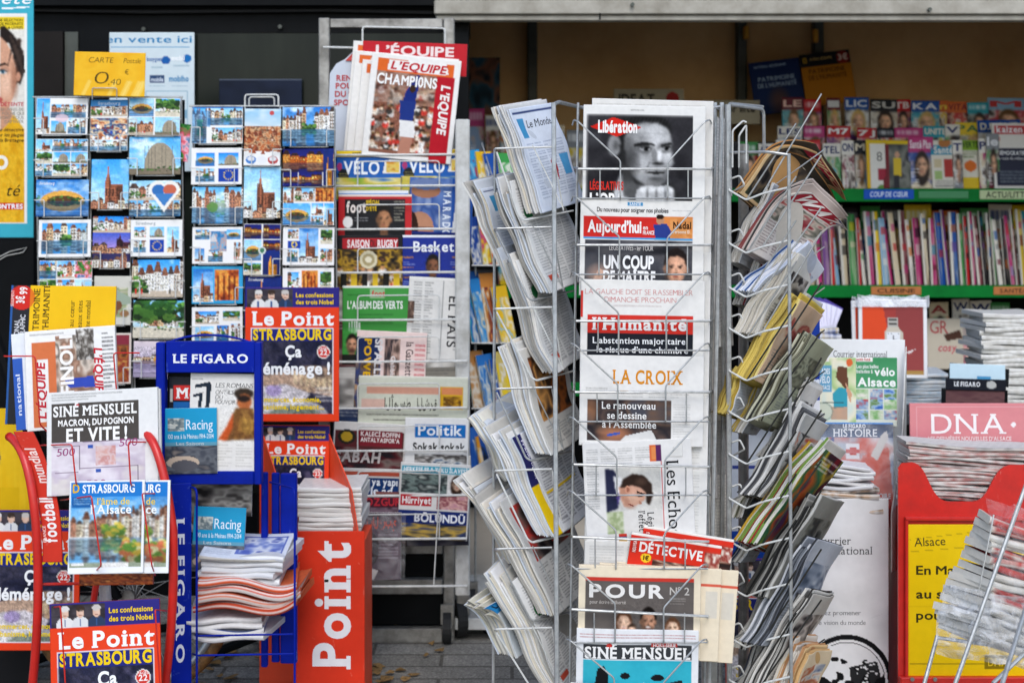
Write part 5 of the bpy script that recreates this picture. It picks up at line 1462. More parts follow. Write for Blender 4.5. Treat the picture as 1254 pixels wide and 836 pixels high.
# ------------------------------------------------------------------ news covers used several times
def le_point(w, h, seed, dx=0.0):
    """red news magazine cover, w x h photo pixels"""
    a = Art(w, h, '#e8421f', q=.8, seed=seed)
    k = w / 115.0
    a.rect(0, 0, w, 25 * k, '#2f2a7c'); a.rect(2 * k, 2 * k, 58 * k, 25 * k, '#3a3438'); a.noise(2 * k, 2 * k, 58 * k, 25 * k, 3, ['#2c282c', '#4a444a', '#36303a'])
    for i, (x, s) in enumerate(((16, 1.0), (32, .9), (49, 1.05))):
        a.ell(x * k, 23 * k, 9 * k, 9 * k, ['#e6e4e2', '#dcdcdc', '#2c3e5c'][i], clip=(0, 0, w, 25 * k)); a.ell(x * k, 9.5 * k, 4.2 * k, 5.6 * k, '#dcb49c'); a.ell(x * k, 6 * k, 4.6 * k, 3.4 * k, ['#dcd8d4', '#3c2f28', '#c8c2bc'][i]); a.rect((x - 1) * k, 17 * k, (x + 1) * k, 24 * k, '#3a5a8c'); a.soft((x + 1) * k, 11 * k, 3 * k, 4.4 * k, '#e8c8b4', .7); a.rect((x - 2.4) * k, 8.6 * k, (x - .8) * k, 9.5 * k, '#4a342c', .8); a.rect((x + .9) * k, 8.6 * k, (x + 2.5) * k, 9.5 * k, '#4a342c', .8); a.rect((x - 1.6) * k, 12.4 * k, (x + 1.8) * k, 13.2 * k, '#9a5a50', .8)
    a.text('Les confessions', 62 * k, 12 * k, 5.2 * k, '#f0c818', w=46 * k, bold=.03); a.text('des trois Nobel', 62 * k, 20.5 * k, 5.2 * k, '#f0c818', w=46 * k, bold=.03)
    a.text('Le Point', 8 * k, 46 * k, 16 * k, '#f6f4f2', w=101 * k, bold=.03, serif=.05)
    a.rect(7.4 * k, 49.4 * k, 108 * k, h - 9 * k, '#e8e4ea'); a.rect(8.3 * k, 50.3 * k, 107 * k, h - 10 * k, '#20223a')
    m1, m0 = 107 * k, 8.3 * k
    a.noise(m0, 66 * k, m1, h - 10 * k, 4, ['#15172a', '#23253c', '#3c3a4c', '#1a1c30', '#55506a'])
    if h > 100 * k:
        a.poly([(m0, 110 * k), (60 * k, 100 * k), (m1, 120 * k), (m1, 134 * k), (70 * k, 126 * k), (m0, 128 * k)], '#b89a84'); a.noise(70 * k, 96 * k, m1, 128 * k, 5, ['#8a6a50', '#d8b890', '#5a4a48', '#c8a480'], .8)
        for j in range(7): a.rect((60 + j * 7) * k, (103 + j * 1.5) * k, (64 + j * 7) * k, (118 + j * 1.5) * k, '#e6d2a8', .6)
        a.poly([(m0, 122 * k), (50 * k, 118 * k), (80 * k, 130 * k), (60 * k, h - 10 * k), (m0, h - 10 * k)], '#cfc8cc'); a.ell(35 * k, 126 * k, 10 * k, 7 * k, '#9a86b8', .8)
        a.ell(58 * k, h - 6 * k, 44 * k, 22 * k, '#e0dcd8', .7, (m0, 118 * k, m1, h - 10 * k)); a.ell(60 * k, h - 2 * k, 36 * k, 18 * k, '#5a6a58', .7, (m0, 118 * k, m1, h - 10 * k))
        a.lines(86 * k, 122 * k, m1, 140 * k, '#f4f0ea', 5 * k, al=.8)
    a.blur(m0, 66 * k, m1, h - 10 * k, 1); a.grain(m0, 66 * k, m1, h - 10 * k, .3)
    a.rect(8.3 * k, 50.3 * k, 107 * k, 66 * k, '#232a78')
    a.text('STRASBOURG', 9.5 * k, 64 * k, 12.5 * k, '#f2cc12', w=96 * k, bold=.035)
    if h > 72 * k:
        a.text('Ça', 49 * k, 85 * k, 13.5 * k, '#f6f6f6', w=20 * k, bold=.035, gap=.04); a.ell(96 * k, 79 * k, 8 * k, 8 * k, '#f2efe8'); a.ell(96 * k, 79 * k, 7 * k, 7 * k, '#d8342c'); a.text('22', 96 * k, 82.5 * k, 6 * k, '#f6e8e4', al='c', bold=.03); a.text('PAGES', 96 * k, 76 * k, 2.6 * k, '#f6e8e4', al='c', bold=.02)
    if h > 92 * k:
        a.text('déménage !', 12 * k, 106 * k, 14 * k, '#f6f6f6', w=92 * k, bold=.035, gap=.04)
    if h > 150 * k - 20 * k:
        a.text('Commerces, économie,', 13 * k, 140 * k, 6 * k, '#f2d018', w=80 * k, bold=.03); a.text('urbanisme, logement...', 13 * k, 149 * k, 6 * k, '#f2d018', w=84 * k, bold=.03)
    return a

# ------------------------------------------------------------------ far left: magazines and the board behind the red stand
a = Art(46, 338, '#e8b818', seed=50); a.noise(0, 0, 46, 338, 3, ['#e4b010', '#f0c82a', '#e8b818'], .7); a.poly([(0, 40), (3, 36), (8, 60), (2, 92), (0, 100)], '#8a6a54'); a.rect(0, 96, 30, 170, '#e0b414'); a.rect(0, 200, 46, 338, '#1c1c1e')
put_sheet('display_board', a, 16, 838, 4.0, thick=.006, mat=M_BOARD, edge='#c8960c', label='plain yellow display board at the left edge behind the red wire stand', cat='board')
a = Art(130, 170, '#f0bd10', seed=51)
a.rect(0, 0, 24, 170, '#25262c'); a.rect(0, 0, 3, 170, '#2a5a9c'); a.ell(14, 15, 16, 15, '#d0281e'); a.text('3€', 17, 22, 10, '#f6ece8', w=9, bold=.03, rot=90); a.text('99', 20, 11, 9, '#f6ece8', w=9, bold=.03, rot=90); a.text('SEULEMENT', 4, 26, 3.5, '#f0d0c8', w=20, rot=90, bold=.01)
a.text('NATIONAL', 12, 78, 6, '#d8d8dc', w=36, rot=90, bold=.015); a.text('GEOGRAPHIC', 19, 78, 6, '#d8d8dc', w=42, rot=90, bold=.015); a.rect(8, 86, 18, 104, '#e8b818'); a.rect(10.5, 89, 15.5, 101, '#25262c')
a.text('PATRIMOINE', 36, 70, 7.5, '#3c300c', w=66, rot=90, bold=.005, serif=.03); a.text('DE L’HUMANITÉ', 48, 74, 7.5, '#3c300c', w=76, rot=90, bold=.005, serif=.03); a.rect(53, 4, 53.8, 120, '#7a6414')
for i, s_ in enumerate(('Plongez au cœur', 'des plus beaux sites', 'du patrimoine mondial')):
    a.text(s_, 79 + i * 10, 84, 6, '#4a3c10', w=66, rot=90, bold=.0, serif=.02)
a.noise(24, 0, 130, 170, 2, ['#eab40c', '#f4c61c', '#f0bd10'], .5)
put_sheet('magazine', a, 71, 520, 3.52, roll=.6, lean=6, thick=.006, mat=M_MAG, edge='#d8d0bc', label='yellow and black world heritage magazine with red price disc, behind the red stand', cat='magazine')
a = Art(110, 122, '#f2f0ec', seed=52)
a.rect(8, 14, 36, 118, '#d8774a'); a.rect(14, 36, 27, 112, '#f2efe9'); a.text('L’ÉQUIPE', 23, 108, 9, '#c82a38', w=68, bold=.03, rot=90, shear=.15); a.rect(36, 8, 82, 88, '#c89a84'); a.noise(36, 8, 84, 90, 4, ['#e0b49a', '#8a6a58', '#d8c8b8', '#6f6860', '#e8d8c8'])
a.text('FINOLI', 57, 80, 15, '#f6f2ec', w=72, bold=.03, rot=90); a.poly([(46, 62), (82, 60), (84, 74), (50, 72)], '#3a4fb0'); a.noise(62, 2, 84, 40, 5, ['#c8c4be', '#4a443e', '#8a847c', '#e2ded6'])
a.text('L’ÉQUIPE', 90, 84, 10, '#c82a38', w=60, bold=.03, rot=90, shear=.15) if False else a.text('L’ÉQUIPE', 84, 26, 9.5, '#c82a38', w=62, bold=.03, rot=-90, shear=.15)
a.lines(94, 8, 107, 84, '#5a5a5a', 5, 1, .8); a.lines(6, 4, 60, 8, '#7a7a7a', 3)
put_sheet('newspaper', a, 89, 524, 3.46, roll=-4.5, lean=8, thick=.01, rag=.002, edge='#e4e0da', label='white and orange sports newspaper turned sideways in the top pocket of the red stand', cat='newspaper', warp=lambda u, v: .006 * np.cos(u * 2) + .02 * np.clip(u - .2, 0, 1) ** 2)
a = Art(60, 118, '#e9ecf2', seed=53); a.rect(0, 30, 12, 118, '#3a62b8'); a.text('national', 8, 100, 5, '#dfe6f4', w=50, rot=90)
put_sheet('newspaper', a, 50, 524, 3.475, roll=-6, lean=8, thick=.006, edge='#dcdcdc', label='white and blue paper tucked behind the sideways sports newspaper', cat='newspaper')

# ------------------------------------------------------------------ red tubular stand
YR = 3.32
rs = empty('red_magazine_stand', Vector((pxx(120, YR), YR + .05, 0)), 'bright red tubular stand with curved side rails and football lettering at the left', 'magazine stand')
def bez(a, b, c_, d, n=16):
    return [a * (1 - t) ** 3 + b * 3 * t * (1 - t) ** 2 + c_ * 3 * t * t * (1 - t) + d * t ** 3 for t in [i / n for i in range(n + 1)]]
L_ = bez(P(11, 534, YR + .08), P(30, 545, YR + .02), P(38, 580, YR), P(44, 640, YR)) + bez(P(44, 640, YR), P(48, 700, YR), P(48, 760, YR + .02), P(40, 836, YR + .04))[1:]
L_.append(Vector((L_[-1].x - .02, YR + .1, .02)))
MB().tube(L_, .0105, 10).build('side_rail', M_RED, rs, True)
R_ = bez(P(176, 528, YR + .06), P(196, 540, YR), P(205, 600, YR), P(212, 650, YR)) + bez(P(212, 650, YR), P(214, 720, YR), P(210, 780, YR + .02), P(202, 836, YR + .04))[1:]
R_.append(Vector((R_[-1].x, YR + .1, .02)))
MB().tube(R_, .0105, 10).build('side_rail', M_RED, rs, True)
# lettered red side strip that follows the left rail
a = Art(150, 30, '#d8392a', q=.5, seed=54)
a.text('L’ÉQUIPE', 4, 20, 13, '#f0d8d0', w=42, bold=.03) if False else None
a.rect(0, 0, 150, 30, '#d63a2a'); a.text('football', 24, 21, 14, '#f4eeec', w=54, bold=.03); a.text('FRANCE', 24, 6.5, 4, '#f4d8d0', w=20, bold=.02); a.text('mundial', 97, 20, 12, '#f0d4cc', w=44, bold=.02)
def strip_mat():
    return place(46, 690, YR + .015)
# the strip is a bent plate: built upright and bowed towards the left as it rises
aa = Art(24, 158, '#d63a2a', q=.8, seed=54); aa.scuff(16)
aa.text('football', 18, 134, 15, '#f4eeec', w=54, bold=.03, rot=90); aa.text('FRANCE', 5, 134, 3.6, '#f4d8d0', w=20, bold=.02, rot=90); aa.text('mundial', 17, 62, 13, '#f0d4cc', w=42, bold=.02, rot=90)
sheet('side_plate', aa, place(64, 688, YR + .005), YR / F, thick=.004, mat=M_BOARD, edge='#b82c20', parent=rs,
      warp=lambda u, v: (-.075 * v ** 2.2, .02 * v, 0 * u))
m = MB()
m.tube([P(100, 836, YR + .09), P(120, 700, YR + .09), P(126, 560, YR + .1)], .008)
m.tube([P(48, 715, YR + .02), P(100, 714, YR + .085)], .0035)
m.tube([P(8, 680, YR + .1), P(96, 712, YR + .05)], .003) if False else None
m.build('crossbar', M_RED, rs)
m = MB(); m.tube([P(128, 716, YR + .12), P(137, 836, YR + .12)], .014, 10); m.tube([P(137, 836, YR + .12), Vector((P(137, 836, YR + .12).x, YR + .12, 0))], .014, 10); m.build('centre_pole', M_WHITE, rs)
m = MB()
for zz, wz in ((0.015, .3),):
    cxp = pxx(125, YR)
    m.tube([(cxp - wz, YR + .1, zz), (cxp + wz, YR + .1, zz)], .012); m.tube([(cxp - wz, YR + .1, zz), (cxp - wz, YR - .2, zz)], .012); m.tube([(cxp + wz, YR + .1, zz), (cxp + wz, YR - .2, zz)], .012)
m.build('foot', M_RED, rs)
def red_pocket(pts1, pts2):
    for p in (pts1, pts2):
        m = MB(); m.tube(rounded(p, .008), .0018, 6); m.build('wire_hook', M_RED, rs)
yy = YR - .05
red_pocket([P(5, 436, YR + .1), P(43, 436, 3.40), P(49, 520, 3.40), P(60, 530, YR + .1)], [P(171, 432, YR + .1), P(139, 432, 3.40), P(142, 470, 3.40), P(146, 520, 3.42)])
red_pocket([P(50, 545, YR + .06), P(88, 544, yy + .02), P(93, 590, yy + .02), P(96, 604, YR + .03)], [P(186, 541, YR + .06), P(157, 541, yy + .02), P(160, 592, yy + .02), P(166, 604, YR + .03)])
red_pocket([P(74, 612, YR + .05), P(112, 607, yy - .03), P(124, 692, yy - .03), P(112, 704, YR)], [P(202, 604, YR + .05), P(174, 604, yy - .03), P(186, 692, yy - .03), P(190, 704, YR)])
red_pocket([P(60, 744, YR + .05), P(74, 742, yy - .06), P(80, 836, yy - .06), P(80, 850, YR)], [P(206, 748, YR + .05), P(190, 746, yy - .06), P(196, 840, yy - .06), P(196, 850, YR)])

a = Art(136, 126, '#e6e5e2', seed=55)
a.rect(6, 14, 112, 62, '#4f4a46'); a.lines(6, 3, 104, 12, '#8a8a88', 3.2); a.ell(37, 17, 2.6, 3, '#c8303c')
a.text('SINÉ MENSUEL', 8, 30, 12, '#f0eeea', w=102, bold=.03, serif=.05); a.text('MACRON, DU POGNON', 14, 42, 7.4, '#f4f2ee', w=92, bold=.035); a.text('ET VITE !', 24, 61, 15, '#f4f2ee', w=74, bold=.035)
a.rect(6, 62, 120, 126, '#d9cdd6'); a.noise(6, 62, 120, 126, 4, ['#d8ccd4', '#e4dce2', '#c8bac8', '#dcd4d0'])
for x, y in ((10, 74), (86, 66)): a.text('500', x + 2, y + 4, 9, '#a04a7c', w=22, bold=.0, shear=.1)
for k, (x0, y0, x1, y1) in enumerate(((8, 66, 40, 96), (44, 62, 116, 94), (40, 94, 110, 122), (10, 98, 38, 124))):
    a.rect(x0, y0, x1, y0 + .9, '#8a7a88'); a.rect(x1, y0, x1 + .8, y1, '#6f606c')
a.noise(60, 68, 84, 92, 3, ['#d89a8a', '#e0c4c0', '#c87a6c', '#dcd0d4'], .7); a.rect(50, 66, 56, 70, '#3a5aa8'); a.rect(60, 96, 66, 100, '#3a5aa8'); a.text('500', 48, 118, 9, '#a04a7c', w=24, bold=0)
put_sheet('newspaper', a, 126, 604, YR + .012, roll=-3.2, lean=10, thick=.012, rag=.002, edge='#e2e0dc', label='grey satirical newspaper with banknotes in the red stand, white block capitals on top', cat='newspaper', warp=lambda u, v: .004 * np.sin(u * 2))
a = Art(128, 122, '#dedcd8', seed=56); a.lines(6, 4, 124, 118, '#9a9a96', 3.2, 3)
put_sheet('newspaper', a, 134, 602, YR + .026, roll=-3.4, lean=10, thick=.01, rag=.002, edge='#e8e6e2', label='copy tucked behind the grey satirical banknote newspaper', cat='newspaper')

def alsace(w, seed):
    a = Art(w, 112, '#f0f2f4', q=.85, seed=seed)
    p_sky(a, 2, 2, w - 3, 60, '#1173c4', '#9fd0ec', .3)
    a.rect(2, 2, w - 3, 20, '#1a78c8'); a.text('D', 4, 14, 10, '#e8b818', w=8, bold=.02); a.text('STRASBOURG', 16, 14.5, 9.5, '#f2f6fa', w=max(30, min(64, w - 20)), bold=.03)
    a.rect(3, 19, 28, 32, '#0f5aa0'); a.lines(5, 21, 26, 30, '#c8dcf0', 3)
    cl = (2, 30, w - 3, 104)
    p_houses(a, 2, w * .6, 68, 14, 22, cl, .2); p_houses(a, w * .66, w - 3, 72, 22, 34, cl, .3); p_trees(a, w * .45, w * .75, 70, 18, cl, ('#7a9a3c', '#a8a838', '#4f7f34', '#c8b040'))
    p_water(a, 2, 70, w - 3, 98, '#2a7ab4', .35); p_trees(a, w * .72, w - 3, 96, 24, cl, ('#c8a83c', '#d8d4a0', '#5a8a34', '#c86a4a'), 20)
    a.rect(2, 98, w - 3, 104, '#5a6a44', .6); a.rect(w * .45, 98, w * .8, 104, '#e8e6e0'); a.rect(4, 98, 20, 102, '#e8e6e0')
    a.blur(2, 30, w - 3, 100, 1); a.grain(2, 21, w - 3, 104, .09)
    a.text('l’âme de', 34, 29, 8, '#f0d04a', w=40, bold=.01, serif=.03); a.text('l’Alsace', 26, 40, 10.5, '#f4f6f8', w=50, bold=.015, serif=.04)
    return a
put_sheet('magazine', alsace(92, 57), 129, 702, YR - .045, roll=-1, lean=8, thick=.005, mat=M_MAG, edge='#dcdcd8', label='blue regional magazine with canal houses, front copy in the red stand', cat='magazine', warp=lambda u, v: .002 * u)
put_sheet('magazine', alsace(92, 58), 160, 702, YR - .036, roll=-.6, lean=8, thick=.006, mat=M_MAG, edge='#dcdcd8', label='copy of the canal magazine showing its right edge behind the front one', cat='magazine')
a = Art(90, 20, '#8a3a2c', q=.6, seed=59); a.noise(0, 0, 90, 20, 8, ['#8a3a24', '#b8602c', '#5a2418', '#d88a4a'])
put_sheet('magazine', a, 142, 716, YR + .0, roll=-1, lean=8, thick=.012, mat=M_MAG, edge='#8a3c28', label='rust coloured edge of a thick magazine below the canal magazines', cat='magazine')
put_sheet('magazine', le_point(136, 186, 60), 132, 926, YR - .06, roll=-3, lean=6, thick=.006, mat=M_MAG, edge='#c83a28', label='red news magazine in the lowest pocket of the red stand, bottom left', cat='magazine')
put_sheet('magazine', le_point(118, 170, 61), 37, 796, 3.84, roll=0, lean=3, thick=.006, mat=M_MAG, edge='#c83a28', label='red news magazine cut off at the left edge behind the red rail', cat='magazine')

# ------------------------------------------------------------------ red news magazine dispenser
YP = 3.80
dp = empty('card_dispenser', Vector((pxx(404, YP), YP, 0)), 'orange red cardboard dispenser with tall white lettering up its front', 'magazine dispenser')
a = Art(85, 420, '#e03a22', seed=62); a.scuff(60); a.text('Le Point', 66, 252, 43, '#eae6e8', w=240, bold=.03, serif=.06, rot=90, gap=.08); a.rect(0, 0, 1.5, 420, '#c42e1a')
sheet('front', a, place(404, 1070 if False else 650 + 420, YP - .01), (YP - .01) / F, thick=.003, mat=M_BOARD, edge='#c83420', parent=dp)
m = MB()
def flap(pts, y0, y1=None, th=.004):
    m.prism([P(x, y, yy) for x, y, yy in pts], (0, th, 0))
m.box((pxx(362, YP), YP - .004, .01), (pxx(447, YP), YP + .19, pz(652, YP) - .02)); m.build('body', M_ORED, dp)
m = MB(); m.prism([P(321, 530, YP + .17), P(344, 600, YP - .01), P(358, 652, YP - .01), P(358, 700, YP - .01), P(321, 700, YP + .17)], (.003, 0, 0)); m.build('side_flap', M_ORED, dp)
m = MB(); m.prism([P(401, 528, YP + .17), P(430, 600, YP - .008), P(438, 651, YP - .008), P(404, 651, YP + .17)], (.003, 0, 0)); m.build('side_flap', M_ORED, dp)
m = MB(); m.box((pxx(318, YP + .2), YP + .195, .01), (pxx(404, YP + .2), YP + .2, pz(520, YP + .2))); m.build('back', M_ORED, dp)
a = Art(2, 2)
hb = sheet('header', le_point(115, 164, 63), place(357.5, 516, YP + .12, 0, 1), (YP + .12) / F, thick=.003, mat=M_BOARD, edge='#d8462c', parent=dp)
put_sheet('magazine', le_point(84, 110, 64), 360, 632, YP + .15, roll=.4, lean=3, thick=.006, mat=M_MAG, edge='#c83a28', label='small red news magazine standing in the orange dispenser below its header', cat='magazine')

# ---- loose paper lying flat, seen edge-on
def lying(name, cx, py, Y, wpx, d, t, rng, yaw=0.0, top=None, cols=('#e8e6e2', '#f2f0ec', '#d8d4ce'), mat=None, sag=.0, layers=3, label=None, cat='magazine', group=None, roll=0.0, fold=.5, wave=.002):
    """closed booklet lying on its back cover: rounded folded spine towards the camera, printed top"""
    w = wpx * Y / F
    nx = 22
    prof = []
    for k in range(7):
        an = -math.pi / 2 + math.pi * k / 6
        prof.append((-math.cos(an) * t * fold, t / 2 + math.sin(an) * t / 2))
    back = [(d * q, t) for q in (.08, .2, .35, .5, .65, .8, 1.0)] + [(d, 0)]
    prof = [(0.0, 0.0)] + prof[1:] + back
    V, C, Fs = [], [], []
    ph = rng.uniform(0, 6)
    n = len(prof)
    ec = [lin(hx(c)) for c in cols]
    stripe = [ec[rng.integers(len(ec))] * rng.uniform(.78, 1.0) for _ in range(7)]
    tc = lin(hx(top)) if top is not None else ec[0]
    seg = [rng.integers(len(ec)) for _ in range(nx + 1)]
    for i in range(nx + 1):
        u = i / nx * 2 - 1
        dz = wave * math.sin(u * 3 + ph) - sag * u * u
        for j, (yv, zv) in enumerate(prof):
            V.append((u * w / 2, yv + .0015 * math.sin(u * 5 + ph * 2), zv + dz * (1 - .3 * yv / d)))
            if j < 7:
                b = stripe[j] * .6 + ec[seg[i]] * .4 if len(ec) > 3 else stripe[j]
                C.append(b)
            else:
                nn = .5 + .5 * math.sin(i * 1.7 + j * 2.3 + ph)
                C.append(tc * (.82 + .18 * nn))
    for i in range(nx):
        for j in range(n - 1):
            Fs.append((i * n + j, (i + 1) * n + j, (i + 1) * n + j + 1, i * n + j + 1))
        Fs.append((i * n + n - 1, (i + 1) * n + n - 1, (i + 1) * n, i * n))
    Fs.append(tuple(range(n))); Fs.append(tuple(nx * n + k for k in range(n - 1, -1, -1)))
    me = bpy.data.meshes.new(name)
    me.from_pydata(V, [], Fs)
    at = me.color_attributes.new('ink', 'FLOAT_COLOR', 'POINT')
    at.data.foreach_set('color', np.concatenate([np.array(C), np.ones((len(C), 1))], 1).astype(np.float32).ravel())
    me.materials.append(mat or M_NEWS)
    o = bpy.data.objects.new(name, me)
    o.matrix_basis = Matrix.Translation(P(cx, py, Y)) @ Matrix.Rotation(math.radians(yaw), 4, 'Z') @ Matrix.Rotation(math.radians(roll), 4, 'Y')
    COL.objects.link(o)
    return tag(o, label, cat, group)

def pile(name, cx, y0, y1, Y, wpx, d, n, seed, label, cat, group, jx=2.0, jyaw=3.0, cols=None, topc=None, wave=.0015, mat=None, top_label=None, fold=.5, sag=0.0, roll=0.0):
    rng = R(seed)
    h = (y1 - y0) / n
    for k in range(n):
        t = h * Y / F
        o = lying(name, cx + rng.uniform(-jx, jx), y1 - k * h, Y + rng.uniform(-.004, .004), wpx * rng.uniform(.97, 1.02), d, t * .97, rng, rng.uniform(-jyaw, jyaw), topc,
                  cols or ('#e8e6e2', '#f2f0ec', '#d8d4ce'), mat, label=label + (', topmost' if k == n - 1 else f', {ordinal(n - 1 - k)} from top'), cat=cat, group=group, wave=wave, fold=fold, sag=sag, roll=roll)

pile('magazine', 404, 597, 651, YP + .02, 78, .19, 9, 70, 'white edged magazine in the neat pile on top of the orange dispenser', 'magazine', 'pile of magazines on the orange dispenser', .8, 1.0, wave=.0012, fold=.25, mat=M_MAG)

# ------------------------------------------------------------------ blue newspaper stand
YF = 3.52
bs = empty('blue_newspaper_stand', Vector((pxx(258, YF), YF + .05, 0)), 'deep blue metal newspaper stand with white slab lettering on its header', 'newspaper stand')
m = MB()
B = lambda x0, x1, y0, y1, a_, b_, bev=.003: m.box((pxx(x0, YF), YF + a_, pz(y1, YF)), (pxx(x1, YF), YF + b_, pz(y0, YF)), bev=bev)
B(192, 203, 419, 592, -.012, .02); B(312, 321, 419, 592, -.012, .02); B(203.2, 311.8, 576, 592, -.01, .018)
m.build('display_frame', M_BLUE, bs)
a = Art(108, 38, '#04219a', seed=71); a.scuff(14, '#8f9cd0', .3); a.text('LE FIGARO', 8, 26, 10, '#eef0f6', w=92, bold=.03, serif=.055)
sheet('header', a, place(257.5, 456, YF - .008), YF / F, thick=.02, mat=M_BOARD, edge='#0a2a8c', parent=bs)
m = MB(); pts = bez(P(204, 421, YF), P(225, 408, YF), P(275, 405, YF), P(311, 421, YF)); m.tube(pts, .0028, 8); m.build('top_hoop', M_BLUE, bs)
m = MB(); B(203, 312, 457, 576, .02, .026, 0); m.build('back_board', M_BLACK, bs)
a = Art(24, 245, '#04219a', seed=72); a.scuff(36, '#8f9cd0', .35); a.text('LE FIGARO', 6, 42, 9.5, '#e8ecf6', w=176, bold=.03, serif=.055, rot=-90, gap=.16)
sheet('side_panel', a, place(222, 838, YF - .02, 0, 0, 12), YF / F, thick=.02, mat=M_BOARD, edge='#0a2a8c', parent=bs)
m = MB()
B(309, 317, 590, 836, .12, .14); B(331, 352, 594, 836, .15, .17); B(319, 329, 594, 836, .16, .175) ; B(212, 216, 600, 836, .1, .12)
m.build('leg', M_BLUE, bs)
m = MB()
for x in (241, 361): m.tube(rounded([P(x, 836, YF - .05), P(x, 598, YF - .05), P(x - 30, 590, YF + .1)], .02), .0028, 7)
m.tube([P(241, 668, YF - .05), P(361, 668, YF - .05)], .0022) if False else None
for y in (776, 800): m.tube(rounded([P(236, y, YF + .12), P(241, y + 2, YF - .05), P(361, y, YF - .05), P(361, y - 2, YF + .15)], .01), .0024)
m.build('basket', M_BLUE, bs)
m = MB(); m.box((pxx(210, YF), YF - .06, .0), (pxx(365, YF), YF + .2, .03), bev=.005); m.build('base', M_BLUE, bs)

a = Art(60, 110, '#1d1f28', seed=73); a.rect(4, 0, 56, 24, '#26282e'); a.text('M Le magazine', 8, 24, 18, '#c8302c', w=80, bold=.03, serif=.05) if False else a.rect(6, 10, 60, 28, '#c8302c'); a.text('Mo', 9, 26, 13, '#f0ece8', bold=.03, serif=.05); a.rect(6, 30, 60, 60, '#1d5fa0'); a.rect(2, 14, 5, 30, '#b8b4ac')
put_sheet('magazine', a, 236, 572, YF + .006, lean=2, thick=.005, mat=M_MAG, edge='#c8c4bc', label='red and black magazine mostly hidden at the left in the blue frame', cat='magazine')
a = Art(86, 120, '#e8e5df', seed=74)
a.poly([(6, 14), (24, 10), (26, 14), (24, 42), (19, 42), (20, 16), (6, 18)], '#26303c'); a.poly([(4, 26), (16, 23), (14, 42), (10, 42), (11, 28), (4, 29)], '#26303c'); a.lines(2, 6, 22, 9, '#8a8a88', 3)
a.text('LES ROMANS', 31, 17, 5.6, '#4a4a4c', w=46, bold=-.01, shear=.15); a.text('ONT-ILS', 31, 25, 5, '#4a4a4c', w=22, bold=-.01, shear=.15); a.text('DU', 31, 31, 5, '#4a4a4c', bold=-.01, shear=.15); a.text('POUVOIR ?', 31, 37, 5, '#4a4a4c', w=28, bold=-.01, shear=.15)
a.ell(66, 24, 12, 7, '#3a3028'); a.ell(67, 34, 9, 10, '#b8683c'); a.ell(66, 30, 8, 4, '#2a2220'); a.poly([(78, 26), (86, 34), (80, 44)], '#4a3c30'); a.poly([(56, 42), (78, 42), (84, 78), (42, 82)], '#7a5230'); a.poly([(54, 46), (46, 64), (36, 80), (46, 82), (54, 64)], '#c8582c'); a.poly([(62, 52), (80, 56), (78, 74), (60, 70)], '#c89a48'); a.noise(56, 44, 80, 80, 3, ['#8a5a30', '#5a3c24', '#c8964a', '#6f4a2c'], .6)
a.blur(38, 16, 86, 84, 2); a.grain(38, 16, 86, 84, .12); a.lines(34, 86, 78, 116, '#b8b4ac', 3.6, 2, .5)
put_sheet('newspaper', a, 273, 578, YF - .004, roll=1, lean=3, thick=.008, rag=.001, label='white paper with a helmeted figure and large slanting numeral in the blue frame', cat='newspaper')
def racing(h, seed):
    a = Art(64, h, '#1f9ac8', seed=seed); a.rect(4, 12, 24, 28, '#c8c8c0'); a.noise(4, 12, 24, 28, 3, ['#8a9aa0', '#d8d8cc', '#5a6a70', '#b8bcb4']); a.text('Racing', 26, 26, 12, '#e8f4fa', w=33, bold=.0); a.text('100 ans à la Meinau 1914-2014', 4, 37, 5.5, '#d8ecf4', w=56, bold=.01); a.text('Les Saisons', 14, 45, 4, '#cfd8dc', w=34, bold=.0)
    a.rect(0, 42, 64, 46, '#8a9ca4', .6); a.rect(0, 46, 64, h, '#4a4e58'); a.noise(0, 46, 64, h, 4, ['#4a4e58', '#6a6e74', '#3a3e48', '#8a8078']); a.ell(22, 66, 20, 8, '#c8b4a0'); a.ell(24, 70, 16, 7, '#5a5a60')
    return a
put_sheet('magazine', racing(80, 75), 234, 580, YF - .014, roll=-1, lean=3, thick=.005, mat=M_MAG, edge='#dcdcdc', label='turquoise football club magazine in front of the white paper in the blue frame', cat='magazine')
put_sheet('magazine', racing(78, 76), 265, 700, YF + .03, roll=2, lean=8, thick=.006, mat=M_MAG, edge='#c8c8c8', label='turquoise football club magazine standing in the wire basket below the blue frame', cat='magazine')
a = Art(80, 40, '#3a3634', seed=77); a.noise(0, 0, 80, 40, 4, ['#2c2a2a', '#6a6460', '#a8a49c', '#4a4644']); 
put_sheet('newspaper', a, 268, 632, YF + .055, lean=4, thick=.006, label='dark newspaper photo glimpsed between the bars under the blue frame', cat='newspaper')

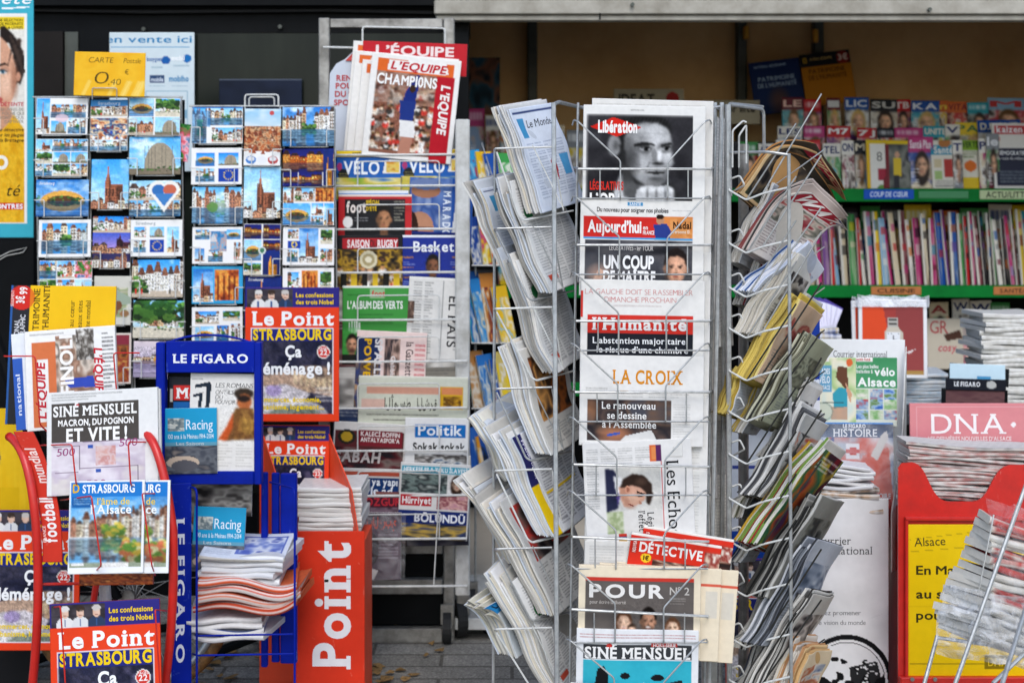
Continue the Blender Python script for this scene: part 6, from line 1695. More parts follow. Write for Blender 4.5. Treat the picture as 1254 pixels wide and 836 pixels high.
# sagging mixed heap in the basket
rng = R(80)
hp = 'mixed heap in the blue basket'
for k in range(4):
    lying('newspaper', 276 + rng.uniform(-3, 3), 786 - k * 7 , YF + .0, 96 - 2 * k, .2, .014, rng, rng.uniform(-9, 9), '#e6e6ea', ('#eceae8', '#dcdad8', '#3a5aa8' if k == 1 else '#e4e2e0'), label='white newspaper at the bottom of the sagging basket heap, ' + ordinal(k) + ' from below', cat='newspaper', group=hp, wave=.006, sag=-.01, layers=3)
for k in range(4):
    lying('newspaper', 302 + rng.uniform(-7, 7), 752 - k * 9.5, YF - .02, 128 - 3 * k, .22, .017, rng, rng.uniform(-12, 8), '#e07048', [('#e8d4ca', '#d8583a', '#c84a2c'), ('#ece8e4', '#e07a58', '#d8ccc4'), ('#f0c8b4', '#d85030', '#eee8e2'), ('#e8e4e0', '#e0623c', '#d04a2a')][k], label='orange edged newspaper curling in the middle of the basket heap, ' + ordinal(k) + ' from below', cat='newspaper', group=hp, wave=.016, sag=-.02, roll=-6 + 3 * k)
for k in range(5):
    lying('magazine', 292 + rng.uniform(-5, 5), 715 - k * 7, YF - .005, 96 + 2 * k, .2, .0145, rng, rng.uniform(-9, 9), '#e4e6ec', ('#f0f0f0', '#e4e4e6', '#dcdee4'), M_MAG, label='white magazine in the upper half of the basket heap, ' + ordinal(k) + ' from below', cat='magazine', group=hp, wave=.003, sag=.002)
a = Art(104, 84, '#dfe3ee', seed=81); a.rect(40, 10, 98, 70, '#6a7ac0'); a.noise(44, 14, 96, 66, 3, ['#5a6ab8', '#8a9ad0', '#dfe3ee', '#3a4aa0']); a.lines(4, 8, 36, 76, '#8a90a8', 4)
o = sheet('newspaper', a, Matrix.Translation(P(296, 684, YF - .02)) @ Matrix.Rotation(math.radians(2), 4, 'Y') @ Matrix.Rotation(math.radians(-82), 4, 'X'), YF / F, thick=.008, mat=M_NEWS, warp=lambda u, v: -.006 * u * u)
tag(o, 'folded blue printed paper lying on top of the basket heap', 'newspaper')

# ------------------------------------------------------------------ wire newspaper spinner in the middle
Y0 = 3.17
def cy(k): return Y0 - .02 * k
sp_ = empty('newspaper_spinner', Vector((pxx(790, Y0), Y0 + .16, 0)), 'tall galvanised wire newspaper spinner filled with daily papers on all sides', 'newspaper rack')
m = MB()
def leg(x0, x1, Y, r=.0045):
    a_, b_ = P(x0, 126, Y), P(x1, 836, Y - .12)
    d = (b_ - a_); t = (a_.z - .03) / (a_.z - b_.z)
    m.tube([a_, a_ + d * t], r, 8)
leg(678, 682, Y0 - .02, .0052); leg(884, 868, Y0 + .06, .0052); leg(876, 862, Y0 + .1); leg(708, 698, Y0 + .06, .003)
m.tube(rounded([P(678, 128, Y0 - .02), P(684, 125, Y0), P(712, 132, Y0 + .2), P(866, 130, Y0 + .2), P(884, 133, Y0 + .06)], .012), .0045, 8)
m.tube([P(868, 133, Y0 + .05), P(884, 130, Y0 + .06)], .003)
m.tube([P(606, 184, Y0 + .12), P(604, 836, Y0 + .06)], .0036, 8)
m.build('post', M_WIRE, sp_)
m = MB()
p = P(790, 500, Y0 + .16); m.tube([Vector((p.x, p.y, 0.04)), Vector((p.x, p.y, 1.58))], .016, 12)
for k in range(5):
    t = k * 2 * math.pi / 5; m.tube([Vector((p.x, p.y, .06)), Vector((p.x + .32 * math.cos(t), p.y + .32 * math.sin(t), .02))], .012, 8)
m.build('pole', M_STEEL, sp_)

ROD = [207, 300, 393, 480, 570, 660, 750, 842]
def v_pocket(k, x0, x1):
    """front pocket: long rod, two hooked diagonals dropping into uprights, and a floor"""
    y = ROD[k]; Y = cy(k) - .03; d = 60
    dx = (x1 - x0)
    m = MB()
    sl = 0 if k < 4 else (k - 3) * 1.4
    m.tube([P(x0 - 6, y - 2 - sl, Y0 + .1), P(x0, y - sl, Y), P(x1, y + sl, Y), P(x1 + 5, y - 2 + sl, Y0 + .1)], .0022, 7)
    xl, xr = x0 + 2, x1 - 7
    zt = y - 58
    m.tube(rounded([P(xl - 10, zt + 4, Y + .09), P(xl - 8, zt - 2, Y + .01), P(xl - 3, zt, Y - .004), P(x0 + dx * .315, y - 10 - sl * .4, Y - .004), P(x0 + dx * .315, y + 36, Y - .004), P(x0 + dx * .315, y + 37, Y + .06)], .006), .0019, 7)
    m.tube(rounded([P(xr + 10, zt + 4, Y + .09), P(xr + 6, zt - 2, Y + .01), P(xr, zt, Y - .004), P(x0 + dx * .675, y - 8 + sl * .4, Y - .004), P(x0 + dx * .675, y + 36, Y - .004), P(x0 + dx * .675, y + 37, Y + .06)], .006), .0019, 7)
    for q in (.16, .83):
        m.tube(rounded([P(x0 + dx * q, y, Y + .002), P(x0 + dx * q, y + 36, Y + .002), P(x0 + dx * q, y + 37, Y + .07)], .005), .0016, 6)
    m.tube([P(x0, y + 36, Y + .004), P(x1, y + 36, Y + .004)], .0019, 6)
    m.build('wire_pocket', M_WIRE, sp_)
for k in range(8):
    v_pocket(k, 709 - k * 1.3, 870 - k * .6)

GC = 'papers in the front pockets of the spinner'
def fp(name, a, cx, by, k, label, roll=0, dy=0.0, lean=3, thick=.008, warp=None, mat=None, cat='newspaper', **kw):
    return put_sheet(name, a, cx, by, cy(k) - .012 + dy, roll=roll, lean=lean, label=label, cat=cat, group=GC, mat=mat or M_NEWS, thick=thick, warp=warp, rag=.0015, edge=kw.pop('edge', '#e6e2da'), **kw)
def W(a1=.003, ph=0.0, bow=-.006, top=.0):
    return lambda u, v: a1 * np.sin(u * 3.2 + ph) * (.4 + .6 * v) + bow * (1 - u * u) * (1 - .5 * v) + top * np.clip(v - .55, 0, 1) ** 2 * 5

# copies standing behind (pale edges at the right)
a = Art(150, 126, '#e3e0da', seed=90)
a.lines(6, 6, 140, 120, '#a9a6a0', 3.4, 3, .4)
BACK = a
for k in range(7):
    o = sheet('newspaper', a, place(797 - k * 1.5, ROD[k] + 40, cy(k) + .014, 1.5, 3), cy(k) / F, thick=.008, rag=.002)
    tag(o, 'spare paper showing a pale edge behind the front copy, ' + ['topmost pocket of spinner', 'second pocket of spinner', 'third pocket of spinner', 'fourth pocket of spinner', 'fifth pocket of spinner', 'sixth pocket of spinner', 'lowest pocket of spinner'][k], 'newspaper', GC)
# 1: large grey portrait
a = Art(150, 122, '#e9e7e2', q=.95, seed=91)
a.lines(58, 5, 74, 8, '#8a8884', 3)
X0, X1, Yt, Yb = 5, 135, 12, 122
a.rect(X0, Yt, X1, Yb, '#2c2b2e'); a.noise(X0, Yt, X1, Yb, 3, ['#242326', '#38373a', '#2c2b2e', '#454447'], .8)
cl = (X0, Yt, X1, Yb)
g_ = lambda v: (v, v, v)
a.poly([(28, 122), (32, 96), (56, 88), (110, 96), (126, 122)], g_(.17), clip=cl)          # dark jacket
a.poly([(38, 108), (46, 84), (60, 92), (56, 122), (40, 122)], g_(.84), clip=cl)             # shirt collar
a.poly([(46, 60), (64, 96), (92, 102), (80, 120), (50, 112)], g_(.34), clip=cl)             # neck in shade
a.poly([(42, 30), (52, 20), (74, 15), (96, 18), (106, 28), (109, 46), (108, 60), (112, 70), (106, 78), (103, 92), (92, 100), (76, 98), (62, 88), (52, 72), (46, 56)], g_(.58), clip=cl)   # face
a.soft(92, 44, 18, 24, g_(.86), .8, cl); a.soft(74, 76, 16, 18, g_(.8), .7, cl); a.soft(104, 62, 8, 14, g_(.9), .8, cl); a.soft(82, 30, 22, 9, g_(.86), .7, cl)
a.soft(55, 68, 16, 30, g_(.2), .85, cl); a.soft(94, 92, 16, 8, g_(.36), .6, cl); a.soft(52, 46, 8, 22, g_(.4), .6, cl)
a.poly([(34, 52), (36, 30), (48, 17), (70, 12), (96, 13), (107, 22), (109, 38), (104, 28), (92, 21), (74, 20), (58, 26), (50, 40), (50, 60), (46, 66)], g_(.12), clip=cl)   # hair
a.ell(38, 50, 8, 13, g_(.56), 1, cl); a.soft(40, 50, 5, 8, g_(.25), .7, cl); a.poly([(44, 48), (52, 56), (52, 76), (46, 68)], g_(.15), clip=cl)
a.blur(X0, Yt, X1, Yb, 2)
for x, y in ((76, 53), (101, 52)):
    a.soft(x, y - 1, 13, 8, g_(.22), .75, cl); a.ell(x, y + .6, 6.5, 2.3, g_(.62), .9, cl); a.ell(x + 1.5, y + .4, 2.7, 2.3, g_(.05), 1, cl); a.poly([(x - 8, y + .5), (x - 2, y - 2.4), (x + 5, y - 2.2), (x + 8, y + .4), (x + 4, y - 1), (x - 2, y - 1.2)], g_(.1), clip=cl); a.soft(x, y + 5, 7, 2, g_(.4), .5, cl)
a.poly([(62, 48), (72, 45), (84, 46), (89, 49), (82, 48.6), (63, 51)], g_(.13), clip=cl); a.poly([(95, 48), (108, 44.5), (109, 47), (96, 50)], g_(.13), clip=cl)
a.poly([(88, 52), (92, 60), (90, 68), (85, 68), (84, 58)], g_(.42), .6, clip=cl); a.soft(92, 71, 9, 2.6, g_(.12), .95, cl); a.soft(94, 61, 4, 10, g_(.97), .85, cl)
a.poly([(77, 82), (90, 80.5), (104, 82), (92, 84), (79, 83.6)], g_(.16), clip=cl); a.soft(90, 90, 11, 3, g_(.3), .6, cl); a.soft(90, 86.5, 9, 2, g_(.66), .7, cl); a.soft(68, 74, 4, 12, g_(.4), .5, cl)
a.poly([(64, 122), (66, 104), (78, 98), (92, 99), (104, 97), (112, 103), (114, 122)], g_(.74), clip=cl)   # the fist under the chin
for k in range(4): a.soft(74 + k * 11, 103, 6, 5, g_(.93), .85, cl); a.soft(79.5 + k * 11, 109, 2, 9, g_(.38), .8, cl)
for k in range(26):      # hair strands, crow's feet, cheek line, knuckles
    x = 46 + k * 2.3; a.poly([(x, 24 - (k % 5)), (x + 1, 24 - (k % 5)), (x + 5, 15), (x + 4, 15)], g_(.26 if k % 2 else .04), .5, clip=cl)
a.poly([(80, 70), (83, 70), (78, 82), (75, 84)], g_(.34), .5, clip=cl); a.poly([(62, 54), (66, 55), (66, 56), (62, 56)], g_(.35), .5, clip=cl); a.poly([(66, 34), (98, 33), (98, 34), (66, 35)], g_(.5), .4, clip=cl)
q = (vnoise(a.X.shape, (a.h / 5, a.w / 5), a.r) * .5 + vnoise(a.X.shape, (a.h / 2.2, a.w / 2.2), a.r) * .5 - .5) * .2
a.a[a.m(*cl)] = np.clip(a.a[a.m(*cl)] * (1 + q[a.m(*cl)][:, None]), 0, 1)
a.blur(X0, Yt, X1, Yb, 1); a.grain(X0, Yt, X1, Yb, .05)
a.poly([(8, 27), (37, 15), (72, 27), (41, 39)], '#d2281e')
a.text('Libération', 18, 33.5, 14, '#f4f2ee', w=48, bold=.045, gap=.03)
a.text('LÉGISLATIVES', 9, 104, 9.5, '#d8342a', w=41, bold=.035, gap=.05)
a.text('L’OPA', 9, 123, 14, '#f4f2ee', w=42, bold=.04, gap=.05)
fp('newspaper', a, 788, 251, 0, 'newspaper with a large grey portrait, chin on fist, and red diamond badge', roll=1, warp=W(.002, 0, -.004))
# 2
a = Art(152, 118, '#e8e5df', q=.9, seed=92)
a.rect(58, 3, 76, 7, '#3f8fc0'); a.text('SANTÉ', 60, 6.5, 3.2, '#f0f4f8', bold=.02, w=14); a.text('Du nouveau pour soigner nos phobies', 20, 15, 5.4, '#3a3a3e', w=88, bold=.02, gap=.05); a.lines(112, 12, 136, 15, '#8a8a8a', 2.5)
a.rect(4, 21, 96, 46, '#d0302a'); a.text('Aujourd’hui', 9, 40, 14, '#f4eeea', w=66, bold=.035, gap=.04); a.text('en', 77, 36, 5, '#f4eeea', bold=.02, w=6); a.text('FRANCE', 77, 42, 4.4, '#f4eeea', w=14, bold=.03)
a.rect(96, 20, 138, 46, '#e08a4a'); a.noise(110, 22, 138, 46, 3, ['#d88a48', '#e8a868', '#c87a3a'], .7); a.text('Nadal', 114, 34, 8, '#3a2418', w=22, bold=.03); a.text('Personne 10', 114, 40, 4, '#f0e0c8', w=20, bold=.02)
a.ell(98, 24, 5, 6, '#c08a68'); a.poly([(90, 30), (106, 28), (112, 38), (110, 46), (92, 46)], '#2f3f86'); a.ell(98, 20, 5, 3, '#2a1c18')
a.rect(4, 46.5, 138, 48, '#3f9fd8')
a.rect(6, 50, 138, 108, '#3c3c42'); a.noise(6, 50, 138, 108, 3, ['#343438', '#4a4a50', '#5c5a5c', '#2c2c30']); a.soft(24, 92, 18, 16, '#c8a08c', .7, (6, 50, 138, 108)); a.poly([(14, 104), (24, 84), (30, 88), (24, 106)], '#d8b09a')
p_face(a, 118, 82, 26, 36, '#d8a284', '#2a2220', '#2a2a30', clip=(88, 50, 138, 108))
a.text('LÉGISLATIVES - 1er TOUR', 36, 62, 6, '#d8d4d0', w=54, bold=.0, gap=.06); a.text('UN COUP', 29, 84, 15, '#f6f4f2', w=62, bold=.04, gap=.05); a.text('DE MAÎTRE', 29, 100, 12.5, '#f6f4f2', w=64, bold=.04, gap=.05)
fp('newspaper', a, 785, 363, 1, 'newspaper with a red masthead bar over a dark photo, second pocket down', roll=1.2, warp=W(.003, 1, -.005))
# 3
a = Art(152, 112, '#e8e5df', q=.9, seed=93)
a.text('LA GAUCHE DOIT SE RASSEMBLER', 5, 18, 6.4, '#d08a88', w=132, bold=-.012, gap=.08); a.text('DIMANCHE PROCHAIN', 29, 27.5, 6.4, '#d08a88', w=88, bold=-.012, gap=.08); a.lines(40, 31, 124, 34, '#b8a8a4', 3)
a.rect(-1, 14, 3, 46, '#d2362c')
a.rect(8, 43, 138, 65, '#d2362c'); a.text('l’Humanité', 14, 61, 14, '#f2ece8', w=116, bold=.03, serif=.05)
a.rect(8, 65.8, 138, 104, '#24262c')
a.text('L’abstention majoritaire,', 15, 78, 7.4, '#f2f2f2', w=116, bold=.012, serif=.03); a.text('le risque d’une chambre', 20, 89, 7.4, '#f2f2f2', w=112, bold=.012, serif=.03); a.text('bleu Macron', 73, 100.5, 7.4, '#f2f2f2', w=60, bold=.012, serif=.03); a.lines(18, 92, 70, 102, '#a8a8ac', 2.8, 2, .7)
fp('newspaper', a, 786, 455, 2, 'newspaper with a red title strip above a black headline block, third pocket', roll=1, warp=W(.003, 2, -.004))
# 4
a = Art(152, 110, '#e7e4df', q=.9, seed=94)
a.text('LA CROIX', 40, 34, 16, '#d88a1e', w=86, bold=.02, serif=.05)
a.lines(7, 40, 34, 49, '#9a9894', 3, 1); a.lines(48, 46, 78, 51, '#9a9894', 3); a.lines(84, 46, 134, 52, '#9a9894', 3, 2); a.rect(50, 43, 60, 45, '#d8a85a')
a.rect(9, 54, 112, 104, '#3f3a3a'); a.noise(9, 54, 112, 104, 3, ['#3a3434', '#5a4a44', '#2f2c30', '#6a5448', '#4a4a52']); a.soft(14, 66, 12, 18, '#9a6a4c', .8, (9, 54, 112, 104)); a.soft(44, 96, 26, 14, '#c8805a', .8, (9, 54, 112, 104)); a.poly([(56, 98), (88, 90), (96, 104), (50, 104)], '#d8d6d2'); a.poly([(34, 96), (50, 93), (50, 96), (34, 99)], '#3a5ab0')
a.text('Le renouveau', 27, 65, 8.4, '#f2f0ec', w=66, bold=.012, serif=.03); a.text('se dessine', 34, 77, 8.4, '#f2f0ec', w=48, bold=.012, serif=.03); a.text('à l’Assemblée', 28, 88, 8.4, '#f2f0ec', w=66, bold=.012, serif=.03); a.lines(115, 58, 136, 112, '#b0aeaa', 3, 1)
fp('newspaper', a, 785, 546, 3, 'white newspaper with orange serif masthead and dark photo, fourth pocket', roll=1, warp=W(.002, 3, -.003))
# 5: turned sideways
a = Art(134, 132, '#e6e3df', q=.9, seed=95)
a.lines(4, 8, 18, 84, '#8a8a88', 3, 1); a.lines(22, 8, 82, 28, '#9a9894', 3, 3); a.rect(82, 6, 96, 26, '#d86a3c'); a.rect(90, 6, 97, 26, '#5a2a5a'); a.rect(84, 8, 90, 24, '#e08a50')
a.rect(26, 32, 94, 120, '#dcd8d2'); a.noise(26, 32, 94, 84, 2, ['#d8d4cc', '#e2ded6', '#c8c6c0'])
a.poly([(26, 33), (36, 34), (46, 48), (44, 66), (40, 82), (26, 86)], '#2a2c46'); a.poly([(36, 42), (46, 44), (48, 62), (42, 74), (38, 58)], '#e8e6e4'); a.poly([(38, 60), (44, 66), (40, 78)], '#5a4a8a')
a.noise(26, 86, 46, 112, 5, ['#b8c09a', '#8a9a6a', '#d0d4b8', '#a8b48a'])
a.poly([(42, 56), (50, 50), (66, 52), (76, 60), (74, 72), (66, 78), (56, 80), (48, 80), (44, 70)], '#d2a088'); a.soft(60, 70, 10, 8, '#e4bca2', .6); a.soft(48, 62, 6, 12, '#a8745c', .7); a.soft(56, 80, 8, 4, '#b07c66', .6)
a.poly([(44, 56), (48, 46), (60, 40), (74, 43), (83, 54), (84, 68), (79, 80), (75, 76), (76, 64), (68, 57), (58, 54), (50, 56)], '#33251f'); a.soft(70, 50, 9, 6, '#5a4438', .7)
a.blur(26, 32, 94, 112, 1); a.grain(26, 32, 94, 86, .05)
a.ell(53, 59, 3.4, 4.6, '#c88e74'); a.ell(53.4, 59.4, 1.8, 2.8, '#9a6450'); a.poly([(64, 61), (74, 65), (73, 67.4), (63.5, 63.4)], '#2c1e18'); a.ell(68, 67.6, 3.4, 1.5, '#2a1e1a'); a.soft(66, 66, 5, 3, '#9a6c56', .5); a.poly([(66, 72), (70, 77), (66, 78.5)], '#b8846c'); a.poly([(54, 76), (60, 79), (59, 80.4), (53, 77.4)], '#7a3a34'); a.soft(52, 74, 4, 6, '#b07860', .5)
a.text('Législatives', 76, 88, 8, '#2c2c30', w=50, bold=.005, serif=.025, rot=-90); a.text('l’effet Macron', 65, 86, 8, '#2c2c30', w=58, bold=.005, serif=.025, rot=-90)
a.rect(95, 26, 96.4, 128, '#c83a3c'); a.text('Les Echos', 102, 26, 15, '#1f1f22', w=92, bold=.0, serif=.035, rot=-90)
for k, c in enumerate(('#c83a2c', '#2c3a6a', '#d8a83a', '#3a6aa8')): a.rect(40, 112 + k * 4, 50, 116 + k * 4, c)
fp('newspaper', a, 786, 672, 4, 'white business newspaper turned sideways with vertical black serif title', roll=-2.5, lean=2, warp=lambda u, v: .004 * np.sin(u * 2 + 1) + .006 * u * u)
a = Art(120, 20, '#e4e1db', seed=96); a.lines(4, 4, 110, 14, '#aaa8a2', 4, 3)
o = fp('newspaper', a, 776, 560, 4, 'folded spare copy lying on top of the sideways business newspaper', roll=-1, dy=.012, thick=.012)
# 6: small red tabloids tilted in the pocket
for i in range(2):
    a = Art(112, 46, '#d8301e', seed=97 + i); a.text('DÉTECTIVE', 12, 21, 11, '#f4eee8', w=78, bold=.035); a.rect(0, 0, 112, 3, '#ece6dc'); a.rect(2, 6, 9, 24, '#b82418'); a.text('NOUVEAU', 8, 23, 4, '#f4d8d0', w=16, rot=90, bold=.03); a.ell(22, 28, 6.5, 5.5, '#f0c428'); a.text('1€', 18.5, 30.5, 5, '#3a2a10', w=7, bold=.03); a.rect(92, 8, 112, 30, '#c83a28'); a.noise(92, 10, 112, 34, 3, ['#d8c0a8', '#8a3028', '#e8d8c8']); a.noise(30, 28, 112, 46, 3, ['#3a2824', '#c8a890', '#6a4438', '#2a1c1a'])
    fp('magazine', a, 822 + i * 15, 706 - i * 8, 5, ['red scandal weekly with white capitals tilted in the sixth pocket', 'second red scandal weekly peeking out behind its twin at right'][i], roll=9, dy=.004 + .012 * i, mat=M_MAG, thick=.008, cat='magazine')
# 7
for i in range(3):
    a = Art(150, 112, '#eadbc0', q=.9, seed=99 + i)
    if i == 0:
        a.rect(8, 14, 142, 19, '#c83c30'); a.rect(8, 18, 142, 112, '#5c5653'); a.noise(8, 20, 142, 112, 3, ['#5a5450', '#6a625c', '#4a4644'], .7)
        a.text('POUR', 13, 38, 15, '#e8e4de', w=92, bold=.034, gap=.16); a.text('N° 2', 112, 34, 9, '#c8c2ba', w=24, bold=.01); a.text('pour écrire la liberté', 14, 46, 4.2, '#b8b0a8', w=44); a.lines(112, 38, 132, 46, '#b8b0a8', 3)
        cl = (8, 20, 142, 112)
        p_face(a, 56, 68, 15, 21, '#e0b498', '#5a3a28', '#b83a3c', clip=cl, smile=True, longhair=True); p_face(a, 66, 78, 10, 13, '#e0b498', '#3a2a20', '#c84a4a', clip=cl); p_face(a, 86, 66, 18, 25, '#b8866a', '#17120f', '#4a8a4c', clip=cl, beard='#1c1512', smile=True); p_face(a, 116, 74, 14, 19, '#e2b89c', '#6a4630', '#3a3a44', clip=cl, longhair=True)
    else:
        a.rect(120, 18, 150, 22, '#d8604a'); a.rect(132, 28, 146, 60, '#d8d0c0')
    fp('newspaper', a, 782 + (0, 22, 40)[i], 806, 6, ['cream newspaper of smiling faces on grey, thick white capitals, seventh pocket', 'cream copy behind the smiling faces newspaper, edge at right', 'outermost cream copy behind the smiling faces newspaper'][i], roll=(1.2, 3, 4.5)[i], dy=-.004 + .013 * i, thick=.009, edge='#ead8bc', warp=W(.002, 0, -.003))
a = Art(150, 130, '#e6e6e6', q=.9, seed=103)
a.lines(4, 6, 146, 12, '#a04a4a', 3.4, 1, .7); a.rect(8, 18, 142, 36, '#3a3c3e'); a.rect(92, 16, 124, 21, '#c83c34'); a.text('HORS-SÉRIE', 94, 20.6, 4, '#f0e0dc', w=28, bold=.03); a.text('SINÉ MENSUEL', 10, 35, 13, '#eceae6', w=130, bold=.03, serif=.05); a.ell(40, 20, 3.5, 3.5, '#c83c34')
a.rect(8, 37, 142, 130, '#2fa8bc'); a.noise(8, 37, 142, 130, 2, ['#2aa0b4', '#3cb4c4', '#2fa8bc']); a.poly([(12, 130), (26, 48), (34, 44), (40, 56), (36, 130)], '#1c1c1e'); a.ell(60, 56, 6, 4, '#1c1c1e'); a.ell(100, 58, 8, 4, '#1c1c1e'); a.poly([(90, 70), (130, 60), (134, 130), (86, 130)], '#26282a'); a.poly([(44, 76), (84, 64), (80, 74)], '#e8e8e4')
fp('newspaper', a, 779, 902, 7, 'turquoise satirical newspaper with black cartoon shapes in the lowest pocket', roll=1.2, dy=.002, thick=.01, warp=W(.003, 0, -.004))
# pale papers of the far side showing between the posts at right
for k in range(7):
    a = Art(34, 96 + (k * 13) % 22, ['#dcdad6', '#d0cecb', '#e4e2de', '#c8c4bc', '#b8b4b0', '#dcd8d0', '#c0bcb6'][k], seed=110 + k); a.lines(3, 4, 31, 90, '#8a8a8a', 4, 2, .35)
    o = put_sheet('newspaper', a, 884 + (k % 3) * 2 - k * 1.2, 240 + k * 92, Y0 + .13 - .008 * k, roll=2 - (k % 3), lean=3, yaw=48, thick=.014, rag=.002, warp=lambda u, v: .008 * np.sin(u * 4 + 1), label='pale newspaper seen edge on between the right spinner posts, ' + ['at the top', 'second from top', 'third from top', 'in the middle', 'third from bottom', 'second from bottom', 'at the bottom'][k], cat='newspaper', group='papers on the far side of the spinner', edge='#d8d4cc')

# ------------------------------------------------------------------ left face of the spinner: bundles seen from the side
PAPERC = ['#e9e7e3', '#d8d6d2', '#eceae8', '#cfcbc2', '#e6e2da', '#b9b5ae', '#e8dfd0', '#d8dde4']
GL = 'bundled papers in the left pockets of the spinner'
def bundle(b, t, Y, n, tmm, wm, yaw, seed, where, cols=None, fan=1.5, curl=.0, art=None, face='#dfe3e8', cat='newspaper', name='newspaper', side=1, droop=0.0, flop=0.0, bsag=.12, group=GL, frontart=None, edgec=None, mat=None, ac='l'):
    """n papers standing in a pocket, lower near corner at photo pixel b, upper near corner at t"""
    rng = R(seed)
    pb, pt = P(b[0], b[1], Y), P(t[0], t[1], Y)
    up = pt - pb
    hgt = up.length
    lean0 = math.degrees(math.atan2(up.x, up.z))
    yw = math.radians(yaw)
    nrm = Vector((math.sin(yw), -math.cos(yw), 0))      # outward normal of the printed front
    sc = Y / F
    ph0 = rng.uniform(0, 6); sg = bsag * rng.uniform(.6, 1.2); c0 = curl * rng.uniform(.8, 1.2)
    for k in range(n):
        h = hgt * rng.uniform(.84, 1.0)
        ln = lean0 - side * fan * (n - 1 - k) / max(1, n - 1) * 3 + rng.uniform(-.9, .9)
        w = wm * rng.uniform(.96, 1.02)
        if frontart is not None and k == n - 1:
            a = frontart(w / sc, h / sc, seed)
        else:
            a = Art(w / sc, h / sc, (cols or PAPERC)[rng.integers(len(cols or PAPERC))], q=.35 if k < n - 1 else .6, seed=seed * 10 + k)
            if k == n - 1:
                a.rect(0, 0, a.w, a.h, face); a.lines(4, 5, a.w - 4, a.h - 5, '#8c8f94', 3.6, 3, .45)
        off = nrm * (k * tmm / 1000)
        M = Matrix.Translation(pb + off + Vector((0, rng.uniform(-.006, .006), 0))) @ Matrix.Rotation(math.radians(ln), 4, 'Y') @ Matrix.Rotation(yw, 4, 'Z')
        ph = ph0 + rng.uniform(-.12, .12); c1 = c0 * (1 + .25 * (n - 1 - k) / n); d1 = droop
        fl = flop * (1 - .06 * (n - 1 - k) + .02 * math.sin(k * 2))
        wf = (lambda u, v, ph=ph, fl=fl: (fl * np.clip((v - .4) / .6, 0, 1) ** 1.8 * (1 - .15 * u), .004 * np.sin(v * 6 + ph) - abs(fl) * .35 * np.clip((v - .5) / .5, 0, 1) ** 2 + .006 * np.sin(u * 3 + v * 4), -abs(fl) * .75 * np.clip((v - .45) / .55, 0, 1) ** 2 * (1 + .3 * u))) if flop else lambda u, v, ph=ph, c1=c1, d1=d1, sg=sg: (.004 * np.sin(v * 5 + ph) + .003 * np.sin(u * 3 + ph) + .002 * np.sin(v * 13 + u * 4 + ph * 2) - sg * np.clip(.35 - v, 0, 1) ** 2 + c1 * v ** 2.2 - d1 * np.clip(v - .5, 0, 1) ** 2 * 4)
        ec = (edgec or ['#e4e1da', '#dcd8d0', '#ebe8e2', '#c2beb6', '#e6dcc8', '#d4dae2', '#a8a49c'])
        o = sheet(name, a, M, sc, thick=tmm / 1000 * .96, mat=mat or M_NEWS, edge=ec[rng.integers(len(ec))], warp=wf, ax=.5, rag=.004, seed=seed * 7 + k)
        tag(o, where + (', rightmost' if k == n - 1 else f', {ordinal(n - 1 - k)} from right'), cat, group)

def f_blue(w, h, s):
    a = Art(w, h, '#dfe6f2', q=.7, seed=s); a.rect(w * .06, h * .05, w * .94, h * .95, '#e6ecf6'); a.rect(w * .1, h * .1, w * .26, h * .3, '#4a9ac8'); a.lines(w * .1, h * .35, w * .9, h * .9, '#7a86a0', 3.6, 4, .6); a.rect(w * .04, h * .04, w * .96, h * .055, '#3a4a7a'); a.rect(w * .75, h * .5, w * .95, h * .7, '#5aa8d8'); a.text('Le Monde', w * .3, h * .2, h * .07, '#2c3240', bold=.0, serif=.03, w=w * .5); a.poly([(w * .5, h * .55), (w * .62, h * .5), (w * .6, h * .75)], '#b83a44')
    return a
def f_white(w, h, s):
    a = Art(w, h, '#e6e5e2', q=.6, seed=s); a.lines(w * .08, h * .08, w * .92, h * .95, '#77777a', 3.6, 4, .6); a.ell(w * .2, h * .3, w * .08, h * .06, '#2f7a4a'); a.rect(w * .1, h * .85, w * .3, h * .9, '#c8503c')
    return a
def f_photo(w, h, s):
    a = Art(w, h, '#d8d4cc', q=.6, seed=s); a.noise(w * .1, h * .1, w * .9, h * .7, 3, ['#2c2420', '#b8642c', '#4a3428', '#d89a54', '#3a2c28']); a.lines(w * .1, h * .75, w * .9, h * .95, '#6a6a6a', 3.6, 3)
    return a
def f_yel(w, h, s):
    a = Art(w, h, '#d8d8da', q=.6, seed=s); a.rect(0, 0, w * .14, h, '#2c2c60'); a.rect(0, h * .5, w * .14, h, '#f0c818'); a.text('Frankfurter', w * .1, h * .06, h * .035, '#d8d4e8', w=h * .4, rot=-90, bold=.02); a.lines(w * .2, h * .05, w * .95, h * .95, '#5a5a60', 3.6, 4, .7); a.rect(w * .2, h * .6, w * .9, h * .63, '#e8c020')
    return a
def f_red(w, h, s):
    a = Art(w, h, '#c8c6c2', q=.6, seed=s); a.noise(w * .1, h * .08, w * .9, h * .55, 3, ['#3a3030', '#b83a34', '#6a5a54', '#2c2628']); a.rect(w * .5, h * .2, w * .8, h * .5, '#b8403a'); a.lines(w * .1, h * .6, w * .9, h * .95, '#5c5c5e', 3.6, 4, .7)
    return a
YL = Y0 - .005
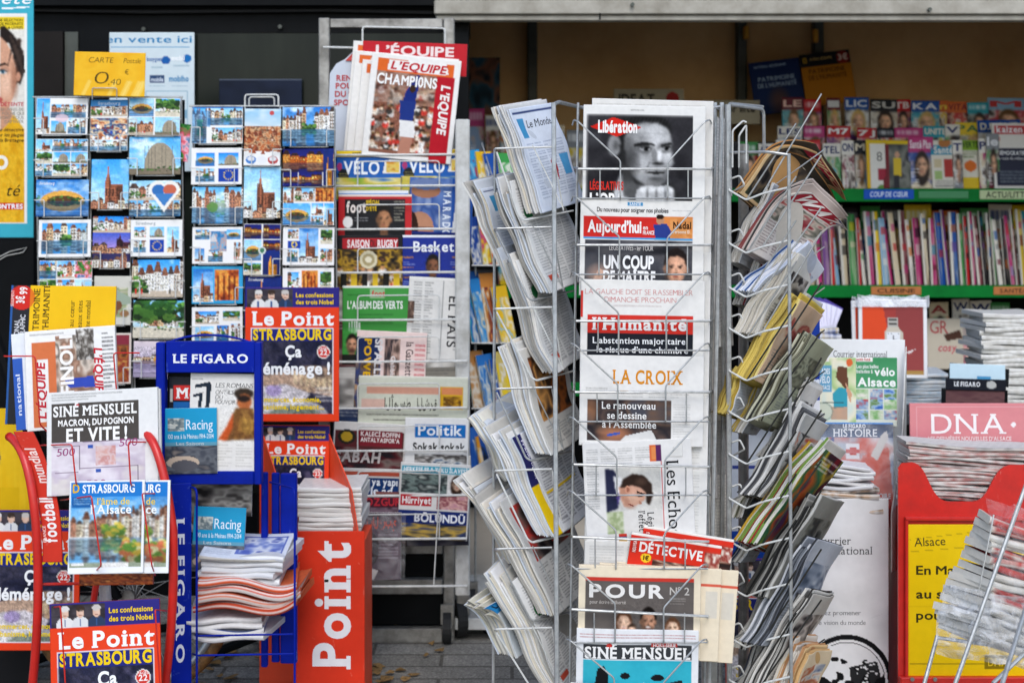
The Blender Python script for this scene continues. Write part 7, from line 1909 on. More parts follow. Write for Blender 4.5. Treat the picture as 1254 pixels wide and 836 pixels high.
LW = [((640, 262), (598, 116), 6, 8, f_blue, 'pale blue newspaper in the topmost left pocket of the spinner', 0.0, 62),
      ((650, 360), (606, 212), 5, 8, f_white, 'white newspaper with green roundel, second left pocket of the spinner', .012, 60),
      ((655, 458), (606, 300), 5, 9, f_white, 'grey white newspaper in the third left pocket of the spinner', .01, 66),
      ((648, 556), (616, 412), 7, 7, f_photo, 'wavy newspaper with dark photo, fourth left pocket of the spinner', .022, 64),
      ((650, 656), (606, 512), 8, 7, f_yel, 'newspaper with yellow and violet edge, fifth left pocket of the spinner', .035, 60),
      ((652, 752), (598, 600), 8, 7, f_red, 'thick newspaper with red photo in the sixth left pocket of the spinner', .03, 60),
      ((662, 850), (604, 690), 8, 7, f_white, 'newspaper in the lowest left pocket of the spinner, tops spreading', .05, 62)]
for i, (b, t, n, tm, fa, lab, curl, yaw) in enumerate(LW):
    bundle((b[0] + 5, b[1]), (t[0] + 6, t[1]), YL, n, tm - 1, .22, yaw, 130 + i, lab, fan=.35 + i * .12, curl=curl * .7, frontart=fa)
# curled tops fanning out of the lowest pocket
def f_dep(w, h, s):
    a = Art(w, h, '#dfe6ea', q=.7, seed=s); a.rect(0, 0, w, h * .3, '#2f8ac8'); a.text('LA DÉPÊCHE', w * .06, h * .2, h * .12, '#1c2434', w=w * .8, bold=.03, serif=.04); a.lines(w * .08, h * .4, w * .9, h * .95, '#7a7a7a', 3.6, 3)
    return a
bundle((612, 800), (578, 712), YL + .06, 9, 6, .2, 55, 150, 'cream newspaper curling outwards at the lower left of the spinner', fan=2.2, curl=.03, flop=-.05, cols=['#e6e0cc', '#e9e4d4', '#dcd8c8'], frontart=f_dep)
bundle((618, 690), (585, 575), YL + .07, 5, 7, .2, 58, 151, 'white newspaper poking out left of the spinner, middle height', fan=1, curl=.04)
bundle((615, 590), (586, 500), YL + .06, 5, 6, .2, 58, 152, 'cream topped newspaper poking out left behind the wavy bundle', fan=1, curl=.03, cols=['#e6e0cc', '#ebe6d8'])
bundle((612, 330), (586, 215), YL + .08, 4, 7, .2, 58, 153, 'white and blue paper poking out left of the second pocket', fan=1, curl=.03, frontart=f_blue)
for i, (b, t, *_r) in enumerate(LW):
    m = MB(); y = b[1]
    Yf = YL - .03
    m.tube(rounded([P(605, y - 78, Y0 + .11), P(607, y - 80, YL - .03), P(676, y - 82, YL - .02)], .008), .0024, 7)
    m.tube(rounded([P(608, y - 76, YL - .028), P(b[0] - 4, y + 4, Yf), P(b[0] + 2, y + 8, Yf), P(702, y - 4, Y0 + .08)], .008), .0022, 7)
    m.tube(rounded([P(676, y - 80, YL - .016), P(690, y - 4, YL + .02)], .008), .0018, 6)
    for q in range(4):
        f = q / 3
        m.tube([P(b[0] + 2 + 10 * q, y + 7 - 2 * q, Yf + .03 * q), P(b[0] + 20 + 10 * q, y + 2 - 2 * q, Yf + .06 + .03 * q)], .0014, 5)
    m.tube([P(652, y - 84, YL - .036), P(690, y - 6, YL - .036)], .0015, 5)
    m.build('wire_basket', M_WIRE if i % 2 else M_WIREW, sp_)

# ------------------------------------------------------------------ right spinner face: a second tall rack, pockets leaning right
YQ = 3.2
rr = empty('newspaper_rack', Vector((pxx(925, YQ), YQ + .1, 0)), 'narrow galvanised wire rack of leaning newspapers right of the main spinner', 'newspaper rack')
m = MB()
def post(x0, x1, Y, r, y0=128):
    a_, b_ = P(x0, y0, Y), P(x1, 836, Y)
    d = b_ - a_; m.tube([a_, a_ + d * ((a_.z - .02) / (a_.z - b_.z))], r, 8)
post(892, 893, YQ - .02, .0062); post(890, 882, YQ + .06, .005)
m.tube(rounded([P(966, 188, YQ - .09), P(969, 836, YQ - .09), Vector((P(969, 836, YQ - .09).x, YQ - .09, .02))], .01), .004, 8)
m.tube(rounded([P(893, 128, YQ - .02), P(935, 134, YQ + .06), P(936, 190, YQ + .08)], .012), .004, 8)
m.tube(rounded([P(893, 130, YQ - .02), P(894, 127, YQ + .04), P(934, 131, YQ + .16)], .01), .004, 8)
m.tube(rounded([P(893, 187, YQ - .02), P(940, 186, YQ - .08), P(966, 190, YQ - .09)], .012), .0035, 8)
m.build('post', M_WIRE, rr)
m = MB()
for x in (1, 2): pass
m.tube(rounded([P(897, 205, YQ - .03), P(897, 160, YQ - .04), P(910, 148, YQ - .04), P(914, 150, YQ - .04)], .006), .0022, 6)
m.tube(rounded([P(905, 205, YQ - .03), P(905, 166, YQ - .06), P(914, 153, YQ - .06), P(914, 200, YQ - .05)], .006), .0022, 6)
m.build('hook', M_WIREW, rr)
m = MB(); m.box((pxx(868, YQ), YQ + .12, .02), (pxx(888, YQ), YQ + .125, pz(860, YQ) if False else pz(150, YQ))); m.build('back_plate', M_WHITE, rr)
m = MB(); m.tube([Vector((pxx(930, YQ), YQ + .22, .02)), Vector((pxx(930, YQ), YQ + .22, 1.5))], .013, 10); m.build('pole', M_STEEL, rr)
m = MB()
for k in range(4):
    t = k * math.pi / 2 + .5; c0 = Vector((pxx(930, YQ), YQ + .22, .05)); m.tube([c0, c0 + Vector((.28 * math.cos(t), .28 * math.sin(t), -.03))], .012, 8)
m.build('foot', M_STEEL, rr)

GRR = 'papers leaning out of the right wire rack'
def f_drill(w, h, s):
    a = Art(w, h, '#d9b98a', q=.8, seed=s); a.rect(w * .05, h * .12, w * .95, h * .96, '#3a3634'); a.noise(w * .05, h * .14, w * .95, h * .96, 6, ['#242222', '#4a423c', '#6a5a44', '#262424', '#3c4434', '#8a7a5c']); a.rect(w * .05, h * .03, w * .95, h * .16, '#a02c3c'); a.text('Drill', w * .9, h * .05, h * .09, '#d9b98a', w=w * .7, bold=.03, rot=180); a.rect(w * .1, h * .2, w * .9, h * .36, '#7a6c54', .5); p_crowd(a, w * .1, h * .22, w * .9, h * .36, 10, 3)
    return a
def f_waz(w, h, s):
    a = Art(w, h, '#d8cfc8', q=.8, seed=s); a.rect(w * .05, h * .02, w * .95, h * .3, '#a8303c'); a.text('WAZ', w * .08, h * .26, h * .2, '#e6dcd6', w=w * .84, bold=.04); a.noise(w * .05, h * .32, w * .95, h * .6, 3, ['#8a3038', '#c8b8a8', '#5a5a50', '#d8d0c4', '#b04a44']); a.lines(w * .08, h * .62, w * .92, h * .96, '#6a5a58', 3.6, 3, .7); a.poly([(w * .7, h * .02), (w * .95, h * .02), (w * .95, h * .2)], '#2a3a7a')
    return a
def f_ls(c, t=None, tc='#22242a', ph=('#4a4644', '#8a827a', '#c8c0b8', '#3a3636')):
    def f(w, h, s):
        a = Art(w, h, c, q=.75, seed=s)
        if t: a.text(t, w * .08, h * .16, h * .1, tc, w=w * .84, bold=.02, serif=.03)
        a.noise(w * .08, h * .2, w * .92, h * .55, 3, ph); a.lines(w * .08, h * .6, w * .92, h * .96, '#6a6a6a', 3.6, 4, .7)
        return a
    return f
def f_col(w, h, s):
    a = Art(w, h, '#8a2c3a', q=.75, seed=s); a.noise(0, 0, w, h, 3, ['#7a2430', '#3a2c34', '#c8a83a', '#2f6a4a', '#b85a2c', '#4a2c4a']); a.lines(w * .1, h * .06, w * .9, h * .2, '#f0e8e0', 5, 1, .8)
    return a
RB = [  # bottom px, top px, n, mm, yaw, Y, front, label, cols, edges, curl, droop
    ((897, 236), (974, 128), 3, 9, 30, YQ + .02, f_drill, 'dark newspaper with tanned edges and red title, flopping out at rack top', ['#3a3634', '#4a443c', '#c8a070'], ['#b8824a', '#c89a64', '#4a4440'], -.01, -.09),
    ((905, 306), (968, 182), 4, 9, 34, YQ - .03, f_waz, 'newspaper with big white letters on crimson, bending out of the second pocket', ['#c8b8b0', '#d8cfc8'], ['#d8d0c4', '#8a4a48', '#4a4a48'], -.01, -.07),
    ((898, 356), (968, 290), 6, 7, 56, YQ - .01, f_ls('#dfe4ee', None, '#b8303c', ('#3a5a9a', '#c8d0e0', '#b84a44', '#e0e4ec')), 'white paper with blue folded top in the third right pocket', ['#e2e6ee', '#d8dee8'], ['#e4e4e8', '#c8d0e0', '#3a5a90'], 0.0, .0),
    ((900, 408), (956, 300), 5, 8, 60, YQ - .02, f_ls('#e0ddd6'), 'cream white paper standing in the fourth right pocket', None, ['#e4dfd2', '#d8d0c0'], 0.0, .0),
    ((900, 464), (964, 354), 6, 7, 57, YQ - .03, f_ls('#d8b89a', None, '#a03038', ('#c8806a', '#a84a44', '#d8b89a', '#e0c8b0')), 'yellow edged newspaper with salmon front in the fifth right pocket', ['#d8c06a', '#cdb255'], ['#dcc46a', '#c8aa4a', '#e0cf86', '#a8904a'], 0.0, .0),
    ((874, 506), (900, 446), 3, 8, 60, YQ - .01, None, 'yellow folded paper slipping out left of the right rack post', ['#d8c06a', '#cdb255'], ['#dcc46a', '#c8aa4a', '#8a763c'], 0.0, .0),
    ((912, 514), (976, 402), 5, 7, 57, YQ - .03, f_ls('#a8aa90', None, '#2a2c26', ('#8a8a74', '#5a5a4c', '#a8aa90', '#3a3a34')), 'greenish grey newspaper in the sixth right pocket', ['#b8b8a0', '#8a8878'], ['#c8c6b0', '#8a8872', '#3a3830', '#5a5648'], 0.0, .0),
    ((906, 606), (974, 486), 6, 7, 57, YQ - .03, f_ls('#c8c6c2', None, '#222', ('#b8543c', '#c8beb4', '#3a3a3c', '#e0d8d0')), 'grey newspaper curling over a black photo in the seventh right pocket', ['#d8d6d2', '#6a6a6c'], ['#dcdad6', '#b8b6b2', '#4a4a4c'], 0.0, .0),
    ((900, 662), (994, 534), 5, 8, 57, YQ - .05, f_col, 'colourful glossy weekly leaning between grey papers, eighth right pocket', ['#5a7a4a', '#a83a3c', '#d8d4cc'], ['#d8d4cc', '#7a9a4a', '#b83a34', '#4a4a4c', '#c8a03c'], 0.0, .0),
    ((914, 728), (984, 600), 5, 8, 57, YQ - .04, f_ls('#8a8880', None, '#1c1c1c', ('#3a3a38', '#6a685f', '#8a8880', '#2c2c2a')), 'dark grey newspaper in the ninth right pocket', ['#a8a6a0', '#4a4a48'], ['#c8c6c0', '#4a4844', '#2c2c2c', '#8a8882'], 0.0, .0),
    ((908, 786), (984, 652), 6, 7, 55, YQ - .05, f_ls('#b8bcc4', None, '#2a2c34', ('#4a5464', '#7a8494', '#b8bcc4', '#2c323c')), 'bluish grey newspaper in a clear sleeve, tenth right pocket', ['#b8bcc4', '#5a5e66'], ['#d4d6da', '#6a6e74', '#3a3c40'], 0.0, .0),
    ((908, 842), (978, 716), 6, 7, 57, YQ - .05, f_ls('#c8c4bc', None, '#1c1c1c'), 'grey newspaper in the eleventh right pocket', ['#c8c6c0', '#5a5854'], ['#d4d0c8', '#8a8680', '#3a3836'], 0.0, .0),
    ((922, 880), (966, 778), 5, 9, 57, YQ - .06, f_ls('#dcc8a8', None, '#222', ('#c8a890', '#b86a4a', '#e0d8cc', '#5a6a8a')), 'tan and white paper roll sticking out of the lowest right pocket', ['#d8b888', '#e0d8cc'], ['#d8b07a', '#e4ddd0', '#c8966a'], 0.0, .0),
]
for i, (b, t, n, tm, yaw, Y, fa, lab, cols, eds, curl, droop) in enumerate(RB):
    bundle(b, t, Y, n + (3 if i > 1 else 1), tm - (1 if i > 1 else 2), .17, yaw, 170 + i, lab, cols=cols, fan=.8, curl=curl, frontart=fa, side=-1, bsag=.0, droop=max(0, droop), flop=max(0, -droop), group=GRR, edgec=eds)
EXTRA = [('#d8d6d0', '#4a4a4c'), ('#c8b8a8', '#8a3a3c'), ('#dfe4ee', '#3a5a90'), ('#cfcbc2', '#2c2c2e'), ('#d8c06a', '#c8ae58'), ('#e6e2da', '#5a5a5c'), ('#b8b8a0', '#6a6a5a'), ('#d8d6d2', '#2f3a52'), ('#a84a3c', '#d8d4cc'), ('#bcb8b0', '#33322f'), ('#c8ccd4', '#4a505a'), ('#d8d4cc', '#7a5a44')]
EY = [300, 352, 402, 456, 508, 560, 612, 666, 718, 772, 824]
for i, y in enumerate(EY):
    c1_, c2_ = EXTRA[i]
    nm = ['pale grey', 'tan and dark red', 'bluish white', 'grey and black', 'straw yellow', 'off white', 'olive grey', 'grey and navy', 'brick red', 'charcoal edged', 'slate grey'][i]
    bundle((922 + (i * 5) % 9, y), (974 + (i * 11) % 14, y - 108 + (i * 7) % 15), YQ + (.12 if i < 2 else .05), 4, 7, .16, 62, 230 + i, nm + ' paper jammed in narrow rack, ' + ordinal(i) + ' tier', cols=[c1_, c2_, '#d8d4cc'], fan=.5, curl=0.0, bsag=.0, frontart=f_ls(c1_, None, '#222', (c2_, '#c8c0b8', c1_, '#3a3636')), side=-1, group=GRR, edgec=['#d8d4cc', c1_, c2_, '#e4e0d8'])
    if i % 3 != 2: bundle((893 + (i * 7) % 8, y + 22), (936 + (i * 5) % 12, y - 80), YQ + .03, 5, 6, .15, 66, 260 + i, ['white', 'cream', 'dark', 'pale', 'ivory', 'yellowed', 'grey', 'printed', 'glossy', 'dull', 'worn'][i] + ' folded paper beside the narrow rack post, ' + ordinal(i) + ' tier', cols=['#dcdad4', c1_, '#b8b4ac'], fan=.5, bsag=.0, side=-1, group=GRR, edgec=['#e4e1da', '#c8c4bc', c2_, '#ebe8e2'])
RPY = [243, 308, 362, 412, 464, 514, 566, 620, 672, 728, 790, 842]
for i, y in enumerate(RPY):
    m = MB()
    Yf = YQ - .05
    m.tube(rounded([P(893, y - 12, YQ - .02), P(893, y - 10, YQ - .03), P(914, y + 2, Yf), P(934, y - 6, Yf - .02), P(968, y - 14, YQ - .09)], .006), .0024, 7)
    m.tube(rounded([P(893, y - 6, YQ + .04), P(912, y - 16, Yf + .03), P(906, y - 28, Yf + .03), P(895, y - 24, YQ - .01)], .006), .0022, 7)
    (m).build('wire_basket', M_WIREW, rr)
    m = MB()
    m.tube([P(914, y + 2, Yf), P(975, y - 92, YQ - .1)], .0019, 6)
    m.tube([P(934, y - 6, Yf - .02), P(1006, y - 128 + 10 * (i % 3), YQ - .11)], .0019, 6)
    m.tube([P(940, y - 10, YQ + .04), P(1010, y - 60, YQ + .02)], .0016, 6)
    m.build('support_wire', M_WIRED if i > 3 else M_WIRE, rr)
# grocery sleeve round the bluish bundle
# red news magazine and blue sign behind the rack
a = Art(76, 150, '#1d3f9c', seed=190); a.text('L’On', 26, 110, 22, '#e6ecf6', w=50, bold=.03, shear=.2); a.rect(0, 120, 76, 150, '#e6e6ea')
put_sheet('sign', a, 966, 520, 3.75, thick=.004, mat=M_BOARD, edge='#1a3684', label='blue sign with slanting white lettering half hidden behind the leaning newspapers', cat='sign')
put_sheet('magazine', le_point(110, 160, 191), 944, 846, 3.7, roll=0, lean=3, thick=.006, mat=M_MAG, edge='#c83a28', label='red news magazine glimpsed through the right wire rack near the bottom', cat='magazine')
a = Art(86, 190, '#e6e9ee', seed=192); a.rect(0, 140, 86, 190, '#1f4fb4'); a.rect(4, 60, 40, 64, '#3a4a9a')
for k in range(4): a.ell(20 + k * 10, 80 + (k % 2) * 8, 6, 6, '#3a4a8a'); a.ell(20 + k * 10, 80 + (k % 2) * 8, 4.6, 4.6, '#e6e9ee')
put_sheet('sign', a, 936, 700, 3.8, thick=.004, mat=M_BOARD, edge='#c8ccd4', label='white and blue card with curly drawing behind the right wire rack', cat='sign')

# ------------------------------------------------------------------ display table behind, with piles and red boards
tb = empty('display_table', Vector((pxx(1110, 4.6), 4.6, 0)), 'dark display table inside the opening carrying piles of magazines', 'table')
TZ = pz(508, 4.3)
m = MB(); m.box((pxx(965, 4.6), 4.3, TZ - .03), (pxx(1330, 4.6), 4.88, TZ), bev=.004); m.build('table_top', M_DARKSHELF, tb)
for x in (980, 1310):
    for y in (4.34, 4.82):
        m = MB(); p = pxx(x, 4.6); m.box((p - .02, y - .02, 0), (p + .02, y + .02, TZ - .032)); m.build('leg', M_BLACK, tb)
YT = 4.5
def tz_py(Y): return HY + (H - TZ) / Y * F
for seed, cx_, w_, y1_, Y_, n_, c_, lab in ((200, 1118, 82, 458, 4.52, 9, ('#d8e0e8', '#e8eaec', '#a8c4d4', '#e6e4e0'), 'magazine in the pale blue edged pile under the red watch boards'),
                                        (201, 1240, 74, 384, 4.55, 20, ('#e6e4de', '#d8d4cc', '#f0eee8', '#c8c4ba'), 'magazine in the tall untidy pile at the right edge of the table'),
                                        (202, 1003, 54, 402, 4.5, 14, ('#e6e6ea', '#d8d8e0', '#e0c050', '#2a4a8a', '#e8e8ea', '#c8c4bc'), 'magazine in the mixed pile under the violet edged fan'),
                                        (203, 1195, 70, 488, 4.45, 4, ('#d8dce0', '#c8ccd0', '#3a4048'), 'magazine under the dark card box on the table')):
    pile('magazine', cx_, y1_, tz_py(Y_ - .1) if False else HY + (H - TZ) / Y_ * F, Y_, w_, .2, n_, seed, lab, 'magazine', 'piles of magazines on the shop table', 3.0, 6.0, c_, wave=.002, mat=M_MAG, fold=.2)
# violet-edged fan of brochures
for k in range(9):
    a = Art(26, 46, '#e2deee', q=.5, seed=210 + k); a.rect(0, 0, 26, 3, '#5a4a9a')
    put_sheet('brochure', a, 990 + k * 2.4, 402, 4.5 + .012 * k, roll=-14 + k * 6.5, lean=38, yaw=20, thick=.005, mat=M_MAG, edge='#7a6ab0' if k % 2 else '#e6e4ee', label='violet edged brochure in the small fan on the pile, ' + ordinal(k) + ' from the left', cat='brochure', group='fan of violet edged brochures')
# two red watch boards in clear film
def watch(seed):
    a = Art(84, 96, '#e8e8e8', q=.8, seed=seed); a.rect(4, 8, 80, 92, '#a03c38'); a.poly([(4, 8), (30, 8), (46, 92), (4, 92)], '#dc4a24'); a.grad(46, 8, 80, 92, '#8c3c3c', '#9a4644')
    a.rect(4, 86, 80, 92, '#b08a4c'); a.rect(36, 22, 48, 36, '#b8b4ac'); a.rect(37, 24, 47, 26, '#4a4844'); a.rect(37, 29, 47, 31, '#4a4844'); a.poly([(32, 40), (36, 34), (49, 34), (54, 40), (54, 62), (31, 62)], '#c8bfae'); a.rect(35, 40, 51, 58, '#e6e8ea'); a.rect(42.4, 44, 43.2, 50, '#2a2a34'); a.rect(42.4, 49, 47, 50, '#2a2a34')
    for k in range(4): a.rect(36 + k * 4, 41, 37 + k * 4, 42.5, '#3a3a44'); a.rect(36 + k * 4, 55, 37 + k * 4, 56.5, '#3a3a44')
    a.rect(36, 62, 50, 80, '#b8b0a0'); a.poly([(58, 64), (70, 60), (62, 66)], '#e8dcd8')
    return a
for i, (dx, dy) in enumerate(((0, 0), (-7, .02))):
    o = put_sheet('magazine', watch(220 + i), 1094 + dx, 463 + i, 4.42 + dy, roll=.5 - i, lean=4, thick=.008, mat=M_MAG, edge='#e0e0e0', label=['front red magazine with a steel watch, wrapped in clear film', 'second watch magazine showing its left edge behind the first'][i], cat='magazine')
    m = MB(); Y = 4.412 + dy; r_ = R(230 + i)
    pts = [P(1050 + dx + k * 11, 362 + r_.uniform(-2, 3), Y + .03) for k in range(9)]; low = [P(1050 + dx + k * 11, 376, Y + .015) for k in range(9)]
    m.add(pts + low, [(k, k + 1, k + 10, k + 9) for k in range(8)])
    fm = m.build('film_top', M_FILMW, o)
o = None
# dark card box with a pale leaflet
bx = empty('leaflet_box', P(1196, 490, 4.3), 'black leaflet holder with pale blue leaflet, standing behind the pink newspaper sign', 'leaflet holder')
a = Art(74, 14, '#1b1d26', seed=240); a.text('LE FIGARO', 10, 9, 5.2, '#e8e8ea', w=32, bold=.03, serif=.05); a.ell(56, 6.5, 6, 4.6, '#b8b8b4')
sheet('front', a, place(1195, 478, 4.3, 1.5), 4.3 / F, thick=.003, mat=M_BOARD, edge='#1b1d26', parent=bx)
a = Art(72, 20, '#5a3a3e', seed=241); a.noise(0, 0, 72, 20, 3, ['#5a3a3e', '#6a4a4a', '#4a3034'])
sheet('lower_front', a, place(1194, 496, 4.304, 1.5), 4.3 / F, thick=.003, mat=M_BOARD, edge='#3a2a2c', parent=bx)
a = Art(68, 30, '#c4dce6', seed=242); a.rect(34, 14, 50, 20, '#4a94c0'); a.lines(32, 22, 54, 26, '#7ab0c8', 3)
sheet('leaflet', a, place(1197, 476, 4.34, 2, 6), 4.34 / F, thick=.002, mat=M_BOARD, edge='#c8d4d8', parent=bx)
m = MB(); m.prism([P(1160, 470, 4.36), P(1235, 474, 4.36), P(1236, 452, 4.4), P(1164, 444, 4.4)], (0, .004, 0)); m.build('back', M_BLACK, bx)
m = MB(); p0 = P(1160, 510, 4.31); p1 = P(1234, 478, 4.31); m.box((p0.x, 4.309, TZ + .0), (p1.x, 4.37, p1.z)); m.build('body', M_BLACK, bx)

# ------------------------------------------------------------------ white cardboard dispenser
YC = 3.62
cd = empty('card_dispenser', Vector((pxx(1037, YC), YC, 0)), 'white cardboard magazine dispenser with half a black globe low on its front', 'magazine dispenser')
a = Art(106, 470, '#f4f5f6', seed=250); a.scuff(30, '#b8b8b8', .3)
a.text('Courrier', 12, 56, 9.5, '#26282c', w=48, bold=-.004, serif=.04); a.text('international', 12, 68, 9.5, '#26282c', w=74, bold=-.004, serif=.04)
a.text('Envoyez promener', 6, 142, 5.6, '#55565c', w=66, bold=-.008, serif=.02); a.text('votre vision du monde', 6, 154, 5.6, '#55565c', w=72, bold=-.008, serif=.02)
c0 = (55, 223)
a.ell(*c0, 56, 57, '#17181a'); a.ell(*c0, 50, 51, '#f4f5f6'); a.ell(*c0, 47, 48, '#17181a')
g1 = vnoise(a.X.shape, (470 / 26, 106 / 22), a.r) * .6 + vnoise(a.X.shape, (470 / 9, 106 / 9), a.r) * .4
land = ((a.X - c0[0]) ** 2 / 46 ** 2 + (a.Y - c0[1]) ** 2 / 47 ** 2 < 1)
a.put(land & (g1 > .55), '#f4f5f6')
a.poly([(24, 190), (34, 180), (50, 177), (54, 188), (47, 196), (50, 206), (42, 212), (36, 224), (28, 218), (18, 216), (16, 202)], '#f4f5f6'); a.ell(40, 196, 5, 3, '#17181a'); a.poly([(58, 206), (92, 198), (98, 224), (84, 250), (62, 240)], '#17181a', .9)
for k in range(26): a.ell(80 + a.r.uniform(-16, 14), 212 + a.r.uniform(-14, 26), a.r.uniform(.8, 2.6), a.r.uniform(.8, 2), '#f4f5f6')
sheet('front', a, place(1035, 615 + 470 - 4, YC - .006), YC / F, thick=.004, mat=M_BOARD, edge='#d4d4d2', parent=cd)
m = MB()
m.prism([P(984, 628, YC), P(984, 1000, YC), P(984, 1000, YC) , P(1088, 1000, YC), P(1088, 628, YC)], (0, .2, 0)) if False else m.box((pxx(983, YC), YC - .0005, .005), (pxx(1087, YC), YC + .2, pz(627, YC)))
m.prism([P(1088.5, 628, YC), P(1088.5, 1040, YC), P(1104, 1030, YC + .2), P(1108, 426, YC + .2), P(1100, 560, YC + .1)], (.004, 0, 0)) if False else None
m.build('body', M_WHITE, cd)
a = Art(114, 230, '#eceded', seed=251); a.text('Courrier international', 26, 22, 8, '#3a3c40', w=66, bold=-.004, serif=.03)
sheet('back_panel', a, place(1051, 646, YC + .16, .6, 2), (YC + .16) / F, thick=.006, mat=M_BOARD, edge='#d8d8d6', parent=cd)
m = MB(); m.prism([P(1091, 628, YC), P(1091, 700, YC), P(1108, 690, YC + .16), P(1109, 424, YC + .16), P(1104, 540, YC + .08)], (.003, 0, 0)); m.build('side_flap', M_WHITE, cd)

def velo1(a):
    a.noise(0, 0, a.w, a.h, 3, ['#e8e6c8', '#c8d8a0', '#a8c888', '#f0ead0', '#d8e4d8']); a.rect(0, 0, 22, 4.5, '#f2efe8'); a.text('petit futé', 2, 4, 3.4, '#c83a3a', w=17, bold=.02)
    a.rect(1, 10, 25, 42, '#5a9ec8', .85); a.text('BALADES', 4, 20, 6.4, '#eaf2f6', w=19, bold=.03); a.text('À VÉLO', 4, 31, 8, '#eaf2f6', w=19, bold=.03); a.text('EN ALSACE', 4, 39, 5, '#eaf2f6', w=19, bold=.02)
    a.ell(38, 20, 6, 8, '#d8a07c'); a.poly([(30, 24), (33, 10), (44, 12), (46, 40), (40, 36)], '#6a4430'); a.poly([(26, 44), (34, 36), (44, 38), (44, 60), (28, 62)], '#38a0b4'); a.poly([(42, 30), (50, 44), (48, 56), (44, 44)], '#d8a484'); a.rect(24, 60, 44, 76, '#b87a5a', .6); a.ell(14, 66, 13, 12, '#8a9a8a', .6); a.ell(14, 66, 11, 10, '#d8dcc8', .8); a.rect(14, 54, 40, 55.4, '#3a4a4a'); a.ell(47, 6, 4, 5, '#e06a3a')
def velo2(a):
    a.rect(0, 0, a.w, a.h, '#4a9a68'); a.rect(0, 0, 22, 5, '#f2efe8'); a.text('petit futé', 2, 4, 3.4, '#c83a3a', w=17, bold=.02); a.grad(22, 0, a.w, 16, '#3f8f5c', '#4a9a68')
    a.text('Les plus belles', 2, 13, 4.4, '#f0f4ee', w=27, bold=.02); a.text('balades à', 2, 19, 4.4, '#f0f4ee', w=20, bold=.02); a.text('vélo', 24, 22, 9.5, '#f4f6f2', w=25, bold=.03); a.text('Alsace', 3, 35, 10, '#f4f6f2', w=47, bold=.035)
    a.rect(0, 38, a.w, a.h, '#dfe4d8')
    for j in range(3):
        for i in range(3): a.noise(1 + i * 17.5, 39 + j * 12.5, 16.5 + i * 17.5, 50.5 + j * 12.5, 2.6, [['#7ab06a', '#b8d0a8', '#e8e4d8'], ['#c83a3a', '#8aa8c8', '#e8d8c8'], ['#3a6ab8', '#a8c4e0', '#6a8a4a']][(i + j) % 3])
a = Art(55, 84, '#eee', q=.9, seed=252); velo1(a)
put_sheet('magazine', a, 1021, 522, YC + .13, roll=.5, lean=3, thick=.004, mat=M_MAG, edge='#dcdcd8', label='cycling guide with woman in turquoise top on the white dispenser', cat='magazine')
a = Art(52, 84, '#4a9a68', q=.9, seed=253); velo2(a)
put_sheet('magazine', a, 1073, 522, YC + .132, roll=.5, lean=3, thick=.004, mat=M_MAG, edge='#dcdcd8', label='green cycling guide with photo grid on the white dispenser', cat='magazine')
a = Art(98, 104, '#7f90a8', q=.85, seed=254); a.rect(0, 0, 98, 1.5, '#4a8ad0'); a.grad(0, 1.5, 98, 18, '#3f4a60', '#6a7a94'); a.text('LE FIGARO', 36, 6.5, 4.4, '#eef0f4', w=28, bold=.03, serif=.04); a.text('HISTOIRE', 24, 17, 9, '#eef0f4', w=54, bold=.01, serif=.04)
a.noise(0, 18, 98, 104, 3, ['#c8d0dc', '#8aa0c0', '#e4e4e8', '#d86a5c', '#b8c0cc']); a.poly([(40, 104), (60, 40), (92, 30), (98, 104)], '#d85a48', .8); a.rect(40, 26, 56, 44, '#e6e6ea'); a.rect(44, 30, 52, 40, '#c84a48'); a.rect(40, 33, 56, 37, '#c84a48'); a.poly([(70, 40), (84, 14), (90, 10), (92, 18), (78, 46)], '#d8d6d2'); a.poly([(4, 44), (18, 20), (26, 18), (18, 50)], '#3a5a9a', .7); a.text('L’HISTOIRE', 60, 92, 6, '#eef0f4', w=34, bold=.03)
put_sheet('magazine', a, 1046, 622, YC + .10, roll=.4, lean=4, thick=.005, mat=M_MAG, edge='#c8d0dc', label='grey blue history magazine with a raised arm, behind the clear blue lip', cat='magazine')
m = MB(); Y = YC + .085
m.add([P(990, 518, Y), P(1094, 518, Y), P(1096, 618, Y - .01), P(990, 618, Y - .01)], [(0, 1, 2, 3)]); fl = m.build('clear_cover', M_FILM, cd)
pile('magazine', 1030, 598, 628, YC + .0, 96, .09, 5, 260, 'brown edged magazine at the bottom of the pile on the white dispenser', 'magazine', 'pile on the white dispenser', 3, 4, ('#e8e6e2', '#8a6a4a', '#d8b89a', '#4a3a30', '#f0eeea'), wave=.003, mat=M_MAG, fold=.3)
pile('magazine', 1026, 570, 599, YC - .005, 86, .08, 6, 261, 'white magazine in the upper part of the pile on the white dispenser', 'magazine', 'pile on the white dispenser', 4, 6, ('#f0f0ee', '#e8e8ea', '#dcdce0'), topc='#eceaea', wave=.004, mat=M_MAG, fold=.3, roll=1.5)

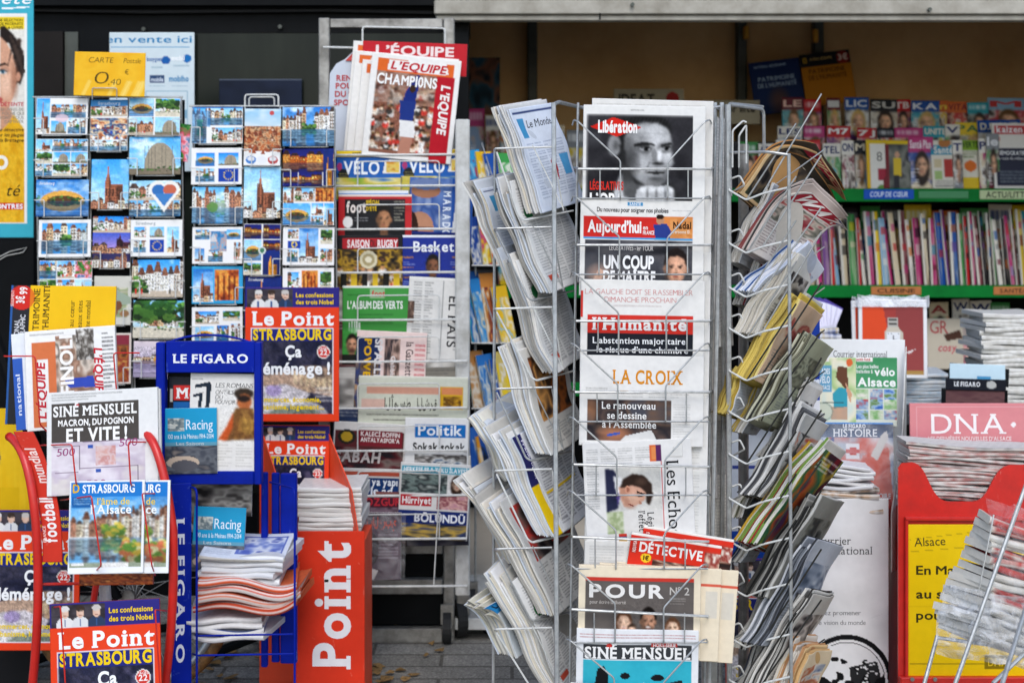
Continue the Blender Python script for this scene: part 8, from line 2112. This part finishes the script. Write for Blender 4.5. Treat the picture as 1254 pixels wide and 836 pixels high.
# ------------------------------------------------------------------ red newspaper dispenser with pink sign
YD = 3.45
dd = empty('newspaper_dispenser', Vector((pxx(1190, YD), YD, 0)), 'red steel newspaper dispenser with scooped front, pink sign above and yellow poster', 'newspaper dispenser')
def dpt(x, y, Y=YD): return P(x, y, Y)
scoop = [dpt(1100, 1066), dpt(1100, 573), dpt(1104, 567)] + bez(dpt(1117, 566), dpt(1138, 567), dpt(1136, 612), dpt(1162, 614), 14) + bez(dpt(1192, 614), dpt(1216, 612), dpt(1212, 570), dpt(1240, 569), 14) + [dpt(1274, 569), dpt(1280, 575), dpt(1280, 1066)]
m = MB(); m.prism(scoop, (0, .006, 0)); m.build('front', M_RED, dd)
m = MB()
m.box((pxx(1100, YD) + .05, YD + .0065, .01), (pxx(1280, YD) - .002, YD + .28, pz(640, YD))); m.build('body', M_RED, dd)
m = MB(); m.box((pxx(1107, YD), YD - .012, pz(842, YD)), (pxx(1111, YD), YD - .001, pz(634, YD)), bev=.002); m.box((pxx(1107, YD), YD - .012, pz(636, YD)), (pxx(1275, YD), YD - .001, pz(632, YD)), bev=.002); m.box((pxx(1100, YD), YD - .02, pz(834, YD)), (pxx(1280, YD), YD - .001, pz(826, YD)), bev=.003); m.build('poster_frame', M_RED, dd)
m = MB(); m.disc(P(1117, 831, YD - .021), (0, -1, 0), .005, .003, 12); m.disc(P(1145, 831, YD - .021), (0, -1, 0), .005, .003, 12); m.build('screw', M_STEEL, dd)
a = Art(160, 186, '#efc60c', q=.7, seed=270)
a.text('Alsace', 8, 27, 10.5, '#4a4220', w=38, bold=.0, rot=3); a.rect(2, 15.5, 120, 16.2, '#6a5a18', .0); a.text('En Marche', 10, 61, 10.5, '#3a3414', w=84, bold=.02); a.text('au second', 10, 90, 10.5, '#3a3414', w=84, bold=.02); a.text('pouvoir', 10, 116, 10.5, '#3a3414', w=66, bold=.02)
a.poly([(2, 18), (90, 8), (90, 8.8), (2, 18.8)], '#8a7418'); a.poly([(2, 33), (90, 26), (90, 26.8), (2, 33.8)], '#8a7418'); a.rect(0, 100, 160, 101, '#d8ae08'); a.rect(2, 170, 160, 170.8, '#5a4c14'); a.rect(94, 160, 124, 176, '#2c2810'); a.text('DNA', 98, 173, 10, '#e8c428', w=24, bold=.0, serif=.04); a.noise(0, 0, 160, 186, 2, ['#eac008', '#f4ce1c', '#efc60c'], .5)
sheet('poster', a, place(1192, 828, YD - .004), YD / F, thick=.0015, mat=M_BOARD, edge='#d8ae08', parent=dd)
a = Art(160, 62, '#d8868a', seed=271); a.rect(8, 4, 160, 5, '#e8c8c8'); a.rect(8, 4, 9, 62, '#e8c8c8'); a.noise(0, 0, 160, 62, 2, ['#d4828a', '#dc8e90', '#d8868a'], .6); a.text('DNA', 26, 37, 24, '#f2ecea', w=92, bold=.0, serif=.06); a.ell(127, 26, 3, 3, '#f2ecea'); a.text('LES DERNIÈRES NOUVELLES D’ALSACE', 22, 45.5, 5, '#f0dcda', w=102, bold=.02); a.rect(92, 47, 160, 51, '#c84a50')
sheet('header_sign', a, place(1195, 556, YD + .16, 0, 4), (YD + .16) / F, thick=.006, mat=M_BOARD, edge='#c87478', parent=dd)
pile('newspaper', 1190, 546, 622, YD + .02, 158, .10, 19, 272, 'folded red and white edged newspaper in the stack under the pink sign', 'newspaper', 'newspaper stack in the red dispenser', 1.2, 1.2, ('#e4ded8', '#c88a80', '#e0d4cc', '#a8a4a0', '#a8443e', '#d8d3cc', '#8a8480'), topc='#e2dcd6', wave=.003, fold=.3, roll=3.0)

# ------------------------------------------------------------------ film-wrapped bundle on a wire trestle at the right edge
YB = 2.95
tr = empty('wire_trestle', Vector((pxx(1215, YB), YB + .05, 0)), 'thin grey wire trestle holding the wrapped newspapers at the right edge', 'wire stand')
m = MB()
def rod(a_, b_, r=.0045):
    a_, b_ = Vector(a_), Vector(b_)
    d = b_ - a_; t = (a_.z - .01) / (a_.z - b_.z); m.tube([a_, a_ + d * t], r, 8)
rod(P(1262, 578, YB - .04), P(1170, 836, YB - .14)); rod(P(1148, 778, YB + .1), P(1132, 836, YB + .06)); rod(P(1290, 636, YB - .02), P(1216, 836, YB - .12) if False else P(1270, 700, YB - .12)); m.tube([P(1146, 780, YB + .1), P(1262, 796, YB + .02), P(1330, 790, YB)], .004, 8); m.tube([P(1216, 836, YB - .1), P(1254, 800, YB - .06), P(1300, 756, YB)], .0042, 8)
m.tube([P(1216, 836, YB - .1), Vector((P(1216, 836, YB - .1).x, YB - .1, .01))], .0042, 8)
m.build('frame_rod', M_WIRE, tr)
GB = 'film wrapped newspapers on the trestle'
rng = R(280)
bc = ('#e4ded2', '#dcd6ca', '#ece8e0', '#d2ccc0')
for k in range(17):
    red = k in (6, 7, 10, 11, 12, 15, 16)
    x = 1212 + rng.uniform(-3, 3)
    y = 790 - k * 9.3
    yw = max(0, 33 - max(0, k - 3) * 2.5) + rng.uniform(-3, 3)
    o = lying('newspaper', 0, 0, YB, 150, .14 - max(0, k - 3) * .005, .0152, rng, 0, '#d8342c' if red else '#e2ddd2', bc if not red else ('#c8382e', '#c23a30', '#e2dccf', '#c8443a'), label=('red topped' if red else 'cream') + ' newspaper in the film wrapped bundle, ' + ordinal(k) + ' from below', cat='newspaper', group=GB, wave=.004, fold=.45)
    if red:      # only the printed long side is red: the folded end stays cream
        at = o.data.color_attributes['ink'].data
        nn = len(at) // 23
        for i in range(1):
            for j in range(nn):
                at[i * nn + j].color = (*lin(hx('#e0d9cc')), 1)
    o.matrix_basis = Matrix.Translation(P(x, y, YB - .03)) @ Matrix.Rotation(math.radians(yw), 4, 'Z') @ Matrix.Rotation(math.radians(20 - k * .2 + rng.uniform(-1.5, 1.5)), 4, 'Y') @ Matrix.Translation((150 * YB / F / 2, 0, 0))
# the film itself: crumpled sheet round the front and left of the bundle
def film(name, x0, x1, y0, y1, Y, amp, seed, mat, nx=26, ny=22, lefty=None):
    r = R(seed)
    n1 = vnoise((ny + 1, nx + 1), (7, 8), r); n2 = vnoise((ny + 1, nx + 1), (15, 18), r); n3 = vnoise((ny + 1, nx + 1), (4, 5), r)
    V = []; Fs = []
    for j in range(ny + 1):
        for i in range(nx + 1):
            u, v = i / nx, j / ny
            px = x0 + (x1 - x0) * u + 10 * (n3[j, i] - .5); py = y0 + (y1 - y0) * v + 22 * u * (1 if lefty is None else lefty) + 8 * (n1[j, i] - .5)
            d = amp * (n1[j, i] * .7 + n2[j, i] * .5) + .10 * max(0, .3 - u) ** 1.2 * 2 + .03 * (v - .5) ** 2
            V.append(P(px, py, Y - .02 - amp * .5 + d))
    for j in range(ny):
        for i in range(nx): a_ = j * (nx + 1) + i; Fs.append((a_, a_ + nx + 1, a_ + nx + 2, a_ + 1))
    m = MB(); m.add(V, Fs)
    return m.build(name, mat, None, True)
o = film('plastic_wrap', 1150, 1290, 716, 800, YB - .05, .05, 290, M_FILMW)
tag(o, 'milky crumpled plastic wrap hanging round the lower half of the bundle', 'plastic wrap')
o = film('plastic_wrap', 1212, 1300, 612, 730, YB - .06, .03, 291, M_FILM)
tag(o, 'clear plastic film stretched over the red topped papers', 'plastic wrap')
m = MB(); m.tube([P(1217, 630, YB - .06), P(1198, 726, YB - .06)], .0016, 5); o = m.build('packing_strap', M_WHITE); tag(o, 'thin white packing strap round the wrapped bundle', 'strap')

# ------------------------------------------------------------------ side rack of magazines behind, between the steel stand and the spinner
YS2 = 4.75
sr = empty('magazine_rack', Vector((pxx(596, YS2), YS2 + .1, 0)), 'wire rack of colourful children magazines behind the gap left of the spinner', 'magazine rack')
m = MB()
for x in (582, 640): m.tube([P(x, 200, YS2 + .03), Vector((pxx(x, YS2), YS2 + .03, .02))], .004, 8)
for y in (245, 325, 420, 500, 600): m.tube([P(578, y, YS2 + .03), P(642, y, YS2 + .03)], .0025); m.tube([P(578, y, YS2 + .03), P(578, y, YS2 - .05), P(642, y, YS2 - .06), P(642, y, YS2 + .03)], .0025); m.tube([P(590, y - 70, YS2 + .03), P(612, y, YS2 - .06)], .0022)
m.build('rack_frame', M_WIRE, sr)
k = 0
for y, items in ((245, (('#2f9ad0', 580, 62), ('#e8b820', 590, 60), ('#1d4fa0', 602, 58), ('#3f9a4a', 616, 58))), (325, (('#1d3f8c', 580, 60), ('#e0c020', 592, 58), ('#d8692a', 604, 60), ('#c8262c', 616, 56))),
                 (420, (('#1d5fb0', 578, 88), ('#2f8ad0', 590, 80), ('#d88a3a', 598, 86), ('#e8b820', 614, 70))), (500, (('#c88a4a', 580, 70), ('#2f7ac8', 594, 66), ('#1d4fa0', 606, 60), ('#d8c06a', 616, 70))), (600, (('#2f6ac0', 580, 76), ('#e0962a', 592, 66), ('#1d4fa0', 600, 70), ('#3f9a4a', 612, 70)))):
    for c, x, h in items:
        a = Art(24, h, c, seed=300 + k); a.noise(0, h * .2, 24, h, 3, [c, '#e8e0d0', c, CC[k % len(CC)], c]); a.text('KIDS'[:2 + k % 3], 2, h * .16, h * .1, '#fff', w=18, bold=.03) if False else None
        put_sheet('magazine', a, x + 10, y - 1, YS2 - .02 + .012 * (k % 4), roll=-6 + (k * 5) % 9, lean=12, yaw=38, thick=.006, mat=M_MAG, edge='#e0dcd0',
                  label=f"{CNAME.get(c, {'#2f9ad0': 'sky blue', '#e8b820': 'golden', '#3f9a4a': 'leaf green', '#1d3f8c': 'navy', '#e0c020': 'lemon', '#1d5fb0': 'bright blue', '#2f8ad0': 'light blue', '#d88a3a': 'amber', '#c88a4a': 'tan', '#2f7ac8': 'mid blue', '#d8c06a': 'straw', '#2f6ac0': 'cobalt', '#e0962a': 'orange yellow'}.get(c, 'pale'))} magazine in the wire rack left of spinner, {['first', 'second', 'third', 'fourth', 'lowest'][k // 4]} tier from top", cat='magazine', group='magazines in the wire rack behind the gap')
        k += 1
# low trolley whose wheels show under the steel stand
tl = empty('trolley', Vector((pxx(590, 4.55), 4.55, 0)), 'low white trolley on black castors under the gap beside the steel stand', 'trolley')
m = MB(); q_ = P(560, 742, 4.5); m.box((pxx(558, 4.5), 4.42, pz(762, 4.5)), (pxx(650, 4.5), 4.95, pz(748, 4.5)), bev=.004); m.build('platform', M_WHITE, tl)
m = MB(); m.box((pxx(560, 4.5), 4.44, pz(747, 4.5)), (pxx(576, 4.5), 4.5, pz(722, 4.5)), bev=.003); m.build('bracket', M_STEEL, tl)
for x, y in ((562, 4.46), (598, 4.5), (640, 4.6)):
    m = MB(); p = Vector((pxx(x, y), y, .06)); m.disc(p - Vector((.014, 0, 0)), (1, .3, 0), .058, .03, 22); m.build('castor', M_RUBBER, tl)
# dry leaves and litter on the ground
r = R(320); m = MB()
for k in range(90):
    x, y = (r.uniform(-.75, -.1), r.uniform(4.1, 4.8)) if k < 30 else (r.uniform(-.52, -.28), r.uniform(4.02, 4.16)) if k < 65 else (r.uniform(-1.0, -.6), r.uniform(4.0, 4.3)); s = r.uniform(.005, .017); t = r.uniform(0, 6.28)
    pts = [(x + s * math.cos(t + q) * (1.6 if i % 2 else 1), y + s * math.sin(t + q), .004 + r.uniform(0, .012)) for i, q in enumerate((0, 1.1, 2.2, 3.1, 4.2, 5.2))]
    m.add(pts, [tuple(range(6))])
tag(m.build('dry_leaves', mat_plain('dry_leaf', '#8a6a3c', .8, 0, .4, 40)), kind='stuff')
